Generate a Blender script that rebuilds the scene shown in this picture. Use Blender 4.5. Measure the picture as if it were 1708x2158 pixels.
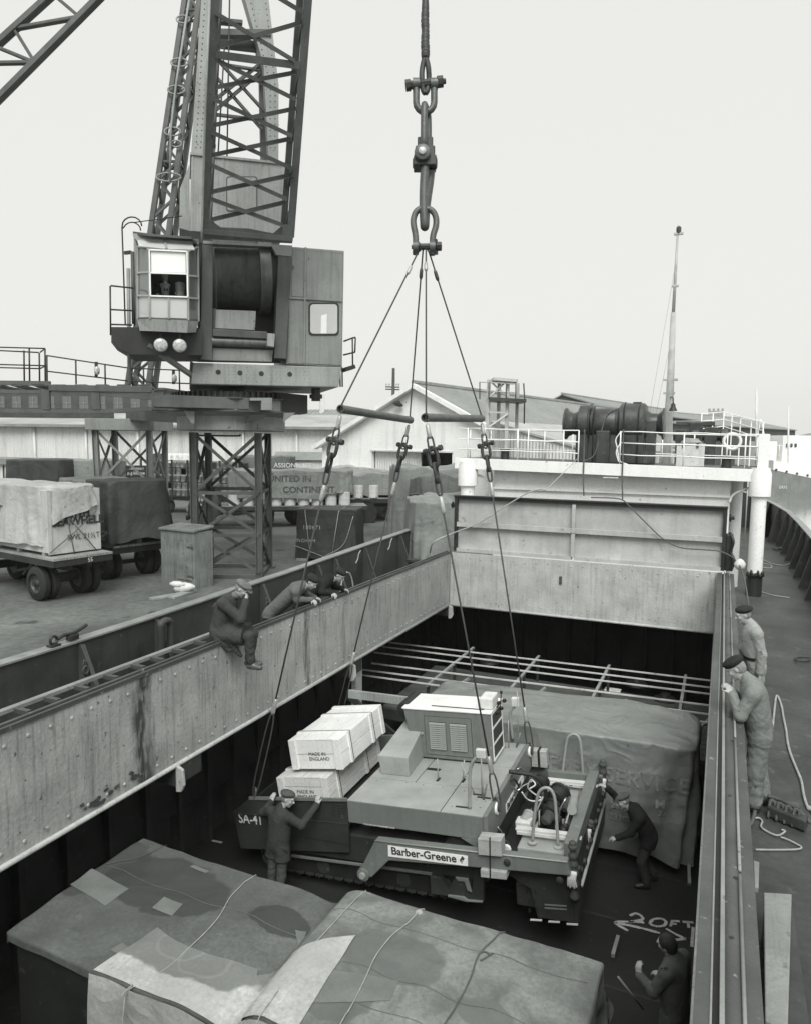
import bpy, bmesh, math, random
import numpy as np
from mathutils import Vector, Matrix, Quaternion

for _o in list(bpy.data.objects):
    bpy.data.objects.remove(_o)
SC = bpy.context.scene
COL = SC.collection
PI = math.pi
rnd = random.Random(7)

# ------------------------------------------------------------------ camera
# units: metres. z = 0 is the top of the hatch coaming, +Y runs to the bow.
CAM = Vector((6.7916, -18.6225, 3.0955))
YAW, PITCH, ROLL, FPX, PW, PH = 0.412655, 0.100824, 0.01045, 1525.3, 1708.0, 2158.0
def _axes():
    cy, sy = math.cos(YAW), math.sin(YAW)
    f = Vector((-sy*math.cos(PITCH), cy*math.cos(PITCH), -math.sin(PITCH)))
    r = Vector((cy, sy, 0)); u = r.cross(f)
    cr, sr = math.cos(ROLL), math.sin(ROLL)
    return cr*r+sr*u, -sr*r+cr*u, f
AR, AU, AF = _axes()
cam = bpy.data.cameras.new('camera'); camo = bpy.data.objects.new('camera', cam); COL.objects.link(camo)
M = Matrix((AR, AU, -AF)).transposed().to_4x4(); M.translation = CAM
camo.matrix_world = M
cam.sensor_fit = 'HORIZONTAL'; cam.sensor_width = 36.0; cam.lens = 36.0*FPX/PW
cam.clip_start = 0.05; cam.clip_end = 6000
SC.camera = camo
SC.render.resolution_x, SC.render.resolution_y = 810, 1024

# ------------------------------------------------------------------ light: flat overcast day
SKYT = (1.0, .998, 0.965)
w = bpy.data.worlds.new('World'); SC.world = w; w.use_nodes = True
nt = w.node_tree; nt.nodes.clear()
SUN_EL, SUN_AZ = math.radians(50), math.radians(155)     # azimuth clockwise from +Y
sky = nt.nodes.new('ShaderNodeTexSky'); sky.sky_type = 'NISHITA'; sky.sun_disc = False
sky.sun_elevation = SUN_EL; sky.sun_rotation = SUN_AZ; sky.dust_density = 4.0; sky.air_density = 1.0
bw = nt.nodes.new('ShaderNodeRGBToBW')
# cloud deck: the clear sky's light is scattered to an even pale grey
bgA = nt.nodes.new('ShaderNodeBackground'); bgA.inputs['Strength'].default_value = 0.05
bgB = nt.nodes.new('ShaderNodeBackground'); bgB.inputs['Color'].default_value = (*SKYT, 1); bgB.inputs['Strength'].default_value = 0.405
tint = nt.nodes.new('ShaderNodeMix'); tint.data_type = 'RGBA'; tint.blend_type = 'MULTIPLY'; tint.inputs[0].default_value = 1
tint.inputs[7].default_value = (*SKYT, 1)
ad = nt.nodes.new('ShaderNodeAddShader'); out = nt.nodes.new('ShaderNodeOutputWorld')
L = nt.links.new
flat = nt.nodes.new('ShaderNodeMix'); flat.data_type = 'RGBA'; flat.inputs[0].default_value = .25; flat.inputs[6].default_value = (3.4, 3.4, 3.4, 1)
L(sky.outputs[0], bw.inputs[0]); L(bw.outputs[0], flat.inputs[7]); L(flat.outputs[2], tint.inputs[6]); L(tint.outputs[2], bgA.inputs['Color'])
L(bgA.outputs[0], ad.inputs[0]); L(bgB.outputs[0], ad.inputs[1]); L(ad.outputs[0], out.inputs[0])
sun = bpy.data.lights.new('sun', 'SUN'); sun.energy = 2.0; sun.angle = math.radians(35); sun.color = (1, 1, 0.96)
suno = bpy.data.objects.new('sun', sun); COL.objects.link(suno)
sd = Vector((math.sin(SUN_AZ)*math.cos(SUN_EL), math.cos(SUN_AZ)*math.cos(SUN_EL), math.sin(SUN_EL)))
suno.rotation_euler = sd.to_track_quat('Z', 'Y').to_euler(); suno.location = sd*60
SC.view_settings.view_transform = 'Standard'; SC.view_settings.look = 'None'
SC.view_settings.exposure = 0.6; SC.view_settings.gamma = 1.0; SC.view_settings.use_curve_mapping = False
SC.render.engine = 'CYCLES'
SC.cycles.max_bounces = 6; SC.cycles.diffuse_bounces = 4; SC.cycles.glossy_bounces = 3; SC.cycles.transparent_max_bounces = 6
SC.cycles.use_denoising = True

# ------------------------------------------------------------------ measured points: picture ray to a surface at a known place
def ray(x, y): return (x-PW/2)/FPX*AR-(y-PH/2)/FPX*AU+AF
def VZ(x, y, z): r = ray(x, y); return CAM+r*((z-CAM.z)/r.z)
def VY(x, y, Y): r = ray(x, y); return CAM+r*((Y-CAM.y)/r.y)
def VX(x, y, X): r = ray(x, y); return CAM+r*((X-CAM.x)/r.x)
def VD(x, y, d): return CAM+ray(x, y)*d
def VP(x, y, p, n): r = ray(x, y); n = Vector(n); return CAM+r*((Vector(p)-CAM).dot(n)/r.dot(n))

def lerp(a, b, t): return a+(b-a)*t
# ------------------------------------------------------------------ materials
def tone(v): # the print's tone: cool green-grey darks, neutral whites
    t = min(1, max(0, (v-.18)/.35)); return (lerp(.925, .99, t), 1.0, lerp(.955, .985, t))
def grey(v): T_ = tone(v); return (v*T_[0], v*T_[1], v*T_[2], 1)
MATS = {}
def mat(name, v, rough=.7, var=.22, scale=2.0, streak=0.0, streak_scale=5.0, spots=0.0, spot_v=None, spot_scale=9.0,
        bump=.15, bump_scale=40, metal=0.0, fine=.08, spec=.4, coat=0.0, vdir=2, crease=0.0, crease_scale=1.6):
    """grey paint / cloth / steel with blotches, runs along axis vdir, stains and grain"""
    if name in MATS: return MATS[name]
    m = bpy.data.materials.new(name); m.use_nodes = True; n = m.node_tree; N = n.nodes; N.clear()
    def nd(t): return N.new(t)
    lk = n.links.new
    o = nd('ShaderNodeOutputMaterial'); b = nd('ShaderNodeBsdfPrincipled'); lk(b.outputs[0], o.inputs[0])
    b.inputs['Roughness'].default_value = rough; b.inputs['Metallic'].default_value = metal
    b.inputs['Specular IOR Level'].default_value = spec
    if coat: b.inputs['Coat Weight'].default_value = coat
    tc = nd('ShaderNodeTexCoord')
    def noise(sc, detail=4, ro=.55, mp=None):
        t = nd('ShaderNodeTexNoise'); t.inputs['Scale'].default_value = sc; t.inputs['Detail'].default_value = detail
        t.inputs['Roughness'].default_value = ro
        if mp:
            mm = nd('ShaderNodeMapping'); mm.inputs['Scale'].default_value = mp; lk(tc.outputs['Object'], mm.inputs[0]); lk(mm.outputs[0], t.inputs['Vector'])
        else: lk(tc.outputs['Object'], t.inputs['Vector'])
        return t.outputs['Fac']
    def rng(s, a, bb, c, d):
        r = nd('ShaderNodeMapRange'); r.inputs[1].default_value = a; r.inputs[2].default_value = bb
        r.inputs[3].default_value = c; r.inputs[4].default_value = d; lk(s, r.inputs[0]); return r.outputs[0]
    def mul(a, bb):
        t = nd('ShaderNodeMath'); t.operation = 'MULTIPLY'; lk(a, t.inputs[0])
        if isinstance(bb, float): t.inputs[1].default_value = bb
        else: lk(bb, t.inputs[1])
        return t.outputs[0]
    f = rng(noise(scale), .3, .7, 1-var, 1+var)
    if fine: f = mul(f, rng(noise(scale*14, 5, .7), .3, .7, 1-fine, 1+fine))
    if streak:
        k = [streak_scale]*3; k[vdir] = streak_scale*.07
        f = mul(f, rng(noise(1.0, 5, .65, tuple(k)), .5, .72, 1.0, 1-streak))
    val = mul(f, float(v))
    if spots:
        t = rng(noise(spot_scale, 6, .6), .66-.08*spots, .70-.06*spots, 0.0, 1.0)
        mx = nd('ShaderNodeMix'); mx.data_type = 'FLOAT'; lk(t, mx.inputs[0]); lk(val, mx.inputs[2])
        mx.inputs[3].default_value = v*.35 if spot_v is None else spot_v; val = mx.outputs[0]
    cc = nd('ShaderNodeCombineColor')
    for i in range(3): lk(mul(val, float(tone(v)[i])), cc.inputs[i])
    lk(cc.outputs[0], b.inputs['Base Color'])
    if bump:
        bp = nd('ShaderNodeBump'); bp.inputs['Strength'].default_value = bump; bp.inputs['Distance'].default_value = .02
        lk(noise(bump_scale, 4, .6), bp.inputs['Height']); lk(bp.outputs[0], b.inputs['Normal'])
        if crease: # sharp ridged folds of stiff cloth
            hs = None
            for sc, wt in ((crease_scale, 1.0), (crease_scale*2.3, .5)):
                t = nd('ShaderNodeTexNoise'); t.inputs['Scale'].default_value = sc; t.inputs['Detail'].default_value = 2; t.inputs['Distortion'].default_value = .9; lk(tc.outputs['Object'], t.inputs['Vector'])
                a = nd('ShaderNodeMath'); a.operation = 'SUBTRACT'; lk(t.outputs['Fac'], a.inputs[0]); a.inputs[1].default_value = .5
                c = nd('ShaderNodeMath'); c.operation = 'ABSOLUTE'; lk(a.outputs[0], c.inputs[0])
                r = nd('ShaderNodeMapRange'); r.inputs[1].default_value = 0; r.inputs[2].default_value = .14; r.inputs[3].default_value = wt; r.inputs[4].default_value = 0; lk(c.outputs[0], r.inputs[0])
                if hs is None: hs = r.outputs[0]
                else:
                    d = nd('ShaderNodeMath'); d.operation = 'ADD'; lk(hs, d.inputs[0]); lk(r.outputs[0], d.inputs[1]); hs = d.outputs[0]
            b2_ = nd('ShaderNodeBump'); b2_.inputs['Strength'].default_value = crease; b2_.inputs['Distance'].default_value = .05
            lk(hs, b2_.inputs['Height']); lk(bp.outputs[0], b2_.inputs['Normal']); lk(b2_.outputs[0], b.inputs['Normal'])
    m.diffuse_color = grey(v); MATS[name] = m
    return m

# ------------------------------------------------------------------ objects
ROOTM = {}
def tag(o, label=None, cat=None, group=None, kind=None):
    if label: o['label'] = label
    if cat: o['category'] = cat
    if group: o['group'] = group
    if kind: o['kind'] = kind
    return o
def thing(name, label, cat, loc=(0, 0, 0), group=None, M=None):
    o = bpy.data.objects.new(name, None); COL.objects.link(o)
    if M is None: M = Matrix.Translation(Vector(loc))
    o.matrix_world = M; o.empty_display_size = .2
    ROOTM[o.name] = M.copy()
    return tag(o, label, cat, group)
def link(name, me, parent=None, M=None):
    o = bpy.data.objects.new(name, me); COL.objects.link(o)
    if parent is not None:
        o.parent = parent; ROOTM[o.name] = ROOTM[parent.name]
    else: ROOTM[o.name] = Matrix()
    if M is not None: o.matrix_local = M
    return o
class MB:
    def __init__(s): s.v = []; s.f = []; s.M = None
    def add(s, vs, fs):
        n = len(s.v)
        if s.M is not None: vs = [s.M @ Vector(q) for q in vs]
        s.v += [tuple(q) for q in vs]; s.f += [tuple(n+i for i in q) for q in fs]; return s
    def hexa(s, p): # 8 points: bottom 4 ccw, top 4
        return s.add(p, [(3, 2, 1, 0), (4, 5, 6, 7), (0, 1, 5, 4), (1, 2, 6, 5), (2, 3, 7, 6), (3, 0, 4, 7)])
    def box(s, a, b):
        x0, y0, z0 = [min(a[i], b[i]) for i in range(3)]; x1, y1, z1 = [max(a[i], b[i]) for i in range(3)]
        return s.hexa([(x0, y0, z0), (x1, y0, z0), (x1, y1, z0), (x0, y1, z0), (x0, y0, z1), (x1, y0, z1), (x1, y1, z1), (x0, y1, z1)])
    def obox(s, c, ax, ay, az): # centre and three half vectors
        c, ax, ay, az = Vector(c), Vector(ax), Vector(ay), Vector(az)
        return s.hexa([c-ax-ay-az, c+ax-ay-az, c+ax+ay-az, c-ax+ay-az, c-ax-ay+az, c+ax-ay+az, c+ax+ay+az, c-ax+ay+az])
    def bar(s, p, q, w, h=None, up=(0, 0, 1)):
        p, q = Vector(p), Vector(q); h = w if h is None else h
        d = (q-p); 
        if d.length < 1e-6: return s
        d.normalize(); u = Vector(up)
        if abs(d.dot(u)) > .98: u = Vector((1, 0, 0)) if abs(d.x) < .9 else Vector((0, 1, 0))
        sx = d.cross(u).normalized(); sy = sx.cross(d)
        return s.obox((p+q)/2, sx*w/2, (q-p)/2, sy*h/2)
    def angle(s, p, q, w, t=.012, up=(0, 0, 1)): # L section
        p, q = Vector(p), Vector(q); d = (q-p).normalized(); u = Vector(up)
        if abs(d.dot(u)) > .98: u = Vector((1, 0, 0)) if abs(d.x) < .9 else Vector((0, 1, 0))
        sx = d.cross(u).normalized(); sy = sx.cross(d); h = (q-p)/2; c = (p+q)/2
        s.obox(c, sx*w/2, h, sy*t/2); return s.obox(c+sx*(w/2-t/2)+sy*(w/2+t/2), sx*t/2, h, sy*w/2)
    def tube(s, pts, r, n=8, closed=False, caps=True):
        P = [Vector(q) for q in pts]; m = len(P)
        if not isinstance(r, (list, tuple)): r = [r]*m
        T = []
        for i in range(m):
            a = P[i-1] if (i > 0 or closed) else P[i]; b = P[(i+1) % m] if (i < m-1 or closed) else P[i]
            t = (b-a); T.append(t.normalized() if t.length > 1e-9 else Vector((0, 0, 1)))
        x = T[0].orthogonal().normalized(); vs = []; fs = []
        for i in range(m):
            x = (x-T[i]*x.dot(T[i]))
            x = x.normalized() if x.length > 1e-6 else T[i].orthogonal().normalized()
            y = T[i].cross(x)
            for k in range(n):
                a = 2*PI*k/n; vs.append(P[i]+x*(r[i]*math.cos(a))+y*(r[i]*math.sin(a)))
        rr = m if closed else m-1
        for i in range(rr):
            j = (i+1) % m
            for k in range(n): fs.append((i*n+k, i*n+(k+1) % n, j*n+(k+1) % n, j*n+k))
        if caps and not closed: fs += [tuple(range(n-1, -1, -1)), tuple((m-1)*n+k for k in range(n))]
        return s.add(vs, fs)
    def cyl(s, p, q, r, n=12, r2=None): return s.tube([p, q], [r, r if r2 is None else r2], n)
    def lathe(s, p, axis, prof, n=16, caps=True): # prof: (distance along axis, radius)
        p = Vector(p); a = Vector(axis).normalized(); x = a.orthogonal().normalized(); y = a.cross(x); vs = []; fs = []
        for (t, r) in prof:
            for k in range(n):
                q = 2*PI*k/n; vs.append(p+a*t+x*(r*math.cos(q))+y*(r*math.sin(q)))
        for i in range(len(prof)-1):
            for k in range(n): fs.append((i*n+k, i*n+(k+1) % n, (i+1)*n+(k+1) % n, (i+1)*n+k))
        if caps: fs += [tuple(range(n-1, -1, -1)), tuple((len(prof)-1)*n+k for k in range(n))]
        return s.add(vs, fs)
    def prism(s, poly, d): # 3d polygon extruded by vector d
        P = [Vector(q) for q in poly]; d = Vector(d); n = len(P)
        return s.add(P+[q+d for q in P], [tuple(range(n-1, -1, -1)), tuple(range(n, 2*n))]+[(i, (i+1) % n, n+(i+1) % n, n+i) for i in range(n)])
    def grid(s, fn, nu, nv, closed_u=False):
        vs = [fn(i/nu, j/nv) for j in range(nv+1) for i in range(nu+1)]
        fs = [(j*(nu+1)+i, j*(nu+1)+i+1, (j+1)*(nu+1)+i+1, (j+1)*(nu+1)+i) for j in range(nv) for i in range(nu)]
        return s.add(vs, fs)
    def dome(s, p, axis, r, n=6): # rivet
        return s.lathe(p, axis, [(0, r), (r*.45, r*.75), (r*.6, r*.25)], n)
    def mesh(s, name, m, smooth=False, Minv=None):
        me = bpy.data.meshes.new(name); vs = s.v
        if Minv is not None: vs = [Minv @ Vector(q) for q in vs]
        me.from_pydata([tuple(q) for q in vs], [], s.f); me.validate(); me.update()
        bm = bmesh.new(); bm.from_mesh(me); bmesh.ops.recalc_face_normals(bm, faces=bm.faces); bm.to_mesh(me); bm.free()
        if m is not None: me.materials.append(m)
        if smooth: me.shade_smooth()
        return me
    def build(s, name, m, parent=None, smooth=False, bevel=0, local=False, kind=None, sub=0, auto=None, label=None):
        Minv = None
        if parent is not None and not local: Minv = ROOTM[parent.name].inverted()
        o = link(name, s.mesh(name, m, smooth, Minv), parent)
        if auto: 
            o.data.shade_smooth()
            try: o.data.set_sharp_from_angle(angle=math.radians(auto))
            except Exception: pass
        if bevel:
            b = o.modifiers.new('bevel', 'BEVEL'); b.width = bevel; b.segments = 2; b.limit_method = 'ANGLE'; b.angle_limit = math.radians(40)
        if sub:
            b = o.modifiers.new('sub', 'SUBSURF'); b.levels = sub; b.render_levels = sub
        if kind: o['kind'] = kind
        if label: o['label'] = label
        return o
def struct(name, mb, m, **k):
    o = mb.build(name, m, **k); o['kind'] = 'structure'; return o
def solo(name, mb, m, label, cat, group=None, **k): # a thing that is one mesh: origin at its base
    c = Vector([sum(q[i] for q in mb.v)/len(mb.v) for i in range(3)]); c.z = min(q[2] for q in mb.v)
    me = mb.mesh(name, m, k.pop('smooth', False), Matrix.Translation(-c)); o = link(name, me); o.location = c; ROOTM[o.name] = Matrix.Translation(c)
    if k.get('auto'):
        me.shade_smooth(); me.set_sharp_from_angle(angle=math.radians(k['auto']))
    if k.get('bevel'):
        b = o.modifiers.new('bevel', 'BEVEL'); b.width = k['bevel']; b.segments = 2; b.limit_method = 'ANGLE'
    return tag(o, label, cat, group)
def lettering(txt, pos, ax, ay, size, m, parent, name='lettering', spread=1.0, extrude=.002, bold=0.0, shear=0.0, xs=1.0, align='LEFT', local=False):
    """flat painted text: baseline along ax, up along ay"""
    cu = bpy.data.curves.new(name, 'FONT'); cu.body = txt; cu.size = size; cu.extrude = extrude; cu.align_x = align
    cu.space_character = spread; cu.offset = bold; cu.shear = shear; cu.resolution_u = 3
    t = bpy.data.objects.new('tmp', cu); COL.objects.link(t)
    dg = bpy.context.evaluated_depsgraph_get(); me = bpy.data.meshes.new_from_object(t.evaluated_get(dg)); me.name = name
    bpy.data.objects.remove(t)
    ax, ay = Vector(ax).normalized(), Vector(ay).normalized(); ay = (ay-ax*ax.dot(ay)).normalized(); az = ax.cross(ay)
    Mx = Matrix((ax*xs, ay, az)).transposed().to_4x4(); Mx.translation = Vector(pos)
    if parent is not None and not local: Mx = ROOTM[parent.name].inverted() @ Mx
    me.transform(Mx); me.materials.clear(); me.materials.append(m)
    return link(name, me, parent)
def stick(o, target, d, off=.008, cuts=2):
    """lay flat lettering onto a draped surface, along direction d"""
    from mathutils.bvhtree import BVHTree
    Mt, d = ROOTM[target.name], Vector(d).normalized(); me = target.data
    bv = BVHTree.FromPolygons([Mt @ v.co for v in me.vertices], [tuple(p.vertices) for p in me.polygons])
    bm = bmesh.new(); bm.from_mesh(o.data); bmesh.ops.triangulate(bm, faces=bm.faces)
    for _ in range(cuts): bmesh.ops.subdivide_edges(bm, edges=[e for e in bm.edges if e.calc_length() > .05], cuts=1, use_grid_fill=False); bmesh.ops.triangulate(bm, faces=bm.faces)
    Mi = Mt.inverted()
    for v in bm.verts:
        p = Mt @ v.co; h = bv.ray_cast(p-d*1.5, d)[0]
        if h is not None: v.co = Mi @ (h-d*off)
    bm.to_mesh(o.data); bm.free()
def lerp(a, b, t): return a+(b-a)*t
def sag(p, q, n=10, s=.1): # hanging line
    p, q = Vector(p), Vector(q); return [p.lerp(q, i/n)-Vector((0, 0, s*4*(i/n)*(1-i/n))) for i in range(n+1)]
def smooth_path(pts, n=6):
    P = [Vector(q) for q in pts]; P = [P[0]*2-P[1]]+P+[P[-1]*2-P[-2]]; o = []
    for i in range(1, len(P)-2):
        a, b, c, d = P[i-1:i+3]
        for k in range(n):
            t = k/n; o.append(.5*((2*b)+(c-a)*t+(2*a-5*b+4*c-d)*t*t+(3*b-a-3*c+d)*t**3))
    return o+[P[-2]]
# ================================================================== setting
ZD, ZF, ZQ, ZW = -1.09, -4.4, -1.25, -2.45     # deck, hold floor, quay, water
H = 1.48                                        # depth of the coaming plate
HW = 6.8                                        # hatch width
m_white = mat('white_paint', .87, .45, .04, 1.2, streak=.08, spots=.08, spot_scale=5, spot_v=.45, bump=.08)
m_white_d = mat('old_white_paint', .66, .55, .12, 1.5, streak=.22, spots=.3, spot_scale=6, spot_v=.3, bump=.1)
m_deck = mat('deck_steel', .062, .62, .38, .9, spots=.34, spot_scale=2.6, spot_v=.105, bump=.35, bump_scale=25, fine=.2)
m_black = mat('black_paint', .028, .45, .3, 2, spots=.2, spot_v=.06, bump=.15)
m_dark = mat('dark_grey_paint', .055, .5, .3, 1.6, streak=.3, spots=.25, spot_v=.10, bump=.15)
m_hold = mat('hold_lining', .042, .8, .4, .8, streak=.4, spots=.2, spot_v=.09)
m_floor = mat('hold_floor_steel', .020, .7, .35, .6, spots=.25, spot_v=.035, bump=.3, bump_scale=20)
m_rope = mat('manila_rope', .42, .9, .2, 8, bump=.6, bump_scale=160)
m_rope_d = mat('tarred_rope', .12, .9, .2, 8, bump=.6, bump_scale=160)
m_rust = mat('rusty_steel', .07, .75, .4, 3, spots=.4, spot_v=.14, bump=.4)
m_quay = mat('quay_concrete', .125, .9, .38, .35, spots=.45, spot_scale=.9, spot_v=.065, bump=.5, bump_scale=14, fine=.28)
m_wood = mat('weathered_wood', .29, .8, .25, 1.5, streak=.35, streak_scale=24, bump=.3, bump_scale=60)
m_wood_new = mat('new_softwood', .62, .75, .10, 2, streak=.25, streak_scale=30, vdir=0, bump=.15, spots=.1, spot_scale=14, spot_v=.35)

def add_bands(m, bands, ax=1):
    """rust runs at fixed places along an axis of the plate: (position, half width, strength)"""
    n = m.node_tree; N = n.nodes; lk = n.links.new; b = next(q for q in N if q.type == 'BSDF_PRINCIPLED')
    src = b.inputs['Base Color'].links[0].from_socket
    tc = N.new('ShaderNodeTexCoord'); sp = N.new('ShaderNodeSeparateXYZ'); lk(tc.outputs['Object'], sp.inputs[0])
    ns = N.new('ShaderNodeTexNoise'); ns.inputs['Scale'].default_value = 3; ns.inputs['Detail'].default_value = 6
    mp = N.new('ShaderNodeMapping'); mp.inputs['Scale'].default_value = (2, 2, .5); lk(tc.outputs['Object'], mp.inputs[0]); lk(mp.outputs[0], ns.inputs[0])
    w = N.new('ShaderNodeMath'); w.operation = 'MULTIPLY_ADD'; w.inputs[1].default_value = .35; lk(ns.outputs[0], w.inputs[0]); lk(sp.outputs[ax], w.inputs[2])
    tot = None
    for (p, hw, k) in bands:
        d = N.new('ShaderNodeMath'); d.operation = 'SUBTRACT'; lk(w.outputs[0], d.inputs[0]); d.inputs[1].default_value = p+.17
        a = N.new('ShaderNodeMath'); a.operation = 'ABSOLUTE'; lk(d.outputs[0], a.inputs[0])
        r = N.new('ShaderNodeMapRange'); r.inputs[1].default_value = 0; r.inputs[2].default_value = hw; r.inputs[3].default_value = k; r.inputs[4].default_value = 0
        lk(a.outputs[0], r.inputs[0])
        if tot is None: tot = r.outputs[0]
        else:
            s = N.new('ShaderNodeMath'); s.operation = 'ADD'; lk(tot, s.inputs[0]); lk(r.outputs[0], s.inputs[1]); tot = s.outputs[0]
    ns2 = N.new('ShaderNodeTexNoise'); ns2.inputs['Scale'].default_value = 9; ns2.inputs['Detail'].default_value = 6; lk(mp.outputs[0], ns2.inputs[0])
    r2 = N.new('ShaderNodeMapRange'); r2.inputs[1].default_value = .35; r2.inputs[2].default_value = .6; r2.inputs[3].default_value = .35; lk(ns2.outputs[0], r2.inputs[0])
    k = N.new('ShaderNodeMath'); k.operation = 'MULTIPLY'; k.use_clamp = True; lk(tot, k.inputs[0]); lk(r2.outputs[0], k.inputs[1])
    mx = N.new('ShaderNodeMix'); mx.data_type = 'RGBA'; lk(k.outputs[0], mx.inputs[0]); lk(src, mx.inputs[6]); mx.inputs[7].default_value = grey(.055)
    lk(mx.outputs[2], b.inputs['Base Color'])

# quay sheet and its edge wall, water sheet
mb = MB(); QX = -2.75
edge = [(QX, -120), (QX, 2), (QX+.5, 8), (QX+3.2, 24), (QX+7, 46), (QX+16, 100)]
far = [(-900, 700), (-900, -120)]
poly = [(x, y, ZQ) for x, y in edge]+[(60, 420, ZQ), (60, 700, ZQ)]+[(x, y, ZQ) for x, y in far]
mb.add(poly, [tuple(range(len(poly)))])
for (a, b) in zip(edge, edge[1:]+[(60, 420)]):
    mb.add([(a[0], a[1], ZQ), (b[0], b[1], ZQ), (b[0], b[1], ZW-3), (a[0], a[1], ZW-3)], [(0, 1, 2, 3)])
struct('quay', mb, m_quay)
mw = mat('harbour_water', .20, .10, .2, .3, bump=.25, bump_scale=2.0, spec=.6)

# ship: deck sheet with the hatch opening, hull sides, hold
def xs(y): # half breadth port / starboard of the deck edge (bow taper)
    if y < 11: return -2.05, 9.35
    t = min(1, (y-11)/21.0); k = (1-t**1.9)
    return 3.65-5.7*k, 3.65+5.7*k
YS = [-30, -16.6, 0.02, 6, 11, 14, 17, 20, 23, 26, 28.5, 30.5, 31.8]
mb = MB()
for y0, y1 in zip(YS, YS[1:]):
    a, b = xs(y0); c, d = xs(y1)
    if y0 == -16.6:
        mb.hexa([(a, y0, ZD-.08), (-.02, y0, ZD-.08), (-.02, y1, ZD-.08), (c, y1, ZD-.08), (a, y0, ZD), (-.02, y0, ZD), (-.02, y1, ZD), (c, y1, ZD)])
        mb.hexa([(HW+.02, y0, ZD-.08), (b, y0, ZD-.08), (d, y1, ZD-.08), (HW+.02, y1, ZD-.08), (HW+.02, y0, ZD), (b, y0, ZD), (d, y1, ZD), (HW+.02, y1, ZD)])
    else:
        mb.hexa([(a, y0, ZD-.08), (b, y0, ZD-.08), (d, y1, ZD-.08), (c, y1, ZD-.08), (a, y0, ZD), (b, y0, ZD), (d, y1, ZD), (c, y1, ZD)])
struct('ship_deck', mb, m_deck)
wt = [(xs(y)[1]-.12, y) for y in YS[4:]]; wp_ = [(xs(y)[0]+.12, y) for y in YS[4:]]
A_ = [(9.2, -900), (2500, -900), (2500, 3000), (-900, 3000), (-900, 31.8)]+wt[::-1]
B_ = [(-9, -900), (-1.95, -900)]+wp_+[(-9, 31.8)]
mb = MB(); mb.add([(x, y, ZW) for x, y in A_], [tuple(range(len(A_)))]); mb.add([(x, y, ZW) for x, y in B_], [tuple(range(len(B_)))])
struct('water', mb, mw)
mb = MB()
for y0, y1 in zip(YS, YS[1:]):
    for i in (0, 1):
        p, q = xs(y0)[i], xs(y1)[i]; s = .02 if i else -.02
        mb.add([(p+s, y0, ZD-.02), (q+s, y1, ZD-.02), (q*.9+.36, y1, ZW-1), (p*.95+.2, y0, ZW-1)], [(0, 1, 2, 3)])
struct('ship_hull', mb, m_black)
struct('hold_floor', MB().box((-1.9, -30, ZF-.1), (9.2, 5, ZF)), m_floor)
# hold sides with upright frames
def hold_side(nm, x, s):
    o = struct(nm, MB().box((x, -30, ZF), (x-s*.05, 5, ZD-.08)), m_hold)
    fr = MB().box((x, -.05, ZF), (x+s*.22, .05, ZD-.1)).mesh('frame', m_hold)
    for k in range(24): link('frame', fr, o, Matrix.Translation((0, -13.8+k*.78, 0)))
hold_side('hold_wall_port', -1.8, 1); hold_side('hold_wall_starboard', 9.1, -1)
o = struct('hold_wall_forward', MB().box((-1.8, 4.0, ZF), (9.1, 4.06, ZD-.08)), m_hold)
fr = MB().box((-.06, 3.72, ZF), (.06, 4.0, ZD-.1)).mesh('frame', m_hold)
for k in range(14): link('frame', fr, o, Matrix.Translation((-1.2+k*.76, 0, 0)))
struct('hold_wall_aft', MB().box((-1.8, -30, ZF), (9.1, -29.9, ZD-.08)), m_hold)

# bridge house behind the photographer, outside the picture: shades the after end of the hatch
struct('deckhouse', MB().box((-.6, -27, ZD), (8.0, -19.4, 2.2)).box((-1.6, -20.6, 1.35), (8.9, -18.2, 1.45)), m_white_d)
# ------------------------------------------------------------------ hatch coaming
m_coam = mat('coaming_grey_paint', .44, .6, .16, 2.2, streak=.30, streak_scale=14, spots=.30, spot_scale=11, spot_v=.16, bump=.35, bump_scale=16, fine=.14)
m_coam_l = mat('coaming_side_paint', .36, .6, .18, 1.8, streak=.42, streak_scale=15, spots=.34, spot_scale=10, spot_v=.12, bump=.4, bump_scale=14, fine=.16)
Yb = [VX(302, 1560, 0).y, VX(647, 1370, 0).y, VX(725, 1330, 0).y, VX(190, 1650, 0).y]
add_bands(m_coam_l, [(Yb[0], .22, 1.5), (Yb[1], .13, .9), (Yb[2], .10, .5), (Yb[3], .08, .35), (VX(470, 1440, 0).y, .06, .25)])
m_rail = mat('coaming_rail_steel', .075, .5, .25, 2, spots=.2, spot_v=.22, bump=.2)
m_rail_l = mat('worn_rail_steel', .24, .45, .2, 3, spots=.2, spot_v=.12, bump=.2)
T = thing('hatch_coaming', 'long grey riveted steel coaming around the open cargo hatch', 'hatch coaming', (0, 0, ZD))
YN = -17.5
from mathutils import noise as mnoise
def dent(a, b, s): return .010*mnoise.noise(Vector((a*1.1, b*1.6, s)))+.006*mnoise.noise(Vector((a*3.1, b*2.2, s+3)))
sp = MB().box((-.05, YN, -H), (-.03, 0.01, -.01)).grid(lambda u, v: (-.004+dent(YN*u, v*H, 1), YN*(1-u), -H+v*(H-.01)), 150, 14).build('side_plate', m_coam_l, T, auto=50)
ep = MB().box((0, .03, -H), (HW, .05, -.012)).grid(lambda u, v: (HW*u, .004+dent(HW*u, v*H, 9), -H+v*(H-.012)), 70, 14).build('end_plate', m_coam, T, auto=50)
rp = MB().box((HW, YN, -H), (HW+.016, .01, -.05)).build('side_plate', m_coam_l, T)
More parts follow.
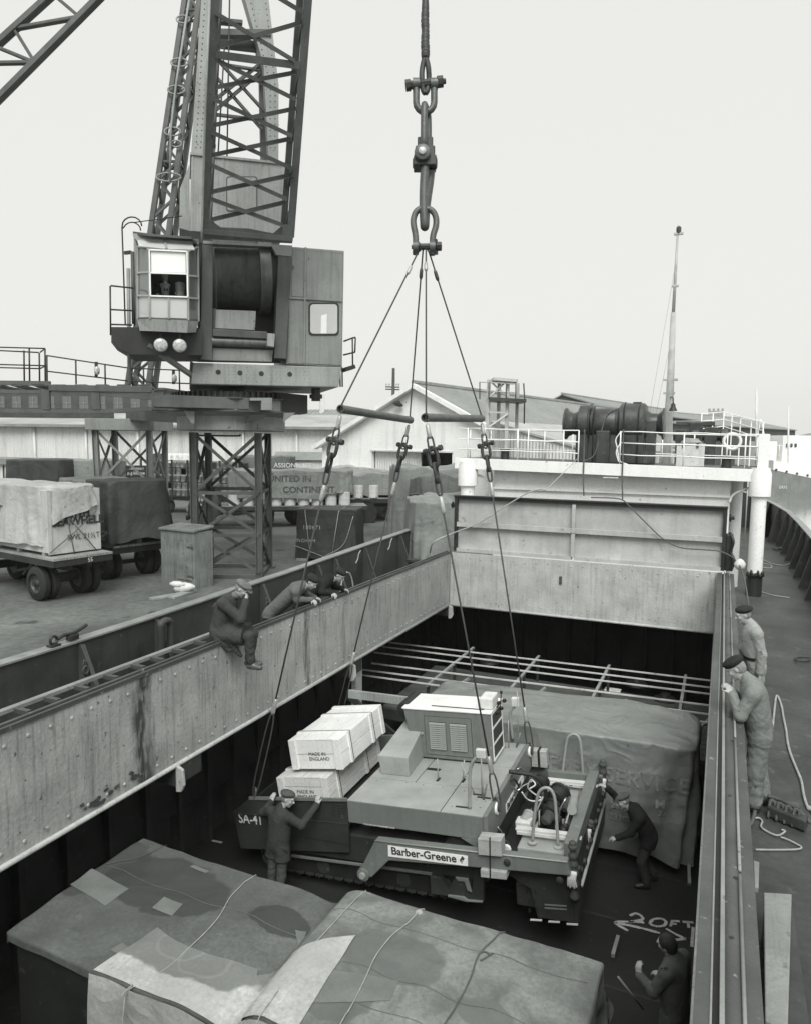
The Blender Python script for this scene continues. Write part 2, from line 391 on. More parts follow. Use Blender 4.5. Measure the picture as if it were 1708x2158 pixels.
lip = MB().tube([(0.0, YN, -H), (0.0, -.02, -H)], .035, 8).tube([(.02, -.02, -H), (HW-.02, -.02, -H)], .035, 8).tube([(HW, YN, -H), (HW, -.03, -H)], .035, 8)
lip.build('bottom_lip', m_coam, T, smooth=True)
rv = MB(); y = -.25
while y > -17:
    rv.dome((0, y, -.17+.01*math.sin(y*7)), (1, 0, 0), .026); rv.dome((0, y-.1, -H+.15), (1, 0, 0), .026)
    if y > -8: rv.dome((0, y-.15, -H+.15), (1, 0, 0), .016)
    y -= .29
rv.build('rivets', m_coam_l, sp, kind='stuff')
rv = MB()
for k in range(44):
    x = .12+k*.152
    rv.dome((x, 0, -H+.17+.01*math.sin(k)), (0, -1, 0), .017)
    if k % 2: rv.dome((x, 0, -.13+.02*math.sin(k*2.3)), (0, -1, 0), .022)
for k in range(13):
    rv.dome((.07, 0, -.1-k*.107), (0, -1, 0), .018); rv.dome((HW-.12, 0, -.1-k*.107), (0, -1, 0), .018)
rv.build('rivets', m_coam, ep, kind='stuff')
MB().box((.02, -.012, -H+.03), (.12, 0, -.02)).build('corner_strip', m_coam, ep)
MB().box((HW-.17, -.012, -H+.03), (HW-.06, 0, -.02)).build('corner_strip', m_coam, ep)
# port rail: double bar and an outer bar on brackets, like a ladder laid flat
MB().box((-.17, YN, -.03), (.012, .0, 0)).build('top_flange', m_rail, T)
MB().box((-.02, YN, 0), (.014, 0, .03)).build('rail_bar', m_rail, T, bevel=.006)
MB().box((-.12, YN, 0), (-.075, 0, .035)).build('rail_bar', m_rail, T, bevel=.006)
MB().box((-.46, YN, .0), (-.38, -9.2, .045)).build('walk_bar', m_rail_l, T)
br = MB().box((-.38, -.03, -.02), (-.17, .03, .03)).mesh('bracket', m_rail)
for k in range(19): link('bracket', br, T, Matrix.Translation((0, -17+k*.43+rnd.uniform(-.05, .05), -ZD)))
br = MB().prism([(-.016, 0, -.06), (-.40, 0, -.10), (-.20, 0, ZD+.02), (-.016, 0, ZD+.02)], (0, .02, 0)).mesh('stay', m_dark)
for k in range(12): link('stay', br, T, Matrix.Translation((0, -16.4+k*1.35, -ZD)))
# rounded drop brackets under the port coaming
for (px, py) in ((380, 1610), (745, 1395), (990, 1290)):
    y = VX(px, py, .1).y if px < 900 else -.12
    MB().prism([(.01, y, -H+.02), (.13, y, -H-.04), (.15, y, -H-.26), (.10, y, -H-.36), (.01, y, -H-.38)], (0, .05, 0)).build('bracket', m_coam, T, bevel=.01)
    MB().box((-.85, y+.0, -H-.30), (.01, y+.55, -H-.02)).build('deck_beam', m_hold, T)
# starboard rail, seen from above: flange, groove, bright bar, flange, rod, flange
X0 = HW
MB().box((X0-.012, YN, -.05), (X0+.075, .0, .0)).build('top_flange', m_rail, T)
MB().tube([(X0+.075, YN, .004), (X0+.078, 0, .004)], .007, 6).build('weld_bead', m_rail_l, T, smooth=True)
MB().box((X0+.075, YN, -.05), (X0+.135, 0, -.03)).build('gutter', m_black, T)
MB().box((X0+.118, YN, -.03), (X0+.145, 0, .03)).build('rail_bar', m_rail_l, T, bevel=.004)
MB().box((X0+.145, YN, -.05), (X0+.34, 0, -.012)).build('top_flange', m_rail, T)
MB().grid(lambda u, v: (X0+.145+.09*u, YN+v*(-YN), -.008+.012*math.sin(PI*u)), 6, 1).build('rolled_edge', m_rail, T, smooth=True)
yy = YN
while yy < -.2:
    l = rnd.choice((2.6, 1.8, 3.1)); e = min(yy+l, -.1)
    MB().tube([(X0+.245, yy, .004), (X0+.245, e-.06, .004)], .012, 8).build('rod', m_rail_l, T, smooth=True); yy = e
hl = MB().lathe((0, 0, 0), (0, 0, 1), [(0, .016), (.003, .015)], 8).mesh('bolt_hole', m_black)
for k in range(15): link('bolt_hole', hl, T, Matrix.Translation((X0+.185+.03*(k % 2), -16.5+k*1.1+.2*(k % 3), -.0-ZD+.004)))
MB().box((X0+.30, YN, -.16), (X0+.34, 0, -.05)).build('flange_edge', m_rail, T)
br = MB().prism([(X0+.016, 0, -.05), (X0+.33, 0, -.05), (X0+.30, 0, -.16), (X0+.10, 0, ZD+.02), (X0+.016, 0, ZD+.02)], (0, .02, 0)).mesh('stay', m_dark)
for k in range(13): link('stay', br, T, Matrix.Translation((0, -16.6+k*1.3, -ZD)))

# ------------------------------------------------------------------ raised hatch cover, folded up against the end of the hatch
m_cov = mat('hatch_cover_paint', .44, .6, .15, 1.6, streak=.14, spots=.25, spot_scale=4, spot_v=.30, bump=.15)
CY = .16
T = thing('hatch_cover', 'grey panelled steel hatch cover standing on edge at the far end', 'hatch cover', (3.4, CY, 0))
x0, x1, zt = .07, 6.93, 1.55
for (a, b) in (((x0, CY-.10, zt-.09), (x1, CY+.3, zt)), ((x0, CY-.10, .03), (x0+.085, CY+.3, zt-.09)), ((x1-.085, CY-.10, .03), (x1, CY+.3, zt-.09))):
    MB().box(a, b).build('frame', m_black, T, bevel=.008)
MB().box((x0-.01, CY-.14, zt-.02), (x1+.01, CY+.02, zt+.025)).build('rubber_seal', m_black, T, bevel=.01)
xm = 3.33
for xa, xb in ((x0+.085, xm-.03), (xm+.03, x1-.085)):
    for za, zb in ((.10, .72), (.83, zt-.09)):
        MB().box((xa, CY+.02, za), (xb, CY+.05, zb)).build('panel', m_cov, T)
    MB().box((xa, CY-.10, .71), (xb, CY+.05, .73)).build('stiffener', m_cov, T)
    MB().box((xa, CY-.115, .715), (xb, CY-.10, .84)).build('flange', m_cov, T)
    MB().box((xa, CY-.115, .02), (xb, CY+.05, .11)).build('flange', m_cov, T)
MB().box((xm-.03, CY-.10, .11), (xm+.03, CY+.05, .715)).build('stiffener', m_cov, T)
MB().box((xm-.045, CY-.135, .11), (xm+.045, CY-.10, .71)).build('flange', m_cov, T)
MB().box((xm-.03, CY-.10, .84), (xm+.03, CY+.05, zt-.09)).build('stiffener', m_cov, T)
MB().box((xm-.045, CY-.135, .84), (xm+.045, CY-.10, zt-.09)).build('flange', m_cov, T)
MB().lathe((xm, CY-.136, .775), (0, -1, 0), [(0, .06), (.012, .055)], 14).build('bolt_plate', m_cov, T, auto=40)
for (x, z, s) in ((x0-.10, 1.28, 1), (x1+.10, 1.30, 1), (x1+.08, .72, .8), (x1+.13, .25, .8)):
    MB().lathe((x-.06, CY+.12, z), (1, 0, 0), [(0, .06*s), (.03, .10*s), (.05, .10*s), (.06, .05*s), (.12, .05*s)], 14).build('guide_wheel', m_black, T, auto=40)
MB().tube(smooth_path([(x1+.08, CY, .95), (x1+.16, CY-.1, .75), (x1+.12, CY-.05, .5), (x1+.2, CY-.12, .3), (x1+.14, CY-.1, .05)]), .035, 6).build('chain', m_black, T, smooth=True)
MB().box((x1, CY-.05, .03), (x1+.16, CY+.3, .9)).build('hinge_box', m_black, T, bevel=.02)
MB().box((3.02, -.03, -.62), (3.09, -.002, -.42)).build('catch', m_rust, T)

# ------------------------------------------------------------------ bulwarks
def bulwark(nm, lab, pts, s, stays):
    """pts: top rail line (x,y,z); s: +1 inner side towards +X"""
    T = thing(nm, lab, 'bulwark', (pts[0][0], pts[0][1], ZD))
    P = [Vector(q) for q in pts]; mp = MB(); mr = MB(); SD = .55 if s > 0 else .42
    for a, b in zip(P, P[1:]):
        mp.hexa([(a.x, a.y, ZD), (b.x, b.y, ZD), (b.x-s*.02, b.y, ZD), (a.x-s*.02, a.y, ZD), a, b, b-Vector((s*.02, 0, 0)), a-Vector((s*.02, 0, 0))])
        mr.hexa([a+Vector((s*.04, 0, .002)), b+Vector((s*.04, 0, .002)), b+Vector((-s*.17, 0, .002)), a+Vector((-s*.17, 0, .002)), a+Vector((s*.04, 0, .03)), b+Vector((s*.04, 0, .03)), b+Vector((-s*.17, 0, .03)), a+Vector((-s*.17, 0, .03))])
    mp.build('plate', m_dark, T); mr.build('rail_cap', m_rail_l, T)
    for y in stays:
        for a, b in zip(P, P[1:]):
            if a.y <= y <= b.y:
                q = a.lerp(b, (y-a.y)/(b.y-a.y)); hgt = q.z-ZD
                MB().prism([q+Vector((s*.002, 0, -.02)), q+Vector((s*.10, 0, -.03)), q+Vector((s*SD, 0, -hgt+.02)), q+Vector((s*.002, 0, -hgt+.02))], (0, .02, 0)).build('stay', m_dark, T)
                MB().bar(q+Vector((s*.09, .01, -.03)), q+Vector((s*SD, .01, -hgt+.02)), .07, .015, (s, 0, 1)).build('stay_flange', m_rail, T)
    return T
ppts = [(-2.05, -18, .02), (-2.05, -14, .02)]+[tuple(VX(px, py, -2.05)) for (px, py) in ((0, 1404), (150, 1358), (300, 1310), (450, 1260), (615, 1205), (800, 1140), (900, 1105), (956, 1085))]
ppts = sorted(ppts, key=lambda q: q[1])
lx = ppts[-1]
ppts += [(-2.05, 8.5, lx[2]+.12), (-2.05, 11, lx[2]+.2)]+[(xs(y)[0], y, lx[2]+.2+(y-11)*.02) for y in YS[5:]]
stp = [VX(px, py, -2.0).y for px, py in ((170, 1390), (330, 1335), (552, 1270), (668, 1210), (705, 1190), (768, 1170), (842, 1140), (900, 1120))]
BWP = bulwark('bulwark', 'dark bulwark with pale rail cap on the quay side of the ship', ppts, 1, stp)
spts = [(xs(y)[1], y, .18+.004*max(0, y)+.03*max(0, y-11)) for y in YS]
bulwark('bulwark', 'dark bulwark curving to the bow on the water side', spts, -1, [-4+1.75*k for k in range(18)])
# ================================================================== winch platform forward of the hatch
PY = 3.0
def fz(x): return 2.52-.017*(x+1.0)          # slight list of the platform
xl, xr, yb = -1.0, 7.82, 6.6
T = thing('winch_platform', 'white railed winch platform on columns behind the raised hatch cover', 'winch platform', (3.4, PY, ZD))
def tilted(mb, x0, x1, y0, y1, za, zb):
    return mb.hexa([(x0, y0, fz(x0)+za), (x1, y0, fz(x1)+za), (x1, y1, fz(x1)+za), (x0, y1, fz(x0)+za), (x0, y0, fz(x0)+zb), (x1, y0, fz(x1)+zb), (x1, y1, fz(x1)+zb), (x0, y1, fz(x0)+zb)])
tilted(MB(), xl, xr, PY, PY+.05, -.34, .0).build('fascia', m_white, T, bevel=.008)
tilted(MB(), xr-.05, xr, PY+.05, yb, -.34, .0).build('fascia', m_white, T)
tilted(MB(), xl, xl+.05, PY+.05, yb, -.34, .0).build('fascia', m_white, T)
tilted(MB(), xl+.05, xr-.05, PY+.05, yb, -.10, -.03).build('platform_deck', m_dark, T)
tilted(MB(), xl+.05, xr-.05, PY+.75, PY+.9, -.34, -.10).build('beam', m_white_d, T)
# house front under the platform
MB().box((.15, PY+.55, ZD), (7.0, PY+.65, 2.2)).build('bulkhead', m_white, T)
MB().box((.15, PY+.45, 1.55), (7.0, PY+.55, 1.62)).build('ledge', m_white, T)
for (px, py) in ((985, 1010), (1598, 1060)):
    x = VY(px, py, PY+.15).x; y = PY+.15
    r = .19 if px > 1200 else .22
    c = MB().lathe((x, y, ZD+.0), (0, 0, 1), [(0, r+.012), (.62, r+.012)], 24).build('column_foot', m_black, T, auto=40)
    MB().lathe((x, y, ZD+.60), (0, 0, 1), [(0, r), (2.1, r), (2.14, r+.09), (2.74, r+.09), (2.86, r+.05), (2.9, r+.05)], 28).build('column', m_white, T, auto=40)
x = VY(1548, 1100, PY+1.3).x
MB().lathe((x, PY+1.3, ZD), (0, 0, 1), [(0, .16), (3.2, .16)], 20).build('column', m_white, T, auto=40)
# paint drips where the black foot meets the white
dr = MB()
for k in range(9):
    a = -2.6+k*.28; xx = VY(1598, 1060, PY+.15).x; r = .206
    dr.lathe((xx+r*math.cos(a), PY+.15+r*math.sin(a), ZD+.55), (0, 0, 1), [(0, .05), (.10+.05*math.sin(k*4), .035), (.13+.06*math.sin(k*4), .01)], 6)
dr.build('paint_edge', m_black, T, smooth=True)
# curved braces to the fascia
for (a, b, c) in (((1040, 1052), (1028, 1012), (985, 995)), ((1535, 1060), (1548, 1040), (1600, 1020))):
    P = [VY(*a, PY+.3), VY(*b, PY+.3), VY(*c, PY+.25)]
    MB().tube(smooth_path(P), .035, 8).build('brace', m_white_d, T, smooth=True)
MB().bar(VY(1270, 1006, PY-.02), VY(1302, 1007, PY-.02), .05, .03).build('pipe_stub', m_white_d, T)
# handrails
def rail_line(pts, parent, m, r=.017, name='rail'): return MB().tube(pts, r, 6).build(name, m, parent, smooth=True)
RY = PY+.10
def rp(px, dz): # a point on the rail plane at height dz over the platform
    p = VY(px, 940, RY); return Vector((p.x, RY, fz(p.x)+dz))
for a, b in ((985, 1218), (1304, 1618)):
    for k, dz in enumerate((.93, .60, .27)):
        n = 7; P = [rp(a+(b-a)*i/n, dz+.012*math.sin(i*2.1+k)) for i in range(n+1)]
        rail_line(P, T, m_white)
for px in (985, 1020, 1090, 1112, 1186, 1218, 1306, 1440, 1570, 1612):
    q = rp(px, 0); rail_line([q+Vector((0, 0, -.03)), q+Vector((0, 0, .94))], T, m_white, .02, 'post')
MB().box(rp(1600, 0)+Vector((-.03, -.05, 0)), rp(1618, 0)+Vector((.03, .05, .95))).build('post', m_white, T)
# bent broken rails beside the winch
for P in ([rp(1306, .93), rp(1296, .70), rp(1300, .45), rp(1306, .1), rp(1325, -.02)], [rp(1306, .60), rp(1298, .35), rp(1304, .05)]):
    rail_line(smooth_path(P), T, m_white, .018)
for s in (-1, 1): # side rails running forward
    x = xl+.1 if s < 0 else xr-.1
    for dz in (.93, .60, .27): rail_line([(x, RY, fz(x)+dz), (x, yb-.1, fz(x)+dz)], T, m_white)
    for y in (PY+1.2, PY+2.4, yb-.1): rail_line([(x, y, fz(x)-.03), (x, y, fz(x)+.94)], T, m_white, .02, 'post')
for dz in (.93, .60, .27): rail_line([(xl+.1, yb-.1, fz(xl)+dz), (xr-.1, yb-.1, fz(xr)+dz)], T, m_white)
for k in range(1, 9): rail_line([(xl+.1+k*.97, yb-.1, fz(xl+k)-.03), (xl+.1+k*.97, yb-.1, fz(xl+k)+.94)], T, m_white, .02, 'post')
# black ropes' ends hanging over the fascia
for i, (px, l) in enumerate(((1229, 1045), (1311, 1052))):
    a = VY(px+2, 905, RY-.02); P = [a, a-Vector((0, 0, .5)), VY(px, 975, PY-.03), VY(px-1, 1010, PY-.03), VY(px, l, PY-.04)]
    o = MB().tube(smooth_path(P), .022, 6)
    solo('mooring_rope', o, m_rope_d, ('dark rope end hanging over the white fascia left of the winch gap', 'dark rope end hanging over the white fascia under the winch')[i], 'rope', smooth=True)
# bollards on the platform edge
for i, (px, lab) in enumerate(((1056, 'small black bollard at left end of the winch platform'), (1532, 'small black bollard at right end of the winch platform'))):
    p = rp(px, 0); solo('bollard', MB().lathe((p.x, PY+.5, fz(p.x)-.03), (0, 0, 1), [(0, .15), (.03, .14), (.26, .13), (.28, .16), (.34, .16)], 18), m_black, lab, 'bollard', auto=40)

# ------------------------------------------------------------------ cargo winch
WY = 4.7
m_win = mat('winch_grease_black', .05, .38, .4, 3, streak=.3, spots=.35, spot_v=.10, bump=.3, bump_scale=22, spec=.5)
def wp(px, py): return VY(px, py, WY)
base = wp(1300, 985)
T = thing('cargo_winch', 'big greasy black cargo winch on the white platform', 'winch', (base.x, WY, fz(base.x)))
zc = wp(1290, 897).z+.06; WS = 1.6
def drum(name, a, b, prof):
    xa, xb = wp(a, 893).x, wp(b, 893).x; Ls = xb-xa
    MB().lathe((xa, WY, zc), (1, 0, 0), [(t*Ls, r*WS) for t, r in prof], 32).build(name, m_win, T, auto=35)
drum('warping_head', 1189, 1220, [(0, .26), (.06, .31), (.16, .31), (.3, .25), (.6, .21), (.85, .235), (1, .25)])
drum('flange', 1220, 1246, [(0, .30), (.1, .36), (.85, .36), (.95, .40), (1, .40)])
drum('barrel', 1246, 1306, [(0, .27), (1, .27)])
drum('wire_layer', 1252, 1300, [(0, .285), (.05, .30), (.95, .30), (1, .285)])
drum('gear_case', 1306, 1362, [(0, .36), (.06, .39), (.9, .39), (1, .34)])
drum('warping_head', 1362, 1400, [(0, .26), (.25, .20), (.6, .19), (.84, .25), (.9, .30), (.97, .30), (1, .26)])
xa, xb = wp(1222, 900).x, wp(1370, 900).x; zb = fz(3.5)-.03
MB().hexa([(xa, WY-.45, zb), (xb, WY-.45, zb), (xb, WY+.5, zb), (xa, WY+.5, zb), (xa+.1, WY-.32, zc-.18), (xb-.05, WY-.32, zc-.18), (xb-.05, WY+.4, zc-.18), (xa+.1, WY+.4, zc-.18)]).build('bed', m_win, T, bevel=.03)
for px in (1216, 1244, 1362):
    x = wp(px, 900).x; MB().prism([(x, WY-.3, zb), (x, WY+.3, zb), (x, WY+.16, zc+.1), (x, WY-.16, zc+.1)], (.05, 0, 0)).build('bearing_frame', m_win, T, bevel=.01)
x = wp(1335, 900).x; MB().lathe((x, WY-.40, zc-.02), (0, -1, 0), [(0, .16), (.05, .16), (.06, .1)], 18).build('cover_plate', m_win, T, auto=40)
MB().box((wp(1332, 890).x, WY-.1, zc+.60), (wp(1350, 890).x, WY+.1, zc+.66)).build('lid', m_win, T, bevel=.01)
# square gear housings, brake bands and control stands that break up the drum line
for pa, pb, za, zt, ya in ((1308, 1360, .0, .30, -.52), (1362, 1384, .0, .10, -.40), (1222, 1244, .0, .22, -.46), (1262, 1290, .0, -.22, -.62)):
    x0_, x1_ = wp(pa, 900).x, wp(pb, 900).x; MB().box((x0_, WY+ya, zb), (x1_, WY-.10, zc+zt)).build('gear_housing', m_win, T, bevel=.03)
for px in (1250, 1302): MB().lathe((wp(px, 893).x-.03, WY, zc), (1, 0, 0), [(0, .50), (.06, .50)], 28).build('brake_band', m_dark, T, auto=40)
for px, h_ in ((1256, .5), (1318, .62), (1348, .55)):
    x = wp(px, 900).x; MB().tube([(x, WY-.62, zb), (x, WY-.62, zc+h_-.2), (x+.05, WY-.72, zc+h_)], .022, 6).build('brake_lever', m_dark, T, smooth=True)
MB().tube(smooth_path([(wp(1300, 900).x, WY-.2, zc+.45), (wp(1280, 900).x, WY-.48, zc+.2), (wp(1262, 900).x, WY-.66, zb+.3), (wp(1240, 900).x, WY-.8, zb+.05)]), .02, 6).build('winch_wire', m_rope_d, T, smooth=True)
# white locker beside the winch
a = VY(1423, 975, PY+1.0); b = VY(1484, 936, PY+1.0); z0 = fz(a.x)-.03
T = thing('locker', 'pale steel locker with rope coil on top, right of the winch', 'locker', ((a.x+b.x)/2, PY+1.2, z0))
MB().box((a.x, PY+1.0, z0), (b.x, PY+1.45, z0+.62)).build('body', m_white_d, T, bevel=.012)
MB().box((a.x-.02, PY+.98, z0+.62), (b.x+.02, PY+1.47, z0+.66)).build('lid', m_white_d, T, bevel=.008)
for t in (.25, .75): MB().box((lerp(a.x, b.x, t)-.03, PY+.96, z0+.55), (lerp(a.x, b.x, t)+.03, PY+1.0, z0+.66)).build('clasp', m_rust, T)
P = [(lerp(a.x, b.x, .5)+(.30-.004*k)*math.cos(k*.7), PY+1.22+(.16-.002*k)*math.sin(k*.7), z0+.68+.004*k) for k in range(34)]
solo('rope_coil', MB().tube(P, .02, 6), m_rope, 'small rope coil lying on the pale locker', 'rope', smooth=True)

# ------------------------------------------------------------------ bow gear beyond the platform: second windlass, rails, mast
zf = ZD
def fp(px, py, Y): return VY(px, py, Y)
WB = 14.0
T = thing('anchor_windlass', 'dark windlass machinery far forward behind the white rails', 'windlass', (fp(1470, 985, WB).x, WB, zf))
for (pa, pb, ya, yb_) in ((1424, 1440, 905, 985), (1452, 1476, 890, 985), (1484, 1506, 900, 985)):
    a, b = fp(pa, ya, WB), fp(pb, yb_, WB); MB().box((a.x, WB-.3, zf), (b.x, WB+.4, a.z)).build('frame', m_win, T, bevel=.03)
a = fp(1418, 918, WB); b = fp(1512, 918, WB)
MB().lathe((a.x, WB-.05, a.z), (1, 0, 0), [(0, .2), (.1, .26), (.3, .16), (.7, .2), (.75, .34), (1.0, .34), (1.05, .2), (1.8, .2), (1.85, .3), (2.1, .3), (b.x-a.x-.1, .16), (b.x-a.x, .24)], 20).build('shaft', m_win, T, auto=35)
MB().box((fp(1424, 900, WB).x, WB-.2, fp(1424, 897, WB).z), (fp(1506, 890, WB).x, WB+.2, fp(1500, 888, WB).z)).build('top_beam', m_win, T, bevel=.02)
# bow rails
T = thing('bow_rail', 'white pipe guard rails around the bow beyond the winch platform', 'railing', (fp(1540, 960, 17).x, 17, zf))
P0 = [fp(px, py, Y) for px, py, Y in ((1478, 872, 16), (1525, 868, 18), (1560, 878, 17), (1608, 890, 14))]
for k, d in enumerate((0, .33, .66)):
    MB().tube([q-Vector((0, 0, d)) for q in P0], .022, 6).build('rail', m_white, T, smooth=True)
for i in range(3):
    for t in (0, .5):
        q = P0[i].lerp(P0[i+1], t); MB().tube([q, (q.x, q.y, zf)], .024, 6).build('post', m_white, T, smooth=True)
q = P0[3]; MB().tube([q, (q.x, q.y, zf)], .024, 6).build('post', m_white, T, smooth=True)
a = fp(1542, 930, 12.5)
T = thing('lifebuoy', 'round pale lifebuoy hanging on the bow rails', 'lifebuoy', tuple(a-Vector((0, 0, .3))))
MB().tube([(a.x+.30*math.cos(t*PI/10), a.y, a.z+.30*math.sin(t*PI/10)) for t in range(20)], .06, 8, closed=True).build('ring', m_white, T, smooth=True)
MB().tube([(a.x+.36*math.cos(t*PI/10), a.y-.03+.01*(t % 2), a.z+.36*math.sin(t*PI/10)) for t in range(20)], .012, 5, closed=True).build('grab_line', m_rope, T, smooth=True)
# deck machinery below the platform to starboard, dark lumps in the shade
m_mast = mat('mast_grey', .42, .6, .2, 2, streak=.2)
MY = 21.0
b0, t0 = fp(1402, 950, MY), fp(1428, 474, MY)
T = thing('foremast', 'tall thin white ship mast with stays and cross fittings', 'mast', (b0.x, MY, zf))
mid = fp(1412, 800, MY)
MB().tube([(b0.x, MY, zf), tuple(mid), tuple(b0.lerp(t0, .62))], [.24, .18, .13], 14).build('lower_mast', m_mast, T, smooth=True)
MB().tube([tuple(b0.lerp(t0, .60)), tuple(t0)], [.085, .05], 10).build('topmast', m_mast, T, smooth=True)
for pa, pb in (((1386, 960), (1412, 790)), ((1416, 960), (1412, 790))):
    a, b = fp(*pa, MY+.4), fp(*pb, MY); MB().tube([(a.x, a.y, zf), tuple(b)], [.15, .10], 10).build('leg', m_mast, T, smooth=True)
for px, py, wd in ((1429, 492, .22), (1422, 602, .16), (1412, 800, .35), (1409, 828, .28)):
    a = fp(px, py, MY); MB().box(a-Vector((wd, .08, .06)), a+Vector((wd, .08, .05))).build('cross_fitting', m_mast, T, bevel=.01)
MB().lathe(fp(1429, 492, MY), (0, 0, 1), [(0, .10), (.12, .12), (.3, .12), (.36, .05)], 10).build('mast_lamp', m_dark, T, auto=40)
for pa, pb in (((1362, 905), (1422, 560)), ((1375, 905), (1416, 700)), ((1418, 905), (1421, 640))):
    MB().tube([tuple(fp(*pa, MY+1)), tuple(fp(*pb, MY))], .006, 5).build('stay', m_rope_d, T, smooth=True)
bq = fp(1417, 866, MY-.8)
MB().lathe(bq, (0, 0, 1), [(0, .20), (.05, .19), (.2, .12), (.34, .10), (.4, .03)], 16).build('bell', m_black, T, auto=40)
MB().tube([bq+Vector((0, 0, .4)), fp(1417, 838, MY-.8), fp(1411, 836, MY)], .03, 6).build('bell_arm', m_black, T, smooth=True)
# ================================================================== dockside crane
a1 = lambda x, y: (205+.32*x, .32*y)
a2 = lambda x, y: (205+.32*x, 444+.32*y)
a3 = lambda x, y: (.28*x, 717.4+.28*y)
a4 = lambda x, y: (410+.32*x, 785.7+.32*y)
m_cr = mat('crane_grey_paint', .25, .5, .16, 1.2, streak=.25, streak_scale=8, spots=.15, spot_scale=6, spot_v=.08, bump=.12)
m_crd = mat('crane_dark_paint', .085, .5, .25, 1.3, streak=.25, spots=.2, spot_v=.12, bump=.15)
m_crl = mat('crane_pale_paint', .31, .5, .15, 1.2, streak=.3, streak_scale=8, spots=.15, spot_v=.12, bump=.12)
m_crk = mat('crane_black_grease', .03, .45, .3, 2, bump=.2)
m_lamp = mat('lamp_glass', .42, .12, .45, 16, spec=.9, bump=.3, bump_scale=30)
def glass(name, v, rough=.06):
    m = mat(name, v, rough, .10, .8, bump=0, spec=.9, fine=0); return m
m_pane = glass('window_glass', .16); m_pane_l = glass('window_glass_pale', .50, .12); m_pane_b = glass('window_blind', .82, .25)  # palest glass serves the cab's upper pane and the house window patch
m_gir0 = mat('slewing_arm_paint', .12, .55, .2, 1.3, streak=.25, spots=.2, spot_v=.06, bump=.15)
tA, tB = Vector((.90, .436, 0)), Vector((-.436, .90, 0))
fm = VD(477, 1000, 22.0); G = Vector((fm.x, fm.y, ZQ))+tB*.975
ang = math.radians(23.6+17); CU = Vector((math.cos(ang), math.sin(ang), 0)); CF = Vector((math.sin(ang), -math.cos(ang), 0)); CZ = Vector((0, 0, 1))
def cr(px, py, v): return VP(px, py, G+CF*v, CF)
CR = thing('dockside_crane', 'tall grey dockside crane with glazed cab, drum and lattice jib', 'crane', tuple(G))
def slab(pts, v, depth, name, m, parent=None, **k): # polygon given in the picture, on the plane v, going back by depth
    P = [cr(*q, v) for q in pts]; return MB().prism(P, -CF*depth).build(name, m, parent or CR, **k)
def cbar(a, b, v, w, h=None, name='brace', m=None, parent=None, mb=None):
    t = (mb or MB()).bar(cr(*a, v), cr(*b, v), w, w if h is None else h, CF); 
    return t if mb else t.build(name, m or m_cr, parent or CR)
# --- trestle tower under the slewing ring
def trestle(g, half, z0, z1, levels, wpost, cap, parent, m, splay=0.0, pname='trestle_leg'):
    cs = [(-1, -1), (1, -1), (1, 1), (-1, 1)]
    def pt(i, z):
        t = (z1-z)/(z1-z0); h = half*(1+splay*t); return Vector((g.x, g.y, 0))+tA*h*cs[i % 4][0]+tB*h*cs[i % 4][1]+CZ*z
    out_ = []
    for i in range(4):
        q = MB(); d = tA*cs[i][0]+tB*cs[i][1]
        q.obox((pt(i, z0)+pt(i, z1))/2, tA*wpost/2, (pt(i, z1)-pt(i, z0))/2, tB*.012)
        q.obox((pt(i, z0)+pt(i, z1))/2+tA*cs[i][0]*wpost*.45, tA*.012, (pt(i, z1)-pt(i, z0))/2, tB*wpost*.5)
        q.obox((pt(i, z0)+pt(i, z1))/2-tA*cs[i][0]*wpost*.45, tA*.012, (pt(i, z1)-pt(i, z0))/2, tB*wpost*.5)
        out_.append(q.build(pname, m, parent))
    for k in range(len(levels)-1):
        za, zb = levels[k], levels[k+1]
        for i in range(4):
            p = out_[i]; n = (tB*cs[i][1] if i % 2 == 0 else tA*cs[i][0])
            MB().angle(pt(i, za), pt(i+1, zb), .085, .012).build('brace', m, p)
            MB().angle(pt(i, zb)+CZ*.03, pt(i+1, za)+CZ*.03, .085, .012).build('brace', m, p)
            if k: MB().angle(pt(i, za), pt(i+1, za), .09, .012).build('tie', m, p)
    for i in range(4):
        MB().bar(pt(i, z0+.06), pt(i+1, z0+.06), .12, .12).build('sill', m, out_[i])
        if cap: MB().bar(pt(i, z1-.03), pt(i+1, z1-.03), .08, cap).build('cap_beam', m, out_[i])
    for i in range(4): MB().obox(pt(i, z0+.02), tA*.2, tB*.2, CZ*.03).build('foot_plate', m, out_[i])
zt1 = cr(500, 912, .9).z
trestle(G, .975, ZQ, zt1, [ZQ+.12, .05, 1.35, zt1-.1], .20, 0, CR, m_crd)
# --- slewing base: stacked plate rings (ten sided) and the roller path
def ring(name, m, prof, n, rot=0):
    q = MB(); pts = []
    Q = Matrix.Translation((G.x, G.y, 0)) @ Matrix.Rotation(rot, 4, 'Z'); q.M = Q
    q.lathe((0, 0, 0), (0, 0, 1), prof, n); return q.build(name, m, CR)
zA, zB, zC, zD_ = cr(500, 908, 1.5).z, cr(500, 868, 1.6).z, cr(500, 838, 1.6).z, cr(500, 825, 1.6).z
r0 = ring('ring_girder', m_cr, [(zA, 1.62), (zA+.03, 1.66), (zB-.12, 1.66), (zB, 1.95)], 8, ang)
ring('ring_flange', m_crd, [(zB, 2.02), (zB+.05, 2.02)], 8, ang)
ring('ring_girder', m_cr, [(zB+.05, 1.9), (zC-.04, 1.9)], 8, ang)
ring('ring_flange', m_crd, [(zC-.04, 2.0), (zC, 2.0)], 8, ang)
ring('roller_path', m_crk, [(zC, 1.75), (zD_, 1.75), (zD_+.02, 1.6)], 40)
tooth = MB(); 
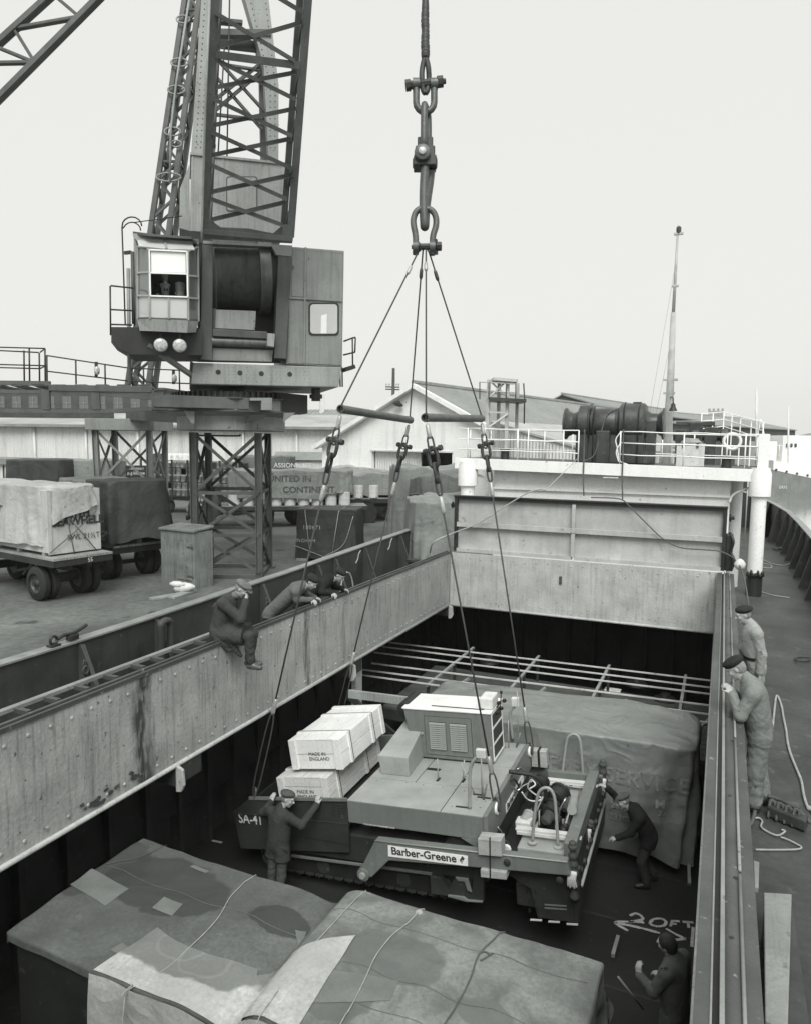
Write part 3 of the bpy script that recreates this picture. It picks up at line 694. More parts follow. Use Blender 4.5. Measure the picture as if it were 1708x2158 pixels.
for k in range(64):
    a = 2*PI*k/64; d = Vector((math.cos(a), math.sin(a), 0)); tooth.obox(Vector((G.x, G.y, (zC+zD_)/2))+d*1.78, d*.04, d.cross(CZ)*.035, CZ*(zD_-zC)*.5)
tooth.build('gear_teeth', m_crk, CR, kind='stuff')
rv = MB()
for k in range(8):
    a0 = ang+k*PI/4; a1_ = a0+PI/4
    for t in [i/12+.04 for i in range(12)]:
        p = Vector((G.x, G.y, 0))+(Vector((math.cos(a0), math.sin(a0), 0)).lerp(Vector((math.cos(a1_), math.sin(a1_), 0)), t))*1.662
        d = Vector((math.cos((a0+a1_)/2), math.sin((a0+a1_)/2), 0))
        rv.dome(p+CZ*(zA+.08), d, .016, 5)
        if t % .3 < .1:
            for j in range(4): rv.dome(p+CZ*(zA+.14+j*.08), d, .016, 5)
rv.build('rivets', m_cr, r0, kind='stuff')
MB().cyl((G.x, G.y, zD_-.1), (G.x, G.y, cr(500, 800, 0).z+.1), .42, 20).build('pivot', m_crk, CR, auto=40)
p = cr(*a2(1440, 1210), 1.3); MB().cyl(p-CZ*.2, p+CZ*.35, .14, 14).lathe(p-CZ*.12, CZ, [(0, .2), (.12, .2)], 14).build('pinion', m_crk, CR, auto=40)
slab([a2(1155, 1192), a2(1385, 1215), a2(1385, 1335), a2(1155, 1320)], 1.2, 1.6, 'ring_bracket', m_crk)
slab([a2(1005, 1232), a2(1152, 1232), a2(1152, 1312), a2(1080, 1312), a2(1080, 1250), a2(1005, 1250)], 2.05, .3, 'ring_bracket', m_cr)
slab([a2(455, 1210), a2(1000, 1235), a2(1000, 1308), a2(365, 1290), a2(365, 1230)], 1.9, 1.2, 'ring_arm', m_gir0, bevel=.01)
slab([a2(570, 1318), a2(640, 1320), a2(640, 1400), a2(620, 1400)], 1.6, .1, 'ring_bracket', m_cr)
slab([a2(1230, 1330), a2(1305, 1330), a2(1225, 1395)], 1.5, .1, 'ring_bracket', m_cr)
slab([a2(1005, 1345), a2(1115, 1345), a2(1090, 1375), a2(975, 1400)], 1.95, .25, 'ring_bracket', m_crk)
# conduit and hanging pipe between the tower legs
MB().tube(smooth_path([cr(*a4(20, 700), .9), cr(*a4(22, 420), .9), cr(*a4(40, 412), .9), cr(*a4(280, 415), .9), cr(*a4(300, 405), .9)]), .028, 6).build('pipe', m_crk, CR, smooth=True)
# --- lower slab of the revolving body
VF = 2.0
sl = slab([a2(633, 1000), a2(1610, 1030), a2(1590, 1162), a2(618, 1140)], VF, 3.6, 'base_girder', m_crl, bevel=.02)
for x, y in ((797, 1063), (940, 1068), (1081, 1073), (1268, 1077)):
    MB().lathe(cr(*a2(x, y), VF)+CF*.002, CF, [(0, .072), (.004, .072)], 16).build('bolt_hole', m_crk, sl)
rv = MB()
for cx, n in ((690, 3), (880, 2), (1000, 2), (1175, 3), (1375, 2)):
    for i in range(n):
        for j in range(5):
            rv.dome(cr(*a2(cx-(n-1)*14+28*i+(6 if j % 2 else 0), 1022+j*23+cx*.008), VF), CF, .022)
for k in range(44): rv.dome(cr(*a2(628+k*22, 1139+k*.45), VF)-CZ*.02, -CZ, .02)
rv.build('rivets', m_crl, sl, kind='stuff')
slab([a2(612, 990), a2(635, 1000), a2(620, 1142), a2(612, 1130)], VF-.1, 3.0, 'base_girder', m_crd)
# --- jib foot frames, rope drum and its guards
for A_, in (([a2(692, 205), a2(762, 210), a2(758, 985), a2(678, 980)],), ([a2(1195, 245), a2(1280, 250), a2(1245, 975), a2(1165, 970)],)):
    slab(A_, VF+.18, .5, 'foot_frame', m_crd, bevel=.01)
slab([a2(690, 195), a2(1285, 228), a2(1280, 300), a2(1180, 290), a2(1150, 235), a2(700, 215)], VF+.2, .3, 'head_plate', m_cr)
slab([a2(670, 210), a2(1285, 240), a2(1260, 1000), a2(660, 990)], .6, .3, 'back_plate', m_crk)
dc = cr(*a2(960, 430), VF-.95); dl = cr(*a2(772, 420), VF-.95); drr = cr(*a2(1170, 430), VF-.95); rd = (cr(960, a2(0, 215)[1], VF).z-cr(960, a2(0, 650)[1], VF).z)/2
dax = (drr-dl); Ld = dax.length; dax.normalize()
m_drum = mat('rope_drum_steel', .12, .36, .3, 1.2, streak=.55, streak_scale=7, spots=.25, spot_v=.09, spec=.6, bump=.2)
q = MB(); prof = [(0, .02), (0, rd)]
ng = 40
for k in range(ng): prof += [((k+.25)*Ld*.70/ng, rd), ((k+.75)*Ld*.70/ng, rd-.018)]
prof += [(Ld*.70, rd)]
q.lathe(dl, dax, prof, 40).build('rope_drum', m_drum, CR, auto=60)
MB().lathe(dl+dax*Ld*.70, dax, [(0, rd+.10), (.03, rd+.12), (Ld*.18, rd+.12), (Ld*.2, rd+.02), (Ld*.28, rd-.1)], 40).build('brake_flange', m_drum, CR, auto=40)
slab([a2(780, 650), a2(1045, 660), a2(1038, 785), a2(775, 772)], VF+.02, .04, 'guard_plate', m_crl)
slab([a2(762, 642), a2(782, 642), a2(777, 775), a2(762, 772)], VF+.05, .08, 'guard_frame', m_crd)
slab([a2(760, 775), a2(1120, 795), a2(1120, 845), a2(760, 825)], VF+.30, .3, 'cross_beam', m_crd, bevel=.02)
pA, pB = cr(*a2(755, 860), VF+.12), cr(*a2(1130, 872), VF+.12); MB().cyl(pA, pB, .13, 16).build('fairlead_roller', m_drum, CR, auto=40)
slab([a2(1122, 805), a2(1170, 810), a2(1165, 897), a2(1118, 890)], VF+.45, .3, 'wood_block', m_wood, bevel=.01)
slab([a2(760, 902), a2(1160, 918), a2(1150, 995), a2(756, 985)], VF+.06, .3, 'lower_panel', m_cr, bevel=.01)
# --- machinery house on the right: panels with proud seams, window
hp = [a2(1280, 236), a2(1625, 263), a2(1612, 1028), a2(1245, 1012)]
hs = slab(hp, VF-.05, 3.2, 'machinery_house', m_cr, bevel=.01)
def pan(x0, y0, x1, y1, sh0, sh1): slab([a2(x0, y0), a2(x1, y0+sh0), a2(x1+sh1, y1+sh0), a2(x0+sh1, y1)], VF-.03, .02, 'panel', m_cr, hs, bevel=.006)
pan(1285, 243, 1366, 562, 6, -6); pan(1378, 250, 1617, 575, 14, -2)
pan(1262, 585, 1362, 1005, 5, -6)
slab([a2(1374, 592), a2(1612, 606), a2(1607, 1018), a2(1370, 1006)], VF-.03, .02, 'panel', m_cr, hs, bevel=.006)
for (p, q) in (((1372, 240), (1362, 1005)), ((1262, 572), (1612, 592))):
    MB().bar(cr(*a2(*p), VF), cr(*a2(*q), VF), .05, .03, CF).build('seam', m_cr, hs)
def rounded(c, w, h, r, n=5):
    o = []
    for (sx, sy, a0) in ((1, 1, 0), (-1, 1, PI/2), (-1, -1, PI), (1, -1, 3*PI/2)):
        for k in range(n): a = a0+PI/2*k/(n-1); o.append((c[0]+sx*(w/2-r)+r*math.cos(a), c[1]+sy*(h/2-r)+r*math.sin(a)))
    return o
wc = a2(1492, 712)
slab([(x, y) for x, y in rounded(wc, 64, 69, 8)], VF-.005, .03, 'window_frame', m_crk, hs)
slab([(x, y) for x, y in rounded(wc, 57, 62, 7)], VF+.003, .012, 'window', m_pane_l, hs)
slab([a2(1475, 690), a2(1512, 678), a2(1510, 808), a2(1472, 808)], VF+.006, .004, 'lit_gap', m_pane_b, hs)  # bright patch on the pane: a reflection put in as colour
rv = MB()
for k in range(26):
    t = k/25
    for a_, b_ in (((1288, 250), (1612, 275)), ((1250, 1000), (1606, 1015)), ((1620, 275), (1608, 1015)), ((1282, 250), (1252, 1000)), ((1372, 255), (1362, 1000))): rv.dome(cr(*a2(lerp(a_[0], b_[0], t), lerp(a_[1], b_[1], t)), VF-.005), CF, .014, 5)
rv.build('rivets', m_cr, hs, kind='stuff')
# rear corner walkway and rail on the right
p0 = cr(*a2(1620, 1050), 1.2); p1 = cr(*a2(1685, 1030), 1.2)
MB().bar(p0, p1, .6, .12).build('side_step', m_crk, CR)
for (pa, pb) in (((1622, 860), (1680, 838)), ((1620, 950), (1682, 935)), ((1700, 835), (1696, 932)), ((1680, 838), (1682, 1040)), ((1598, 1030), (1600, 1160)), ((1612, 1030), (1614, 1160)), ((1680, 838), (1700, 833)), ((1682, 935), (1698, 930))):
    MB().tube([cr(*a2(*pa), 1.2), cr(*a2(*pb), 1.2)], .025, 6).build('rail', m_crk, CR, smooth=True)
# --- upper house behind the jib
hv = .9
uh = slab([a1(620, 1008), a1(1232, 1075), a1(1225, 1560), a1(612, 1520)], hv, 2.0, 'upper_house', m_crl, bevel=.01)
slab([a1(612, 1000), a1(1240, 1068), a1(1240, 1082), a1(612, 1016)], hv+.05, 2.1, 'roof', m_crl, uh)
slab([(x, y) for x, y in rounded(a1(952, 1275), 66, 74, 6)], hv+.015, .02, 'window_frame', m_crd, uh)
slab([(x, y) for x, y in rounded(a1(952, 1275), 61, 69, 5)], hv+.02, .02, 'window', m_crl, uh)
for x in (630, 830, 1075): MB().bar(cr(*a1(x, 1012+(x-620)*.11), hv+.01), cr(*a1(x-6, 1520), hv+.01), .04, .02, CF).build('seam', m_crl, uh)
slab([a1(545, 1240), a1(608, 1080), a1(612, 1520), a1(540, 1500)], hv-.2, 1.8, 'side_wall', m_crl, uh)
# --- A-frame columns above it, riveted box plates, cross beams
av = .3
colL = slab([a1(690, -80), a1(795, -80), a1(705, 1015), a1(618, 1010)], av, .45, 'frame_column', m_crl)
colR = slab([a1(952, -80), a1(1120, -80), a1(1195, 560), a1(1194, 1062), a1(1130, 1060), a1(1095, 420)], av, .45, 'frame_column', m_crl)
slab([a1(1040, 250), a1(1092, 250), a1(1130, 1060), a1(1080, 1052), a1(1068, 500)], av-.5, .3, 'frame_column', m_crd)
rv = MB()
for k in range(26):
    y = 20+k*38
    for s in (0, 1):
        t = (y+80)/1095; rv.dome(cr(*a1(lerp(700+78*(1-s)*.9+ (0 if s else 0), 632+ (56 if s == 0 else 0), t) if False else lerp(715, 648, t)+s*40*(1-.25*t), y), av), CF, .022, 5)
        t2 = min(1, (y+80)/640); rv.dome(cr(*a1(lerp(990, 1140, t2)+s*lerp(110, 32, t2), y), av), CF, .022, 5)
rv.build('rivets', m_crd, CR, kind='stuff')
for (pts, v, m) in (([a1(785, 185), a1(1145, 190), a1(1145, 232), a1(785, 225)], av+.05, m_crd), ([a1(785, 200), a1(1060, 275), a1(1085, 325), a1(785, 290)], av-.4, m_crk), ([a1(790, 112), a1(958, 128), a1(958, 150), a1(790, 134)], av-.2, m_crd)):
    slab(pts, v, .25, 'cross_beam', m)
for a, b in (((770, 490), (1085, 850)), ((800, 400), (1190, 830)), ((760, 740), (1070, 480)), ((770, 660), (1060, 430)), ((765, 752), (1085, 790)), ((870, 430), (1060, 460))):
    MB().angle(cr(*a1(*a), av-.3), cr(*a1(*b), av-.3), .11, .015, CF).build('brace', m_crd, CR)
for a, b in (((872, -20), (855, 1030)), ((838, 300), (797, 1000))):
    MB().tube([cr(*a1(*a), av+.3), cr(*a1(*b), av+.3)], .022, 6).build('luffing_wire', m_crk, CR, smooth=True)
# --- main jib, leaning out over the ship
TH = math.radians(21); JN = CF*math.cos(TH)-CZ*math.sin(TH); JD = CF*math.sin(TH)+CZ*math.cos(TH); JP = cr(*a2(980, 960), VF+.35)
def jp(px, py, off=0): return VP(px, py, JP+JN*off, JN)
m_jib = m_crd
def chord_pts(lo, hi, off, ext=9): a, b = jp(*lo, off), jp(*hi, off); return a, b+(b-a).normalized()*ext
fl = chord_pts((431, 500), (453, 0), 0); fr_ = chord_pts((612, 500), (649, 0), 0)
rl = chord_pts((440, 490), (462, 0), -1.0); rr = chord_pts((597, 490), (632, 0), -1.0)
q = MB()
for (a, b) in (fl, fr_): q.bar(a, b, .20, .02, JN); q.bar(a-JN*.1, b-JN*.1, .02, .2, JN)
jib = q.build('jib', m_jib, CR)
MB().bar(rl[0], rl[1], .14, .14, JN).build('chord', m_jib, jib); MB().bar(rr[0], rr[1], .16, .14, JN).build('chord', m_jib, jib)
def jb(a, b, off, w=.10): MB().angle(jp(*a1(*a), off), jp(*a1(*b), off), w, .014, JN).build('brace', m_jib, jib)
for a, b in (((780, 85), (1300, 400)), ((790, 395), (1310, 655)), ((765, 650), (1285, 895)), ((755, 870), (1290, 1110)), ((750, 1085), (1250, 1310)), ((740, 1305), (1220, 1480)), ((1190, -20), (1355, 80))): jb(a, b, .02)
for a, b in (((780, 310), (1350, 145)), ((770, 575), (1310, 475)), ((755, 825), (1310, 712)), ((755, 1020), (1280, 910)), ((750, 1262), (1290, 1148)), ((750, 1445), (1255, 1325))): jb(a, b, -.05)
MB().bar(jp(*a1(780, 358), .03), jp(*a1(1330, 430), .03), .16, .12, JN).build('brace', m_jib, jib)
for k in range(8): # continuing above the picture
    A0, B0 = fl[1]-(fl[1]-fl[0]).normalized()*(8.6-k*1.1), fr_[1]-(fr_[1]-fr_[0]).normalized()*(8.6-k*1.1); dz = JD*1.05
    MB().angle(A0, B0+dz, .1, .014, JN).build('brace', m_jib, jib); MB().angle(A0+dz, B0, .1, .014, JN).build('brace', m_jib, jib)
for k in range(13): # side faces
    t0, t1 = k/13, (k+1)/13
    MB().angle(fl[0].lerp(fl[1], t0), rl[0].lerp(rl[1], t1), .08, .012, CU).build('brace', m_jib, jib)
    MB().angle(rr[0].lerp(rr[1], t0), fr_[0].lerp(fr_[1], t1), .08, .012, CU).build('brace', m_jib, jib)
MB().prism([jp(*a2(700, 60), .03), jp(*a2(745, 60), .03), jp(*a2(815, 110), .03), jp(*a2(1000, 118), .03), jp(*a2(1160, 150), .03), jp(*a2(1225, 95), .03), jp(*a2(1290, 90), .03), jp(*a2(1285, 215), .03), jp(*a2(690, 185), .03)], -JN*.1).build('foot_gusset', m_jib, jib)
MB().bar(jp(*a2(700, 135), .12), jp(*a2(1288, 185), .12), .12, .05, JN).build('foot_beam', m_jib, jib)
MB().tube([jp(*a2(690, 200), .15), jp(*a1(690, 1490), .15), jp(*a1(712, 700), .15), jp(*a1(742, -40), .15)], .03, 6).build('signal_cable', m_crl, jib, smooth=True)
# --- driver's cab: bay front of glazed panels
cv = VF+1.15
def cs_(pts, v0, v1, name, m, parent, th=.03): # polygon with corner depths
    P = [cr(*a2(x, y), v) for (x, y), v in zip(pts, v0)]; n = (P[1]-P[0]).cross(P[2]-P[0]).normalized()
    if n.dot(CAM-P[0]) < 0: n = -n
    return MB().prism(P, -n*th).build(name, m, parent)
bv = cv-.55
m_cabf = mat('cab_frame_paint', .30, .5, .15, 2, streak=.2, bump=.1)
cab = MB()
def c2(x, y, v): return cr(*a2(x, y), v)
# floor, roof and rear of the cab as one shell, open at the front
fl_ = [c2(262, 715, bv), c2(345, 712, cv), c2(600, 722, cv), c2(668, 728, bv)]
cab.prism(fl_+[c2(668, 728, bv-1.5), c2(262, 715, bv-1.5)], CZ*.05)
rf = [c2(235, 150, bv), c2(330, 165, cv-.1), c2(620, 185, cv-.1), c2(668, 240, bv)]
cab.prism(rf+[c2(668, 200, bv-1.5), c2(235, 150, bv-1.5)], CZ*.06)
cab.prism([c2(245, 150, bv-1.5), c2(668, 200, bv-1.5), c2(668, 728, bv-1.5), c2(262, 715, bv-1.5)], -CF*.04)
cab = cab.build('cab', m_crd, CR)
cs_([(240, 155), (262, 240), (262, 715), (240, 715)], (bv-1.5, bv, bv, bv-1.5), 0, 'side_wall', m_cabf, cab)
# panes
cs_([(268, 240), (336, 262), (340, 405), (268, 410)], (bv, cv-.03, cv-.03, bv), 0, 'pane', m_pane, cab)
cs_([(268, 418), (336, 410), (340, 555), (270, 555)], (bv, cv-.03, cv-.03, bv), 0, 'pane', m_pane, cab)
cs_([(270, 562), (338, 562), (342, 705), (272, 708)], (bv, cv-.03, cv-.03, bv), 0, 'pane', m_pane_l, cab)
cs_([(352, 262), (582, 272), (584, 412), (355, 405)], (cv,)*4, 0, 'pane', m_pane_b, cab)
cs_([(350, 566), (468, 570), (468, 708), (352, 702)], (cv,)*4, 0, 'pane', m_pane_l, cab)
cs_([(474, 570), (592, 574), (592, 714), (474, 710)], (cv,)*4, 0, 'pane', m_pane_l, cab)
cs_([(606, 272), (658, 240), (660, 430), (606, 425)], (cv-.03, bv, bv, cv-.03), 0, 'pane', m_pane, cab)
cs_([(606, 432), (660, 438), (662, 575), (606, 570)], (cv-.03, bv, bv, cv-.03), 0, 'pane', m_pane, cab)
cs_([(606, 580), (662, 584), (664, 722), (606, 715)], (cv-.03, bv, bv, cv-.03), 0, 'pane', m_pane, cab)
cs_([(262, 188), (440, 198), (452, 250), (275, 232)], (cv-.35, cv-.35, cv, cv-.06), 0, 'pane', m_pane_l, cab)
cs_([(450, 198), (622, 208), (642, 255), (462, 252)], (cv-.35, cv-.35, cv-.06, cv), 0, 'pane', m_pane_l, cab)
cs_([(232, 148), (622, 178), (625, 206), (240, 184)], (cv-.42,)*4, 0, 'roof_edge', m_cabf, cab)
for a, b, va, vb in (((340, 250), (346, 712), cv, cv), ((598, 262), (600, 722), cv, cv), ((264, 232), (266, 715), bv, bv), ((664, 240), (668, 728), bv, bv), ((340, 256), (598, 268), cv, cv), ((345, 562), (600, 572), cv, cv),
                     ((265, 410), (342, 405), bv, cv), ((265, 560), (342, 560), bv, cv), ((602, 428), (662, 434), cv, bv), ((602, 574), (664, 580), cv, bv), ((268, 236), (345, 256), bv, cv), ((598, 266), (662, 238), cv, bv), ((471, 570), (471, 712), cv, cv), ((345, 410), (598, 416), cv, cv), ((445, 195), (457, 252), cv-.35, cv), ((255, 190), (640, 208), cv-.35, cv-.35)):
    MB().bar(c2(*a, va+.01), c2(*b, vb+.01), .05, .05, CF).build('window_bar', m_cabf, cab)
fw = MB()
for a, b in (((343, 256), (590, 268)), ((343, 256), (350, 560)), ((590, 268), (596, 566)), ((350, 560), (596, 568)), ((345, 408), (594, 416))): fw.bar(c2(*a, cv+.04), c2(*b, cv+.04), .035, .03, CF)
fw.build('window_frame', m_white, cab)
sk = MB(); lo = [c2(280, 790, bv+.1), c2(355, 792, cv-.05), c2(590, 803, cv-.05), c2(650, 800, bv+.1)]
for i in range(3): sk.add([fl_[i], fl_[i+1], lo[i+1], lo[i]], [(0, 1, 2, 3)])
sk.prism(lo+[c2(650, 800, bv-1.3), c2(280, 790, bv-1.3)], CZ*.02); sk.build('skirt', m_crl, cab)
for x, y in ((418, 883), (543, 887)):
    p = c2(x, y, cv-.1); q = MB().lathe(p-CF*.22, CF, [(0, .06), (.06, .13), (.18, .185), (.22, .185)], 20).build('headlamp', m_crd, CR, auto=40)
    MB().lathe(p, CF, [(0, .17), (.02, .15), (.04, .06)], 20).build('lens', m_lamp, q, auto=60)
    MB().bar(p+CZ*.15-CF*.1, p+CZ*.33-CF*.1, .04).build('bracket', m_crk, q)
slab([a2(92, 765), a2(690, 770), a2(690, 950), a2(220, 945), a2(92, 868)], bv-.1, 1.9, 'cab_platform', m_crk)
MB().bar(cr(*a2(330, 885), bv-.15), cr(*a2(632, 1090), VF-.2), .22, .1, CZ).build('platform_brace', m_cr, CR)
rl_ = MB()
for a, b in (((85, 495), (88, 820)), ((88, 493), (245, 510)), ((85, 650), (240, 658)), ((88, 748), (230, 752)), ((245, 490), (245, 760))): rl_.tube([c2(*a, bv-.2), c2(*b, bv-.2)], .022, 6)
rl_.build('platform_rail', m_crk, CR, smooth=True)
# ladder with hoops at the cab's rear corner
for x in (178, 300):
    pass
pp = [c2(185, 755, bv-.9), c2(170, 300, bv-.9), c2(163, 110, bv-.9)]+[c2(228+65*math.cos(PI-t*PI/8), 100-60*math.sin(t*PI/8), bv-.9) for t in range(1, 9)]
MB().tube(pp, .02, 6).build('ladder_rail', m_crk, CR, smooth=True)
pp = [c2(168, 115, bv-1.3)]+[c2(228+58*math.cos(PI-t*PI/8), 130-55*math.sin(t*PI/8), bv-1.3) for t in range(1, 9)]
MB().tube(pp, .018, 6).build('ladder_rail', m_crk, CR, smooth=True)
MB().tube([c2(235, 78, bv-1), c2(560, 34, bv-1)], .015, 5).build('ladder_rail', m_crk, CR, smooth=True)
MB().tube([c2(212, 1140, bv-.6), c2(205, 380, bv-.6)], .05, 8).build('stand_pipe', m_cr, CR, smooth=True)
MB().box(c2(175, 265, bv-.8), c2(228, 285, bv-.7)).build('step', m_crk, CR)
MB().tube([c2(232, 270, bv-.6), c2(240, 745, bv-.6)], .05, 8).build('stand_pipe', m_crd, CR, smooth=True)
# --- portal girder running off to the left, walkway, guard rails and lamps
gd = VD(330, 850, 24.5); gn = (Vector((gd.x, gd.y, 0))-Vector((CAM.x, CAM.y, 0))).normalized(); gn = (gn+Vector((.0, .12, 0))).normalized()
def gp(x, y, o=0): return VP(*a3(x, y), gd+gn*o, gn)
m_gir = mat('girder_paint', .105, .55, .2, 1.3, streak=.25, spots=.2, spot_v=.06, bump=.15)
def gpx(P, o, depth, name, m, **k):
    if m is m_cr: m = m_gir
    return MB().prism([gp(*q, o) for q in P], gn*depth).build(name, m, CR, **k)
for o in (0, 2.6):
    gpx([(-260, 298), (372, 305), (372, 340), (-260, 330)], o+.1, .25, 'top_chord', m_cr)
    gpx([(365, 330), (1140, 345), (1140, 392), (365, 378)], o-.05, .3, 'top_chord', m_cr, bevel=.01)
    gpx([(-260, 368), (305, 372), (305, 398), (-260, 394)], o, .2, 'rail_chord', m_cr)
    gpx([(745, 388), (1140, 415), (1140, 447), (745, 412)], o, .2, 'rail_chord', m_cr)
    gpx([(-260, 510), (750, 520), (1145, 497), (1145, 530), (750, 548), (-260, 540)], o, .25, 'bottom_chord', m_cr)
    for x0, x1 in ((305, 370), (685, 747), (-130, -70), (1135, 1160)): gpx([(x0, 370), (x1, 372), (x1+8, 522), (x0+8, 520)], o-.02, .2, 'upright', m_cr, bevel=.01)
gpx([(1140, 432), (1500, 432), (1500, 525), (1140, 522)], -.3, .5, 'end_block', m_cr, bevel=.01)
gpx([(1255, 380), (1345, 385), (1400, 432), (1255, 432)], -.1, .3, 'bracket', m_crd)
for k in range(9): gpx([(-240+k*160, 330), (-150+k*160, 330), (-150+k*160, 342), (-240+k*160, 342)], .1, 2.5, 'walk_plank', m_crd)
gr = MB()
def rl3(a, b, o, r=.022): gr.tube([gp(*a, o), gp(*b, o)], r, 6)
for a, b in (((-200, 45), (340, 60)), ((-200, 66), (290, 90)), ((-200, 175), (348, 190)), ((-200, 198), (300, 212)), ((350, 113), (965, 207)), ((965, 207), (1600, 235)), ((360, 232), (965, 305)), ((965, 305), (1600, 332)), ((340, 60), (300, 90)), ((345, 190), (300, 212))): rl3(a, b, .3)
gr.build('guard_rail', m_crk, CR, smooth=True)
for x, y0, y1 in ((180, 75, 305), (220, 60, 310), (295, 92, 308), (338, 60, 325), (352, 112, 325), (570, 146, 328), (790, 180, 338), (965, 206, 345), (1080, 210, 350), (1350, 228, 398), (1606, 235, 405), (-60, 50, 300)):
    MB().tube([gp(x, y0, .3), gp(x+3, y1, .3)], .026, 6).build('rail_post', m_crk, CR, smooth=True)
for x, y in ((722, 160), (1305, 218)):
    q = gpx([(x-10, y), (x+12, y), (x+12, y+110), (x-10, y+110)], .22, .08, 'lamp_board', m_crk)
    p = gp(x+8, y+68, .1); MB().lathe(p-CZ*.12, CZ, [(0, .05), (.05, .085), (.2, .085), (.26, .04)], 12).build('lamp', m_lamp, q, auto=50)
# far trestle leg of the portal
f2 = VD(278, 960, 31.5); G2 = Vector((f2.x, f2.y, ZQ))
zt2 = VD(278, 885, 31.5).z
trestle(G2, 1.12, ZQ, zt2-.45, [ZQ+.1, 1.0, zt2-.5], .22, 0, CR, m_cr, splay=-.06)
MB().obox(G2+CZ*(zt2-ZQ-.22), tA*1.42, tB*1.42, CZ*.24).build('portal_head', m_cr, CR, bevel=.02)
MB().bar(VD(278, 872, 30.5), VD(430, 878, 24), .5, .5).build('portal_beam', m_crd, CR)
MB().bar(VD(240, 872, 31.5), VD(-120, 868, 29), .5, .4).build('portal_beam', m_crd, CR)

# ------------------------------------------------------------------ lattice jib of the next crane behind, with ladder hoops
JD2 = 26.6
def lat(name, label, segs, d, lacing, w, hoops=None, cat='crane jib', depth=.7, foot=None):
    """segs: left and right chord lines in the picture, at distance d"""
    (l0, l1), (r0, r1) = segs; n = AF.copy(); n.z = 0; n.normalize()
    base = VD((l0[0]+r0[0])/2, (l0[1]+r0[1])/2, d)
    T = thing(name, label, cat, tuple(base if foot is None else foot))
    C4 = []
    for (a, b, o) in ((l0, l1, 0), (r0, r1, 0), (l0, l1, depth), (r0, r1, depth)):
        C4.append((VD(*a, d)+n*o, VD(*b, d)+n*o)); MB().bar(C4[-1][0], C4[-1][1], w, w, n).build('chord', m_crd, T)
    for k in range(lacing):
        t0, t1 = k/lacing, (k+1)/lacing
        for i, j in ((0, 1), (2, 3), (0, 2), (1, 3)):
            a, b = (i, j) if k % 2 else (j, i)
            MB().bar(C4[a][0].lerp(C4[a][1], t0), C4[b][0].lerp(C4[b][1], t1), w*.5, w*.5, n).build('lacing', m_crd, T)
            if k % 4 == 0: MB().bar(C4[a][0].lerp(C4[a][1], t0), C4[b][0].lerp(C4[b][1], t0), w*.5, w*.5, n).build('lacing', m_crd, T)
    for (x, y, rx, ry) in (hoops or []):
        P = [VD(x+rx*math.cos(t*PI/8), y+ry*math.sin(t*PI/8), d-.2) for t in range(17)]
        MB().tube(P, .03, 6).build('ladder_hoop', m_crl, T, smooth=True)
    if hoops: MB().tube([VD(400, -10, d-.3), VD(372, 170, d-.3), VD(360, 270, d-.3), VD(358, 385, d-.3)], .04, 6).build('ladder', m_crl, T, smooth=True)
    return T
lat('crane_jib', 'dark lattice jib with ladder hoops rising behind the crane cab', (((268, 820), (398, -60)), ((312, 820), (428, -60))), JD2, 22, .17,
    hoops=[(a1(565, 130)[0], a1(0, 125)[1], 14, 8), (a1(540, 410)[0], a1(0, 410)[1], 18, 9), (a1(520, 590)[0], a1(0, 590)[1], 18, 9), (a1(495, 865)[0], a1(0, 865)[1], 17, 9), (a1(520, 945)[0], a1(0, 945)[1], 11, 7), (a1(470, 1165)[0], a1(0, 1165)[1], 26, 9)])
lat('crane_jib', 'dark lattice jib crossing the upper left corner of the sky', (((-500, 536), (150, -52)), ((-500, 704), (262, -62))), 24, 16, .16, depth=.12)
# ================================================================== background buildings
a5 = lambda x, y: (922.3+.46*x, 751.5+.46*y)
a8 = lambda x, y: (649+.3484*x, 751.5+.3484*y)
def corr(name, v, per, axis=0, **k): # corrugated sheet: ribs by wave bump
    if name in MATS: return MATS[name]
    m = mat(name, v, .6, .12, .4, streak=.25, streak_scale=2.5, bump=0, **k); n = m.node_tree; N = n.nodes; b = next(q for q in N if q.type == 'BSDF_PRINCIPLED')
    tc = N.new('ShaderNodeTexCoord'); wv = N.new('ShaderNodeTexWave'); wv.wave_type = 'BANDS'; wv.bands_direction = 'XYZ'[axis]; wv.inputs['Scale'].default_value = PI/10/per*1.0
    n.links.new(tc.outputs['Object'], wv.inputs[0]); bp = N.new('ShaderNodeBump'); bp.inputs['Distance'].default_value = .06; bp.inputs['Strength'].default_value = .8
    n.links.new(wv.outputs['Fac'], bp.inputs['Height']); n.links.new(bp.outputs[0], b.inputs['Normal']); return m
m_wall = corr('white_corrugated_wall', .74, .16)
m_roof = corr('grey_corrugated_roof', .27, .22, 1, spots=.3, spot_scale=1.2, spot_v=.17)
m_roof_l = mat('pale_asbestos_roof', .36, .8, .25, .3, spots=.4, spot_scale=1.5, spot_v=.55, bump=.2)
m_wallp = mat('white_rendered_gable', .86, .7, .08, .6, streak=.18, streak_scale=2, bump=.1)
m_brick = mat('dark_brick', .07, .85, .25, .8, bump=.3, bump_scale=8)
m_trim = mat('eaves_trim', .25, .7, .2, 1)
def rotM(o, ang): return Matrix.Translation(Vector(o)) @ Matrix.Rotation(ang, 4, 'Z')
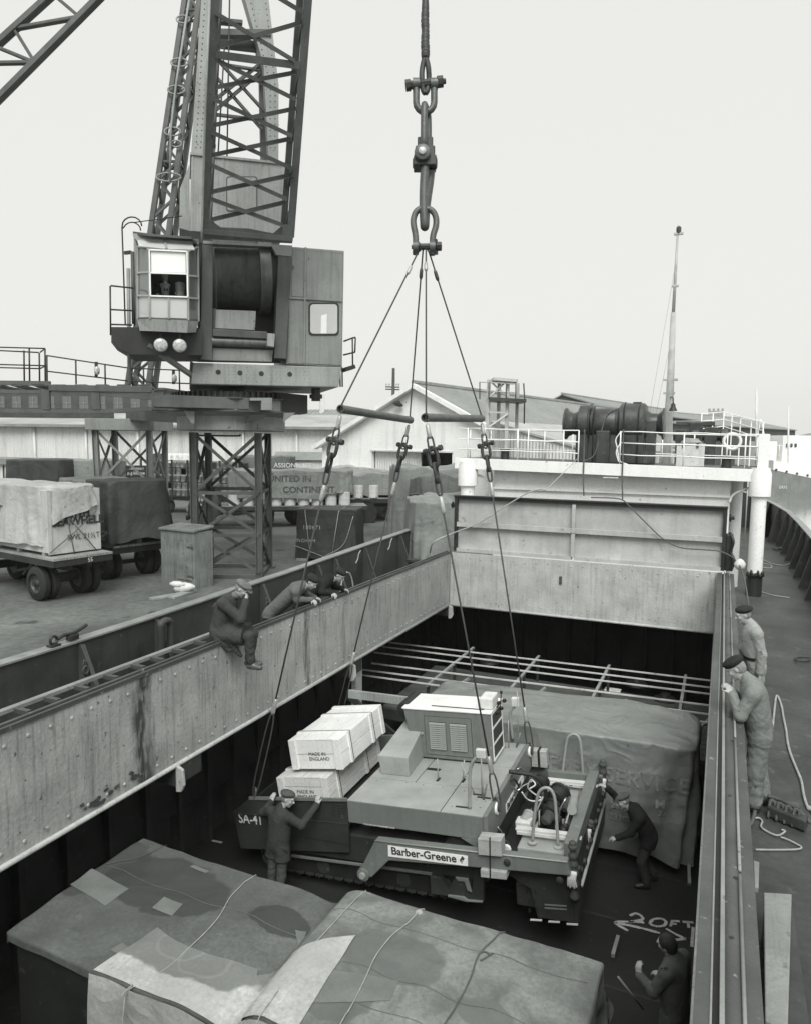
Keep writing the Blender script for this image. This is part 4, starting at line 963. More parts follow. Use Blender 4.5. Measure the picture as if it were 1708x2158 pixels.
# --- long white transit shed behind the crane (local x along the wall, y away)
wa, wb = VD(-140, 899, 52), VD(740, 906, 50)
dx = Vector((wb.x-wa.x, wb.y-wa.y, 0)); Lw = dx.length; aw = math.atan2(dx.y, dx.x); ze = 3.75
T = thing('transit_shed', 'long white corrugated transit shed behind the crane legs', 'shed', M=rotM((wa.x, wa.y, ZQ), aw))
h = ze-ZQ
nb = 8
for k in range(nb):
    MB().box((k*Lw/nb+.02, 0, 0), ((k+1)*Lw/nb-.02, .15, h)).build('wall_panel', m_wall, T, local=True)
    MB().tube([(k*Lw/nb, -.12, 0), (k*Lw/nb, -.12, h)], .09, 8).build('downpipe', m_white_d, T, local=True, smooth=True)
MB().hexa([(-1, -.5, h), (Lw+1, -.5, h), (Lw+1, 9, h+1.1), (-1, 9, h+1.1), (-1, -.5, h+.12), (Lw+1, -.5, h+.12), (Lw+1, 9, h+1.22), (-1, 9, h+1.22)]).build('roof', m_roof_l, T, local=True)
MB().box((-1, -.62, h-.08), (Lw+1, -.5, h+.10)).build('gutter', m_trim, T, local=True)
MB().box((0, 9, 0), (Lw, 9.2, h+1.1)).build('back_wall', m_wall, T, local=True)
# --- brick warehouse with rows of windows, glimpsed through the portal girder
wa, wb = VD(-120, 870, 84), VD(345, 870, 80)
dx = Vector((wb.x-wa.x, wb.y-wa.y, 0)); Lw2 = dx.length; aw2 = math.atan2(dx.y, dx.x); zt_ = VD(100, 822, 82).z
T = thing('warehouse', 'dark brick warehouse with pale windows behind the transit shed', 'warehouse', M=rotM((wa.x, wa.y, ZQ), aw2))
hh = zt_-ZQ
MB().box((0, 0, 0), (Lw2, 10, hh)).build('wall', m_brick, T, local=True)
MB().box((-.2, -.2, hh), (Lw2+.2, 10.2, hh+.25)).build('parapet', m_brick, T, local=True)
wi = MB().box((-.55, -.05, -.75), (.55, .1, .75)).mesh('window', glass('far_window_glass', .12, .2)); wf = MB().box((-.6, -.12, -.85), (.6, -.06, -.75)).box((-.03, -.12, -.75), (.03, -.06, .75)).box((-.55, -.12, -.03), (.55, -.06, .03)).mesh('frame', m_trim)
for r_ in range(2):
    for k in range(13):
        o = link('window', wi, T, Matrix.Translation((1.2+k*(Lw2-2.4)/12, 0, hh-1.45-r_*2.3))); link('frame', wf, o)
# --- low glazed roof north of it
wa, wb = VD(560, 880, 92), VD(790, 885, 86)
dx = Vector((wb.x-wa.x, wb.y-wa.y, 0)); L3 = dx.length; a3_ = math.atan2(dx.y, dx.x); z3 = VD(680, 888, 88).z; z3t = VD(680, 864, 92).z
T = thing('glazed_shed', 'distant shed with long glazed roof beyond the transit shed', 'shed', M=rotM((wa.x, wa.y, ZQ), a3_))
MB().box((0, 0, 0), (L3, .2, z3-ZQ)).build('wall', m_brick, T, local=True)
MB().hexa([(0, 0, z3-ZQ), (L3, 0, z3-ZQ), (L3, 4, z3t-ZQ), (0, 4, z3t-ZQ), (0, 0, z3-ZQ+.1), (L3, 0, z3-ZQ+.1), (L3, 4, z3t-ZQ+.1), (0, 4, z3t-ZQ+.1)]).build('roof', m_roof, T, local=True)
for k in range(26): MB().bar((k*L3/25, -.05, z3-ZQ+.12), (k*L3/25, 4, z3t-ZQ+.14), .07, .06).build('glazing_bar', m_roof_l, T, local=True)
for t in (.3, .62): MB().bar((0, 4*t, lerp(z3, z3t, t)-ZQ+.13), (L3, 4*t, lerp(z3, z3t, t)-ZQ+.13), .06, .05).build('glazing_bar', m_roof_l, T, local=True)
MB().cyl((L3*.42, 3, z3t-ZQ-.5), (L3*.42, 3, z3t-ZQ+1.9), .35, 10).build('chimney', m_wall, T, local=True)
# --- gabled sheds along the quay
qa = math.radians(-10); ge = Vector((math.cos(qa), math.sin(qa), 0)); gq = Vector((-math.sin(qa), math.cos(qa), 0))
def gable_shed(name, label, d, apex, left, mw_, mr_, length, right_w=None, door=False, trim=True, hip=0, ang=None):
    ge_ = ge; gq_ = gq; qa_ = qa
    if ang is not None: qa_ = math.radians(ang); ge_ = Vector((math.cos(qa_), math.sin(qa_), 0)); gq_ = Vector((-math.sin(qa_), math.cos(qa_), 0))
    ap = VD(*apex, d); pl = VP(*left, ap, gq_); w1 = (ap-pl).dot(ge_); ez = pl.z-ZQ; az = ap.z-ZQ; w2 = right_w or w1
    T = thing(name, label, 'shed', M=rotM((ap.x, ap.y, ZQ), qa_))
    if door:
        f = lambda x, z: None
        dl_, dr_ = VP(783, 960, ap, gq), VP(952, 960, ap, gq); u0 = (dl_-ap).dot(ge); u1 = (dr_-ap).dot(ge); dz_ = VP(800, 951, ap, gq).z-ZQ; um = (VP(880, 960, ap, gq)-ap).dot(ge)
        MB().prism([(-w1, 0, 0), (u0, 0, 0), (u0, 0, dz_), (u1, 0, dz_), (u1, 0, 0), (w2, 0, 0), (w2, 0, ez), (0, 0, az), (-w1, 0, ez)], (0, .25, 0)).build('gable_wall', mw_, T, local=True)
        MB().box((u0, .3, 0), (um, .4, dz_)).build('sliding_door', m_wall, T, local=True)
        MB().box((u0-.05, -.05, dz_), (u1+.05, .0, dz_+.08)).build('lintel', m_white_d, T, local=True)
    else:
        MB().prism([(-w1, 0, 0), (w2, 0, 0), (w2, 0, ez), (0, 0, az), (-w1, 0, ez)], (0, .25, 0)).build('gable_wall', mw_, T, local=True)
    MB().box((-w1, .25, 0), (-w1+.2, length, ez)).build('side_wall', mw_, T, local=True); MB().box((w2-.2, .25, 0), (w2, length, ez)).build('side_wall', mw_, T, local=True)
    MB().box((-w1, length, 0), (w2, length+.2, ez)).build('end_wall', mw_, T, local=True)
    for s, ww in ((-1, w1), (1, w2)):
        k = 1+.35/ww; zz = az-(az-ez)*k
        MB().hexa([(0, -.15, az), (s*ww*k, -.15, zz), (s*ww*k, length, zz), (0, length-hip, az), (0, -.15, az+.14), (s*ww*k, -.15, zz+.14), (s*ww*k, length, zz+.14), (0, length-hip, az+.14)]).build('roof', mr_, T, local=True)
        if trim: MB().bar((0, -.25, az+.0), (s*ww*k, -.25, zz), .22, .36, (0, 1, 0)).build('barge_board', mw_, T, local=True)
    if hip: MB().add([(0, length-hip, az+.1), (w2*1.05, length+.1, ez), (-w1*1.05, length+.1, ez)], [(0, 1, 2)]).build('roof_hip', mr_, T, local=True)
    MB().tube([(0, -.3, az+.16), (0, length-hip, az+.16)], .14, 6).build('ridge', mr_, T, local=True)
    return T, ap, ez, az
T, ap, ez, az = gable_shed('quay_shed', 'white gabled quay shed with dark open doorway and corrugated door', 38, (877, 813), (679, 937), m_wallp, m_roof, 34, door=True)
lp = VP(846, 848, ap, gq); li = ROOTM[T.name].inverted() @ lp
MB().lathe(li+Vector((0, -.25, .05)), (0, -.4, -1), [(0, .06), (.08, .1), (.16, .26), (.2, .27)], 14).build('lamp', m_crk, T, local=True, auto=40)
MB().bar((li.x-.7, .8, az-.4), (li.x+.3, 0, li.z), .05).build('lamp_arm', m_crk, T, local=True)
# skylight sheets low on the roof
gable_shed('quay_shed', 'grey roofed shed with brick gable farther along the quay', 74, (1185, 833), (1120, 866), m_brick, m_roof, 40, trim=False, right_w=5.2)
gable_shed('quay_shed', 'farthest long shed with hipped grey roof along the quay', 88, (1240, 857), (1180, 890), m_brick, m_roof, 62, trim=False, hip=6, ang=-18.4, right_w=7.5)
# low lean-to with striped sheets behind the platform rails
p = VD(1105, 905, 33); 
T = thing('lean_to', 'low striped corrugated lean-to roof behind the platform railings', 'shed', M=rotM((p.x, p.y, ZQ), qa))
ms = corr('striped_roof', .42, .45, 1, spots=.3, spot_v=.2)
zz = p.z-ZQ
MB().hexa([(-1.8, 0, zz+.3), (3.6, 0, zz-1.1), (3.6, 14, zz-1.1), (-1.8, 14, zz+.3), (-1.8, 0, zz+.4), (3.6, 0, zz-1.0), (3.6, 14, zz-1.0), (-1.8, 14, zz+.4)]).build('roof', ms, T, local=True)
MB().prism([(-1.8, .1, 0), (3.5, .1, 0), (3.5, .1, zz-1.1), (-1.8, .1, zz+.3)], (0, .2, 0)).build('wall', m_wall, T, local=True)
MB().box((3.3, .3, 0), (3.5, 13.8, zz-1.1)).build('wall', m_wall, T, local=True)
# --- telegraph pole
p = VD(826, 960, 60); t = VD(829, 776, 60)
T = thing('telegraph_pole', 'dark wooden telegraph pole with cross arms above the white shed', 'pole', (p.x, p.y, ZQ))
MB().tube([(p.x, p.y, ZQ), tuple(t)], [.2, .13], 8).build('pole', m_dark, T, smooth=True)
for py in (815, 820): MB().bar(VD(812, py, 60), VD(842, py+1, 60), .1, .1).build('cross_arm', m_dark, T)
for px in (814, 820, 835, 840): q = VD(px, 812, 60); MB().lathe(q, CZ, [(0, .05), (.12, .07), (.2, .03)], 6).build('insulator', m_lamp, T, smooth=True)
# --- steel lookout tower
d = 31.0
def lt(px, py, o=0): return VD(px, py, d)+gq*o
b0 = lt(1050, 960)
T = thing('lookout_tower', 'pale steel frame tower with railed landing behind the platform', 'tower', (b0.x, b0.y, ZQ))
m_lt = mat('tower_paint', .50, .6, .15, 2, streak=.2)
P4 = [(1029, 800), (1069, 804)]
for o in (0, 1.0):
    for px, py in P4:
        a = lt(px, py, o); MB().bar((a.x, a.y, ZQ), a, .13, .13).build('leg', m_lt, T)
    for pa, pb in (((1029, 838), (1069, 800)), ((1069, 838), (1029, 800)), ((1029, 868), (1069, 870)), ((1029, 900), (1069, 872)))[:4 if o == 0 else 0]:
        MB().bar(lt(*pa, o), lt(*pb, o), .07, .05, gq).build('brace', m_lt, T)
MB().bar(lt(1024, 799, .5), lt(1075, 803, .5), 1.4, .12).build('top_deck', m_lt, T)
MB().bar(lt(1016, 841, .5), lt(1092, 845, .5), 1.5, .14).build('landing', m_dark, T)
for o in (-.3,):
    for dy in (-36, -18): MB().tube([lt(1017, 842+dy, o), lt(1092, 846+dy, o)], .02, 5).build('rail', m_lt, T, smooth=True)
    for px in (1017, 1036, 1072, 1092): MB().tube([lt(px, 842, o), lt(px, 806, o)], .025, 5).build('rail_post', m_dark, T, smooth=True)
MB().tube([lt(1092, 806, .5), lt(1094, 840, .5), lt(1093, 892, .5)], .035, 6).build('drop_pipe', m_dark, T, smooth=True)
# --- church tower, low hill, far trees beyond the dock
d = 330
m_ch = mat('far_stone', .30, .9, .1, .1)
b = VD(1505, 905, d); w_ = 29/FPX*d/2
T = thing('church_tower', 'far pale square church tower with battlements on the skyline', 'church tower', (b.x, b.y, ZQ))
zt_ = VD(1505, 866, d).z
MB().box((b.x-w_, b.y, ZQ), (b.x+w_, b.y+2*w_, zt_)).build('tower', m_ch, T)
for k in range(4): x = b.x-w_+k*2*w_/3.4; MB().box((x, b.y, zt_), (x+.9, b.y+2*w_, zt_+1.1)).build('battlement', m_ch, T)
for s in (-.35, .35): MB().box((b.x+s*w_-.5, b.y-.1, zt_-4.5), (b.x+s*w_+.5, b.y-.02, zt_-2)).build('louvre', m_dark, T)
m_hill = mat('far_hillside', .16, .95, .2, .02)
mb = MB(); N_ = 40
hl_ = []
for k in range(N_+1):
    px = 1180+k*30; dd = 640; p = VD(px, 900, dd); hgt = 10+7*math.sin(k*.35+1)+3*math.sin(k*1.3); hl_.append((p.x, p.y, ZW-.5, max(2, hgt)))
for (x0, y0, z0, h0), (x1, y1, z1, h1) in zip(hl_, hl_[1:]):
    mb.add([(x0, y0, z0), (x1, y1, z1), (x1-10, y1+60, z1+h1), (x0-10, y0+60, z0+h0), (x0-40, y0+300, z0), (x1-40, y1+300, z1)], [(0, 1, 2, 3), (3, 2, 5, 4)])
struct('hills', mb, m_hill, smooth=True)
# --- coaster berthed ahead on the starboard side
d = 76.0
def sp_(px, py, o=0): return VD(px, py, d)+AF*o
m_hull2 = mat('other_hull_paint', .20, .5, .2, .8, streak=.3, spots=.25, spot_v=.2)
b = VD(1680, 1040, d)
T = thing('moored_coaster', 'moored coaster with dark hull and white upperworks beyond the bow', 'ship', (b.x, b.y, ZW))
L2 = []
for px, ytop, ylow in ((1610, 984, 1010), (1628, 990, 1046), (1668, 999, 1056), (1720, 1010, 1066), (1900, 1030, 1085)):
    a, c = sp_(px, ytop), sp_(px+4, ylow); L2.append((a, Vector((c.x, c.y, ZW-.3))))
q = MB()
for (a, c), (a2_, c2_) in zip(L2, L2[1:]):
    o = AF*9; o.z = 0
    q.hexa([c, c2_, c2_+o, c+o, a, a2_, a2_+o, a+o])
q.build('hull', m_hull2, T)
q = MB()
for (a, c), (a2_, c2_) in zip(L2[1:], L2[2:]):
    o = AF*9; o.z = 0; up = CZ*1.0; q.hexa([a-AF*.03, a2_-AF*.03, a2_+o, a+o, a-AF*.03+up, a2_-AF*.03+up, a2_+o+up, a+o+up])
q.build('bulwark_strake', m_white, T)
def blk(x0, y0, x1, y1, o, dep, name, m): 
    a, c = sp_(x0, y0, o), sp_(x1, y1, o); r = AR.copy(); r.z = 0; r.normalize(); f = AF.copy(); f.z = 0; f.normalize(); wv = (c-a).dot(r)
    P = [Vector((a.x, a.y, c.z)), Vector((a.x, a.y, c.z))+r*wv, Vector((a.x, a.y, a.z))+r*wv, Vector((a.x, a.y, a.z))]
    return MB().prism(P, f*dep).build(name, m, T)
blk(1676, 912, 1760, 985, 2.5, 4, 'deckhouse', m_white)
blk(1630, 925, 1662, 978, 2.5, 3, 'deckhouse', m_white)
for x in (1683, 1692, 1701): blk(x, 930, x+4, 938, 2.45, .1, 'window', m_dark)
for (x, y0, y1, r) in ((1612, 810, 975, .09), (1681, 850, 985, .07)):
    MB().tube([sp_(x, y1, 2), sp_(x+1, y0, 2)], [r*1.6, r], 8).build('mast', m_white_d, T, smooth=True)
for x, y, w_ in ((1612, 880, 9), (1612, 862, 4), (1612, 835, 2.5)): MB().bar(sp_(x-w_, y, 2), sp_(x+w_, y, 2), .12, .12).build('yard', m_white_d, T)
for a, c in (((1612, 880), (1598, 960)), ((1612, 880), (1632, 965)), ((1640, 960), (1640, 935)), ((1652, 960), (1652, 935)), ((1630, 935), (1665, 938)), ((1700, 985), (1700, 950)), ((1716, 990), (1716, 955)), ((1690, 950), (1725, 955))):
    MB().tube([sp_(*a, 1), sp_(*c, 1)], .03, 5).build('rail', m_white, T, smooth=True)
for k in range(4): q = sp_(1634+k*22, 990+k*4, -.05); MB().lathe(q, -AF, [(0, .13), (.03, .13)], 10).build('porthole', m_dark, T)
lettering('ERN', sp_(1640, 1030, -.06), AR, AU, .45, m_white_d, T)
# ================================================================== loads and vehicles on the quay
from mathutils import noise as mnoise
m_tarp = mat('grey_tarpaulin', .24, .8, .22, 1.2, streak=.2, streak_scale=4, spots=.2, spot_scale=3, spot_v=.14, bump=.45, bump_scale=9, crease=.28, crease_scale=.9)
m_tarp_l = mat('pale_tarpaulin', .40, .85, .18, 1.0, streak=.2, streak_scale=4, spots=.25, spot_scale=4, spot_v=.24, bump=.45, bump_scale=9, crease=.28, crease_scale=.9)
m_tarp_d = mat('dark_tarpaulin', .045, .6, .3, 1.5, streak=.25, bump=.4, bump_scale=9, crease=.22, crease_scale=.9)
m_tarp_m = mat('mid_tarpaulin', .15, .75, .25, 1.2, streak=.3, streak_scale=5, bump=.45, bump_scale=9, crease=.28, crease_scale=.9)
m_tyre = mat('tyre_rubber', .022, .75, .2, 4, bump=.25, bump_scale=60)
m_print = mat('stencil_black', .05, .8, .3, 12, bump=0); m_print_w = mat('stencil_white', .66, .8, .2, 12, bump=0); m_print_g = mat('faded_stencil', .19, .85, .3, 10, bump=0)
m_rim = mat('wheel_rim_grey', .06, .5, .3, 4)
m_chas = mat('chassis_black', .03, .6, .3, 2)
def tarp(name, m, a, b, h, z0, parent=None, seed=0, flare=.06, fold=.05, nf=22, hem=None, lump=.05, lumpf=None, nr=10, ns=96, nh=9, corner=5, hem_var=.10, M=None, sag_=0, diag=0.0):
    """draped sheet over a box 2a x 2b x h: top with lumps, sides with folds, uneven hem"""
    rows = []
    def ring_pt(s):
        t = 2*PI*s; c, sn = math.cos(t), math.sin(t); e = 2/corner
        return a*math.copysign(abs(c)**e, c), b*math.copysign(abs(sn)**e, sn)
    def N3(x, y, z): return mnoise.noise(Vector((x, y, z+seed*7.3)))
    def top(x, y):
        z = h+lump*N3(x*1.1, y*1.1, 0)+.4*lump*N3(x*3, y*3, 5)+.025*(1-2*abs(N3(x*2.1, y*2.1, 8)))
        if lumpf: z += lumpf(x, y)
        return z-sag_*(1-(x/a)**2)*(1-(y/b)**2)
    for k in [(i/nr)**.8 for i in range(nr)]+[.985, 1.0]:
        rows.append([(ring_pt(j/ns)[0]*k, ring_pt(j/ns)[1]*k) for j in range(ns)])
    vs = []
    for i, r in enumerate(rows):
        for (x, y) in r: vs.append((x, y, top(x, y)-(.012 if i == len(rows)-1 else 0)))
    for i in range(nh+1):
        t = (i/nh)**1.15 if i else .02
        for j in range(ns):
            s = j/ns; x, y = ring_pt(s); L_ = math.hypot(x/a, y/b); d = Vector((x/a**1.0, y/b, 0)).normalized()
            hz = (hem(x, y) if hem else z0)+hem_var*N3(x*1.7, y*1.7, 9)
            zt = top(x, y)-.012; z = lerp(zt, hz, t)
            ph = s*nf*2*PI+3*N3(x, y, 2)+diag*(zt-z)
            rd_ = 1-abs(N3(x*2.3+z*.35, y*2.3+z*.2, 14))*2.2
            off = flare*t+fold*t**.7*(math.sin(ph)*.5+.7*N3(x*3+z*.6, y*3, 4)+.55*rd_)+.03*N3(x*4, y*4, z*3)+.02*N3(x*9+z*2, y*9, z*3)
            vs.append((x+d.x*off, y+d.y*off, z))
    fs = []; n = len(rows)+nh+1
    for i in range(n-1):
        for j in range(ns): fs.append((i*ns+j, i*ns+(j+1) % ns, (i+1)*ns+(j+1) % ns, (i+1)*ns+j))
    q = MB()
    if M is not None: q.M = M
    q.add(vs, fs)
    return q
def lashing(pts, r=.012): return MB().tube(pts, r, 5)
def wheel(parent, c, ax, r, w, dual=False):
    c = Vector(c); ax = Vector(ax).normalized()
    for k in range(2 if dual else 1):
        o = c-ax*(w*1.12*k); 
        t = MB().lathe(o-ax*w/2, ax, [(0, r*.60), (.01, r*.66), (w*.1, r*.92), (w*.25, r), (w*.75, r), (w*.9, r*.92), (w-.01, r*.66), (w, r*.60), (w*.5, r*.56), (0, r*.60)], 28, caps=False).build('tyre', m_tyre, parent, auto=40)
        MB().lathe(o-ax*w*.38, ax, [(0, r*.60), (w*.7, r*.60), (w*.72, r*.54), (w*.5, r*.46), (w*.5, r*.22), (w*.78, r*.18), (w*.82, .02)], 20).build('rim', m_rim, t, auto=40)
        if k == 0:
            q = MB()
            for j in range(6):
                d = Matrix.Rotation(j*PI/3, 3, ax) @ ax.orthogonal().normalized(); q.dome(o+ax*w*.14+d*r*.34, ax, .022)
            q.build('wheel_nuts', m_chas, t, kind='stuff')
DZ = ZQ+1.22
def lframe(near, far_): # frame of a trailer end: near and far rear corners
    A_, B_ = Vector((near.x, near.y, ZQ)), Vector((far_.x, far_.y, ZQ)); yv = (B_-A_).normalized(); xv = Vector((yv.y, -yv.x, 0)); o = (A_+B_)/2
    Mx = Matrix((xv, yv, CZ)).transposed().to_4x4(); Mx.translation = o; return Mx, (B_-A_).length
# ---------------- trailer 55 with the cased load
Mx, wd = lframe(VZ(112, 1178, DZ), VZ(237, 1161, DZ))
T = thing('flat_trailer', 'dark four wheeled dock trailer numbered 55 at the left edge', 'trailer', M=Mx)
hw = wd/2
for k in range(9):
    y = -hw+k*wd/9; MB().box((-5.2, y+.01, 1.15), (.02, y+wd/9-.01, 1.21)).build('plank', m_wood, T, local=True)
MB().box((-5.2, -hw, .98), (-.0, -hw+.10, 1.15)).build('side_rail', m_chas, T, local=True); MB().box((-5.2, hw-.10, .98), (0, hw, 1.15)).build('side_rail', m_chas, T, local=True)
MB().box((-.10, -hw+.1, .98), (.0, hw-.1, 1.15)).build('end_rail', m_chas, T, local=True)
lettering('55', (.006, .1, 1.02), (0, 1, 0), CZ, .15, m_print_w, T, local=True)
MB().box((-5, -.35, .82), (-.2, -.2, .98)).box((-5, .2, .82), (-.2, .35, .98)).build('chassis', m_chas, T, local=True)
for x in (-.95, -4.3):
    MB().cyl((x, -hw-.02, .46), (x, hw+.02, .46), .07, 10).build('axle', m_chas, T, local=True)
    MB().box((x-.35, -.5, .60), (x+.35, -.38, .80)).box((x-.35, .38, .60), (x+.35, .5, .80)).box((x-.08, -.45, .5), (x+.08, .45, .64)).build('spring', m_chas, T, local=True)
    for s in (-1, 1):
        q = MB(); n0 = len(bpy.data.objects); c = Mx @ Vector((x, s*(hw-.12), .46)); wheel(T, c, (Mx.to_3x3() @ Vector((0, s, 0))), .46, .24, dual=True)
for s in (-1, 1): MB().bar((-1.3, s*.5, .85), (-3.2, s*.2, .45), .07).bar((-1.7, s*.4, .9), (-2.3, s*.4, .5), .06).build('strut', m_chas, T, local=True)
# case on the trailer
cw, cl, chh = hw-.10, 2.1, 1.72
Mc = Mx @ Matrix.Translation((-.42-cl, .02, 1.21))
T = thing('packing_case', 'big pale plywood case stencilled with its maker and weight on trailer 55', 'case', M=Mc)
m_ply = mat('pale_plywood', .48, .7, .12, 1.5, streak=.2, streak_scale=12, spots=.15, spot_v=.3)
MB().box((-cl, -cw, .09), (cl, cw, chh)).build('box', m_ply, T, local=True, bevel=.01)
for x in (-1.8, -.6, .6, 1.85): MB().box((x-.06, -cw, 0), (x+.06, cw, .09)).build('skid', m_wood, T, local=True)
for y in (-cw, -cw*.1, cw-.1): MB().box((cl, y, .05), (cl+.025, y+.10, chh)).build('batten', m_ply, T, local=True)
MB().box((cl, -cw+.1, .05), (cl+.02, cw-.1, .13)).build('batten', m_ply, T, local=True)
lettering('SEAWHELL', (cl+.027, -cw*.85, .78), (0, 1, 0), CZ, .30, m_print, T, bold=.012, local=True, xs=1.0)
lettering('AWH', (cl+.027, -cw*.3, .98), (0, 1, 0), CZ, .30, m_print, T, bold=.012, local=True, xs=.9)
lettering('SWL 21½TONS', (cl+.027, -cw*.3, .38), (0, 1, 0), CZ, .21, m_print, T, local=True, xs=.95)
def hem1(x, y): # lifted at the stencilled end
    return .30 if x < cl-.15 else (.98+.30*math.sin(y*2.0+.4))
q = tarp('tarpaulin', None, cl+.06, cw+.06, chh+.08, .2, seed=3, flare=.08, fold=.07, nf=19, hem=hem1, lump=.05, hem_var=.22, M=Mc, ns=120)
TP = solo('tarpaulin', q, m_tarp_l, 'pale stained tarpaulin over the stencilled case on trailer 55', 'tarpaulin', smooth=True)
p = VP(-12, 1084, Mc @ Vector((0, -cw-.15, 0)), (Mc.to_3x3() @ Vector((0, 1, 0))))
lettering('TINENT', Mc @ Vector((-cl*.55, -cw-.20, .98)), Mc.to_3x3() @ Vector((1, 0, 0)), CZ, .36, m_print_g, TP, bold=.01, extrude=.001)
for o in TP.children: stick(o, TP, Mc.to_3x3() @ Vector((0, 1, 0)))
q = lashing([Mc @ Vector(v) for v in ((cl+.09, -cw*.35, 1.2), (cl+.09, -cw*.25, .6), (cl+.09, -cw*.1, 0))], .014); q.tube([Mc @ Vector(v) for v in ((cl+.07, -cw, .1), (cl+.08, 0, .62), (cl+.09, cw*.8, 1.1))], .014, 5); q.tube([Mc @ Vector(v) for v in ((cl+.09, -cw*.4, 1.1), (cl+.08, .2, .5), (cl+.07, cw*.8, 0))], .014, 5)
solo('lashing_rope', q, m_rope_d, 'crossed dark ropes lashing the stencilled case to trailer 55', 'rope', smooth=True)
# white sacks showing under the tarpaulin's near edge
for i, x in enumerate((-2.4, -1.5)):
    c = Mc @ Vector((x+.9, -cw-.12, .16)); q = MB(); q.lathe(c-Vector((.32, 0, 0)), (1, .35, 0), [(0, .05), (.06, .13), (.3, .16), (.55, .13), (.64, .05)], 12)
    solo('sack', q, m_white_d, ('plump white sack wedged under the pale tarpaulin, left one', 'plump white sack wedged under the pale tarpaulin, right one')[i], 'sack', smooth=True)
# ---------------- second trailer with dark draped load
Mx2, wd2 = lframe(VZ(268, 1136, DZ), VZ(342, 1128, DZ))
Mx2 = Mx2 @ Matrix.Translation((.1, -.35, 0)); hw2 = .95
T = thing('flat_trailer', 'dark dock trailer under the draped dark load behind trailer 55', 'trailer', M=Mx2)
for k in range(8): y = -hw2+k*hw2/4; MB().box((-4.6, y+.01, 1.05), (.35, y+hw2/4-.01, 1.12)).build('plank', m_wood, T, local=True)
MB().box((-4.5, -hw2, .86), (.3, hw2, 1.05)).build('chassis', m_chas, T, local=True)
for x in (-.5, -3.8):
    MB().cyl((x, -hw2, .46), (x, hw2, .46), .07, 10).build('axle', m_chas, T, local=True)
    for s in (-1, 1): wheel(T, Mx2 @ Vector((x, s*(hw2-.15), .46)), Mx2.to_3x3() @ Vector((0, s, 0)), .46, .24, dual=True)
Mc2 = Mx2 @ Matrix.Translation((-1.5, 0, 1.13))
for k in range(3): MB().box((-4.3, -hw2+k*.85, 1.12), (.2, -hw2+k*.85+.16, 1.22)).build('bearer', m_wood, T, local=True)
q = tarp('tarpaulin', None, 1.75, .98, 1.83, .1, seed=5, flare=.14, fold=.13, nf=11, lump=.04, hem_var=.25, M=Mc2, ns=120)
solo('tarpaulin', q, m_tarp_m, 'creased dark tarpaulin hanging over the load behind trailer 55', 'tarpaulin', smooth=True)
Mc3 = Mx2 @ Matrix.Translation((-1.65, 0.0, 1.13))
q = tarp('tarpaulin', None, .80, 1.03, 1.88, .12, seed=15, flare=.20, fold=.16, nf=7, lump=.03, hem_var=.3, M=Mx2 @ Matrix.Translation((-.42, -.03, 1.13)), ns=110, nh=10)
solo('tarpaulin', q, m_tarp_d, 'black outer sheet folded over the right end of the dark load', 'tarpaulin', smooth=True)
# box body and pallet at the end of it
p = VZ(330, 1195, ZQ)
# ---------------- loads farther back along the shed
def far_load(name, label, px, py_top, d, w_, l, h_, m, seed, rot=-1, lump=.05):
    p = VD(px, py_top, d); Mq = Matrix.Translation((p.x, p.y, ZQ)) @ Matrix.Rotation(aw if rot < 0 else rot, 4, 'Z')
    q = tarp(name, None, w_/2, l/2, p.z-ZQ, .3, seed=seed, flare=.08, fold=.09, nf=12, lump=lump, hem_var=.2, M=Mq, ns=80, nh=7)
    return solo(name, q, m, label, 'tarpaulin', smooth=True)
far_load('tarpaulin', 'dark tarpaulined load near the far white wall, left', 92, 968, 36, 3.0, 2.2, 2, m_tarp_d, 21)
far_load('tarpaulin', 'mid grey tarpaulined load beside the dark one by the shed', 190, 969, 37, 3.2, 2.2, 2, m_tarp, 22)
far_load('tarpaulin', 'lettered tarpaulin on a wagon glimpsed past the crane tower', 560, 962, 44, 3.4, 2.2, 2, m_tarp_m, 23, lump=.12)
p = VD(577, 985, 42.6); lettering('ASSIONNAPPY\n  THANY', p, AR, AU, .38, m_print_w, None, name='wagon_lettering')
bpy.data.objects['wagon_lettering'].parent = bpy.data.objects['tarpaulin.004'] if 'tarpaulin.004' in bpy.data.objects else None
o = bpy.data.objects['wagon_lettering']
if o.parent: o.matrix_parent_inverse = Matrix.Translation(-o.parent.location)
else: tag(o, 'white lettering on a far wagon tarpaulin past the tower', 'lettering')
o.name = 'lettering'
# hut at far left
p = VD(5, 1000, 38)
T = thing('hut', 'small pale hut with dark flat roof at the far left edge', 'hut', (p.x, p.y, ZQ))
MB().box((p.x-2.5, p.y, ZQ), (p.x+.8, p.y+2, VD(5, 978, 38).z)).build('wall', m_wall, T); MB().box((p.x-2.7, p.y-.2, VD(5, 978, 38).z), (p.x+1.2, p.y+2.2, VD(5, 966, 38).z)).build('roof', m_roof, T)
for x in (.1, .45): MB().box((p.x+x, p.y-.05, ZQ), (p.x+x+.06, p.y, VD(5, 980, 38).z)).build('door_post', m_dark, T)
# hut by the white gable
p = VD(640, 985, 47)
T = thing('hut', 'low hut with dark pitched roof in front of the far wall', 'hut', (p.x, p.y, ZQ))
za, zb_ = VD(640, 968, 47).z, VD(640, 952, 47).z
MB().obox((p.x, p.y, (ZQ+za)/2), tA*1.6, tB*1.2, CZ*((za-ZQ)/2)).build('wall', m_white_d, T)
MB().prism([Vector((p.x, p.y, 0))-tB*1.4-tA*1.8+CZ*za, Vector((p.x, p.y, 0))+tB*1.4-tA*1.8+CZ*za, Vector((p.x, p.y, 0))-tA*1.8+CZ*zb_], tA*3.6).build('roof', m_roof, T)
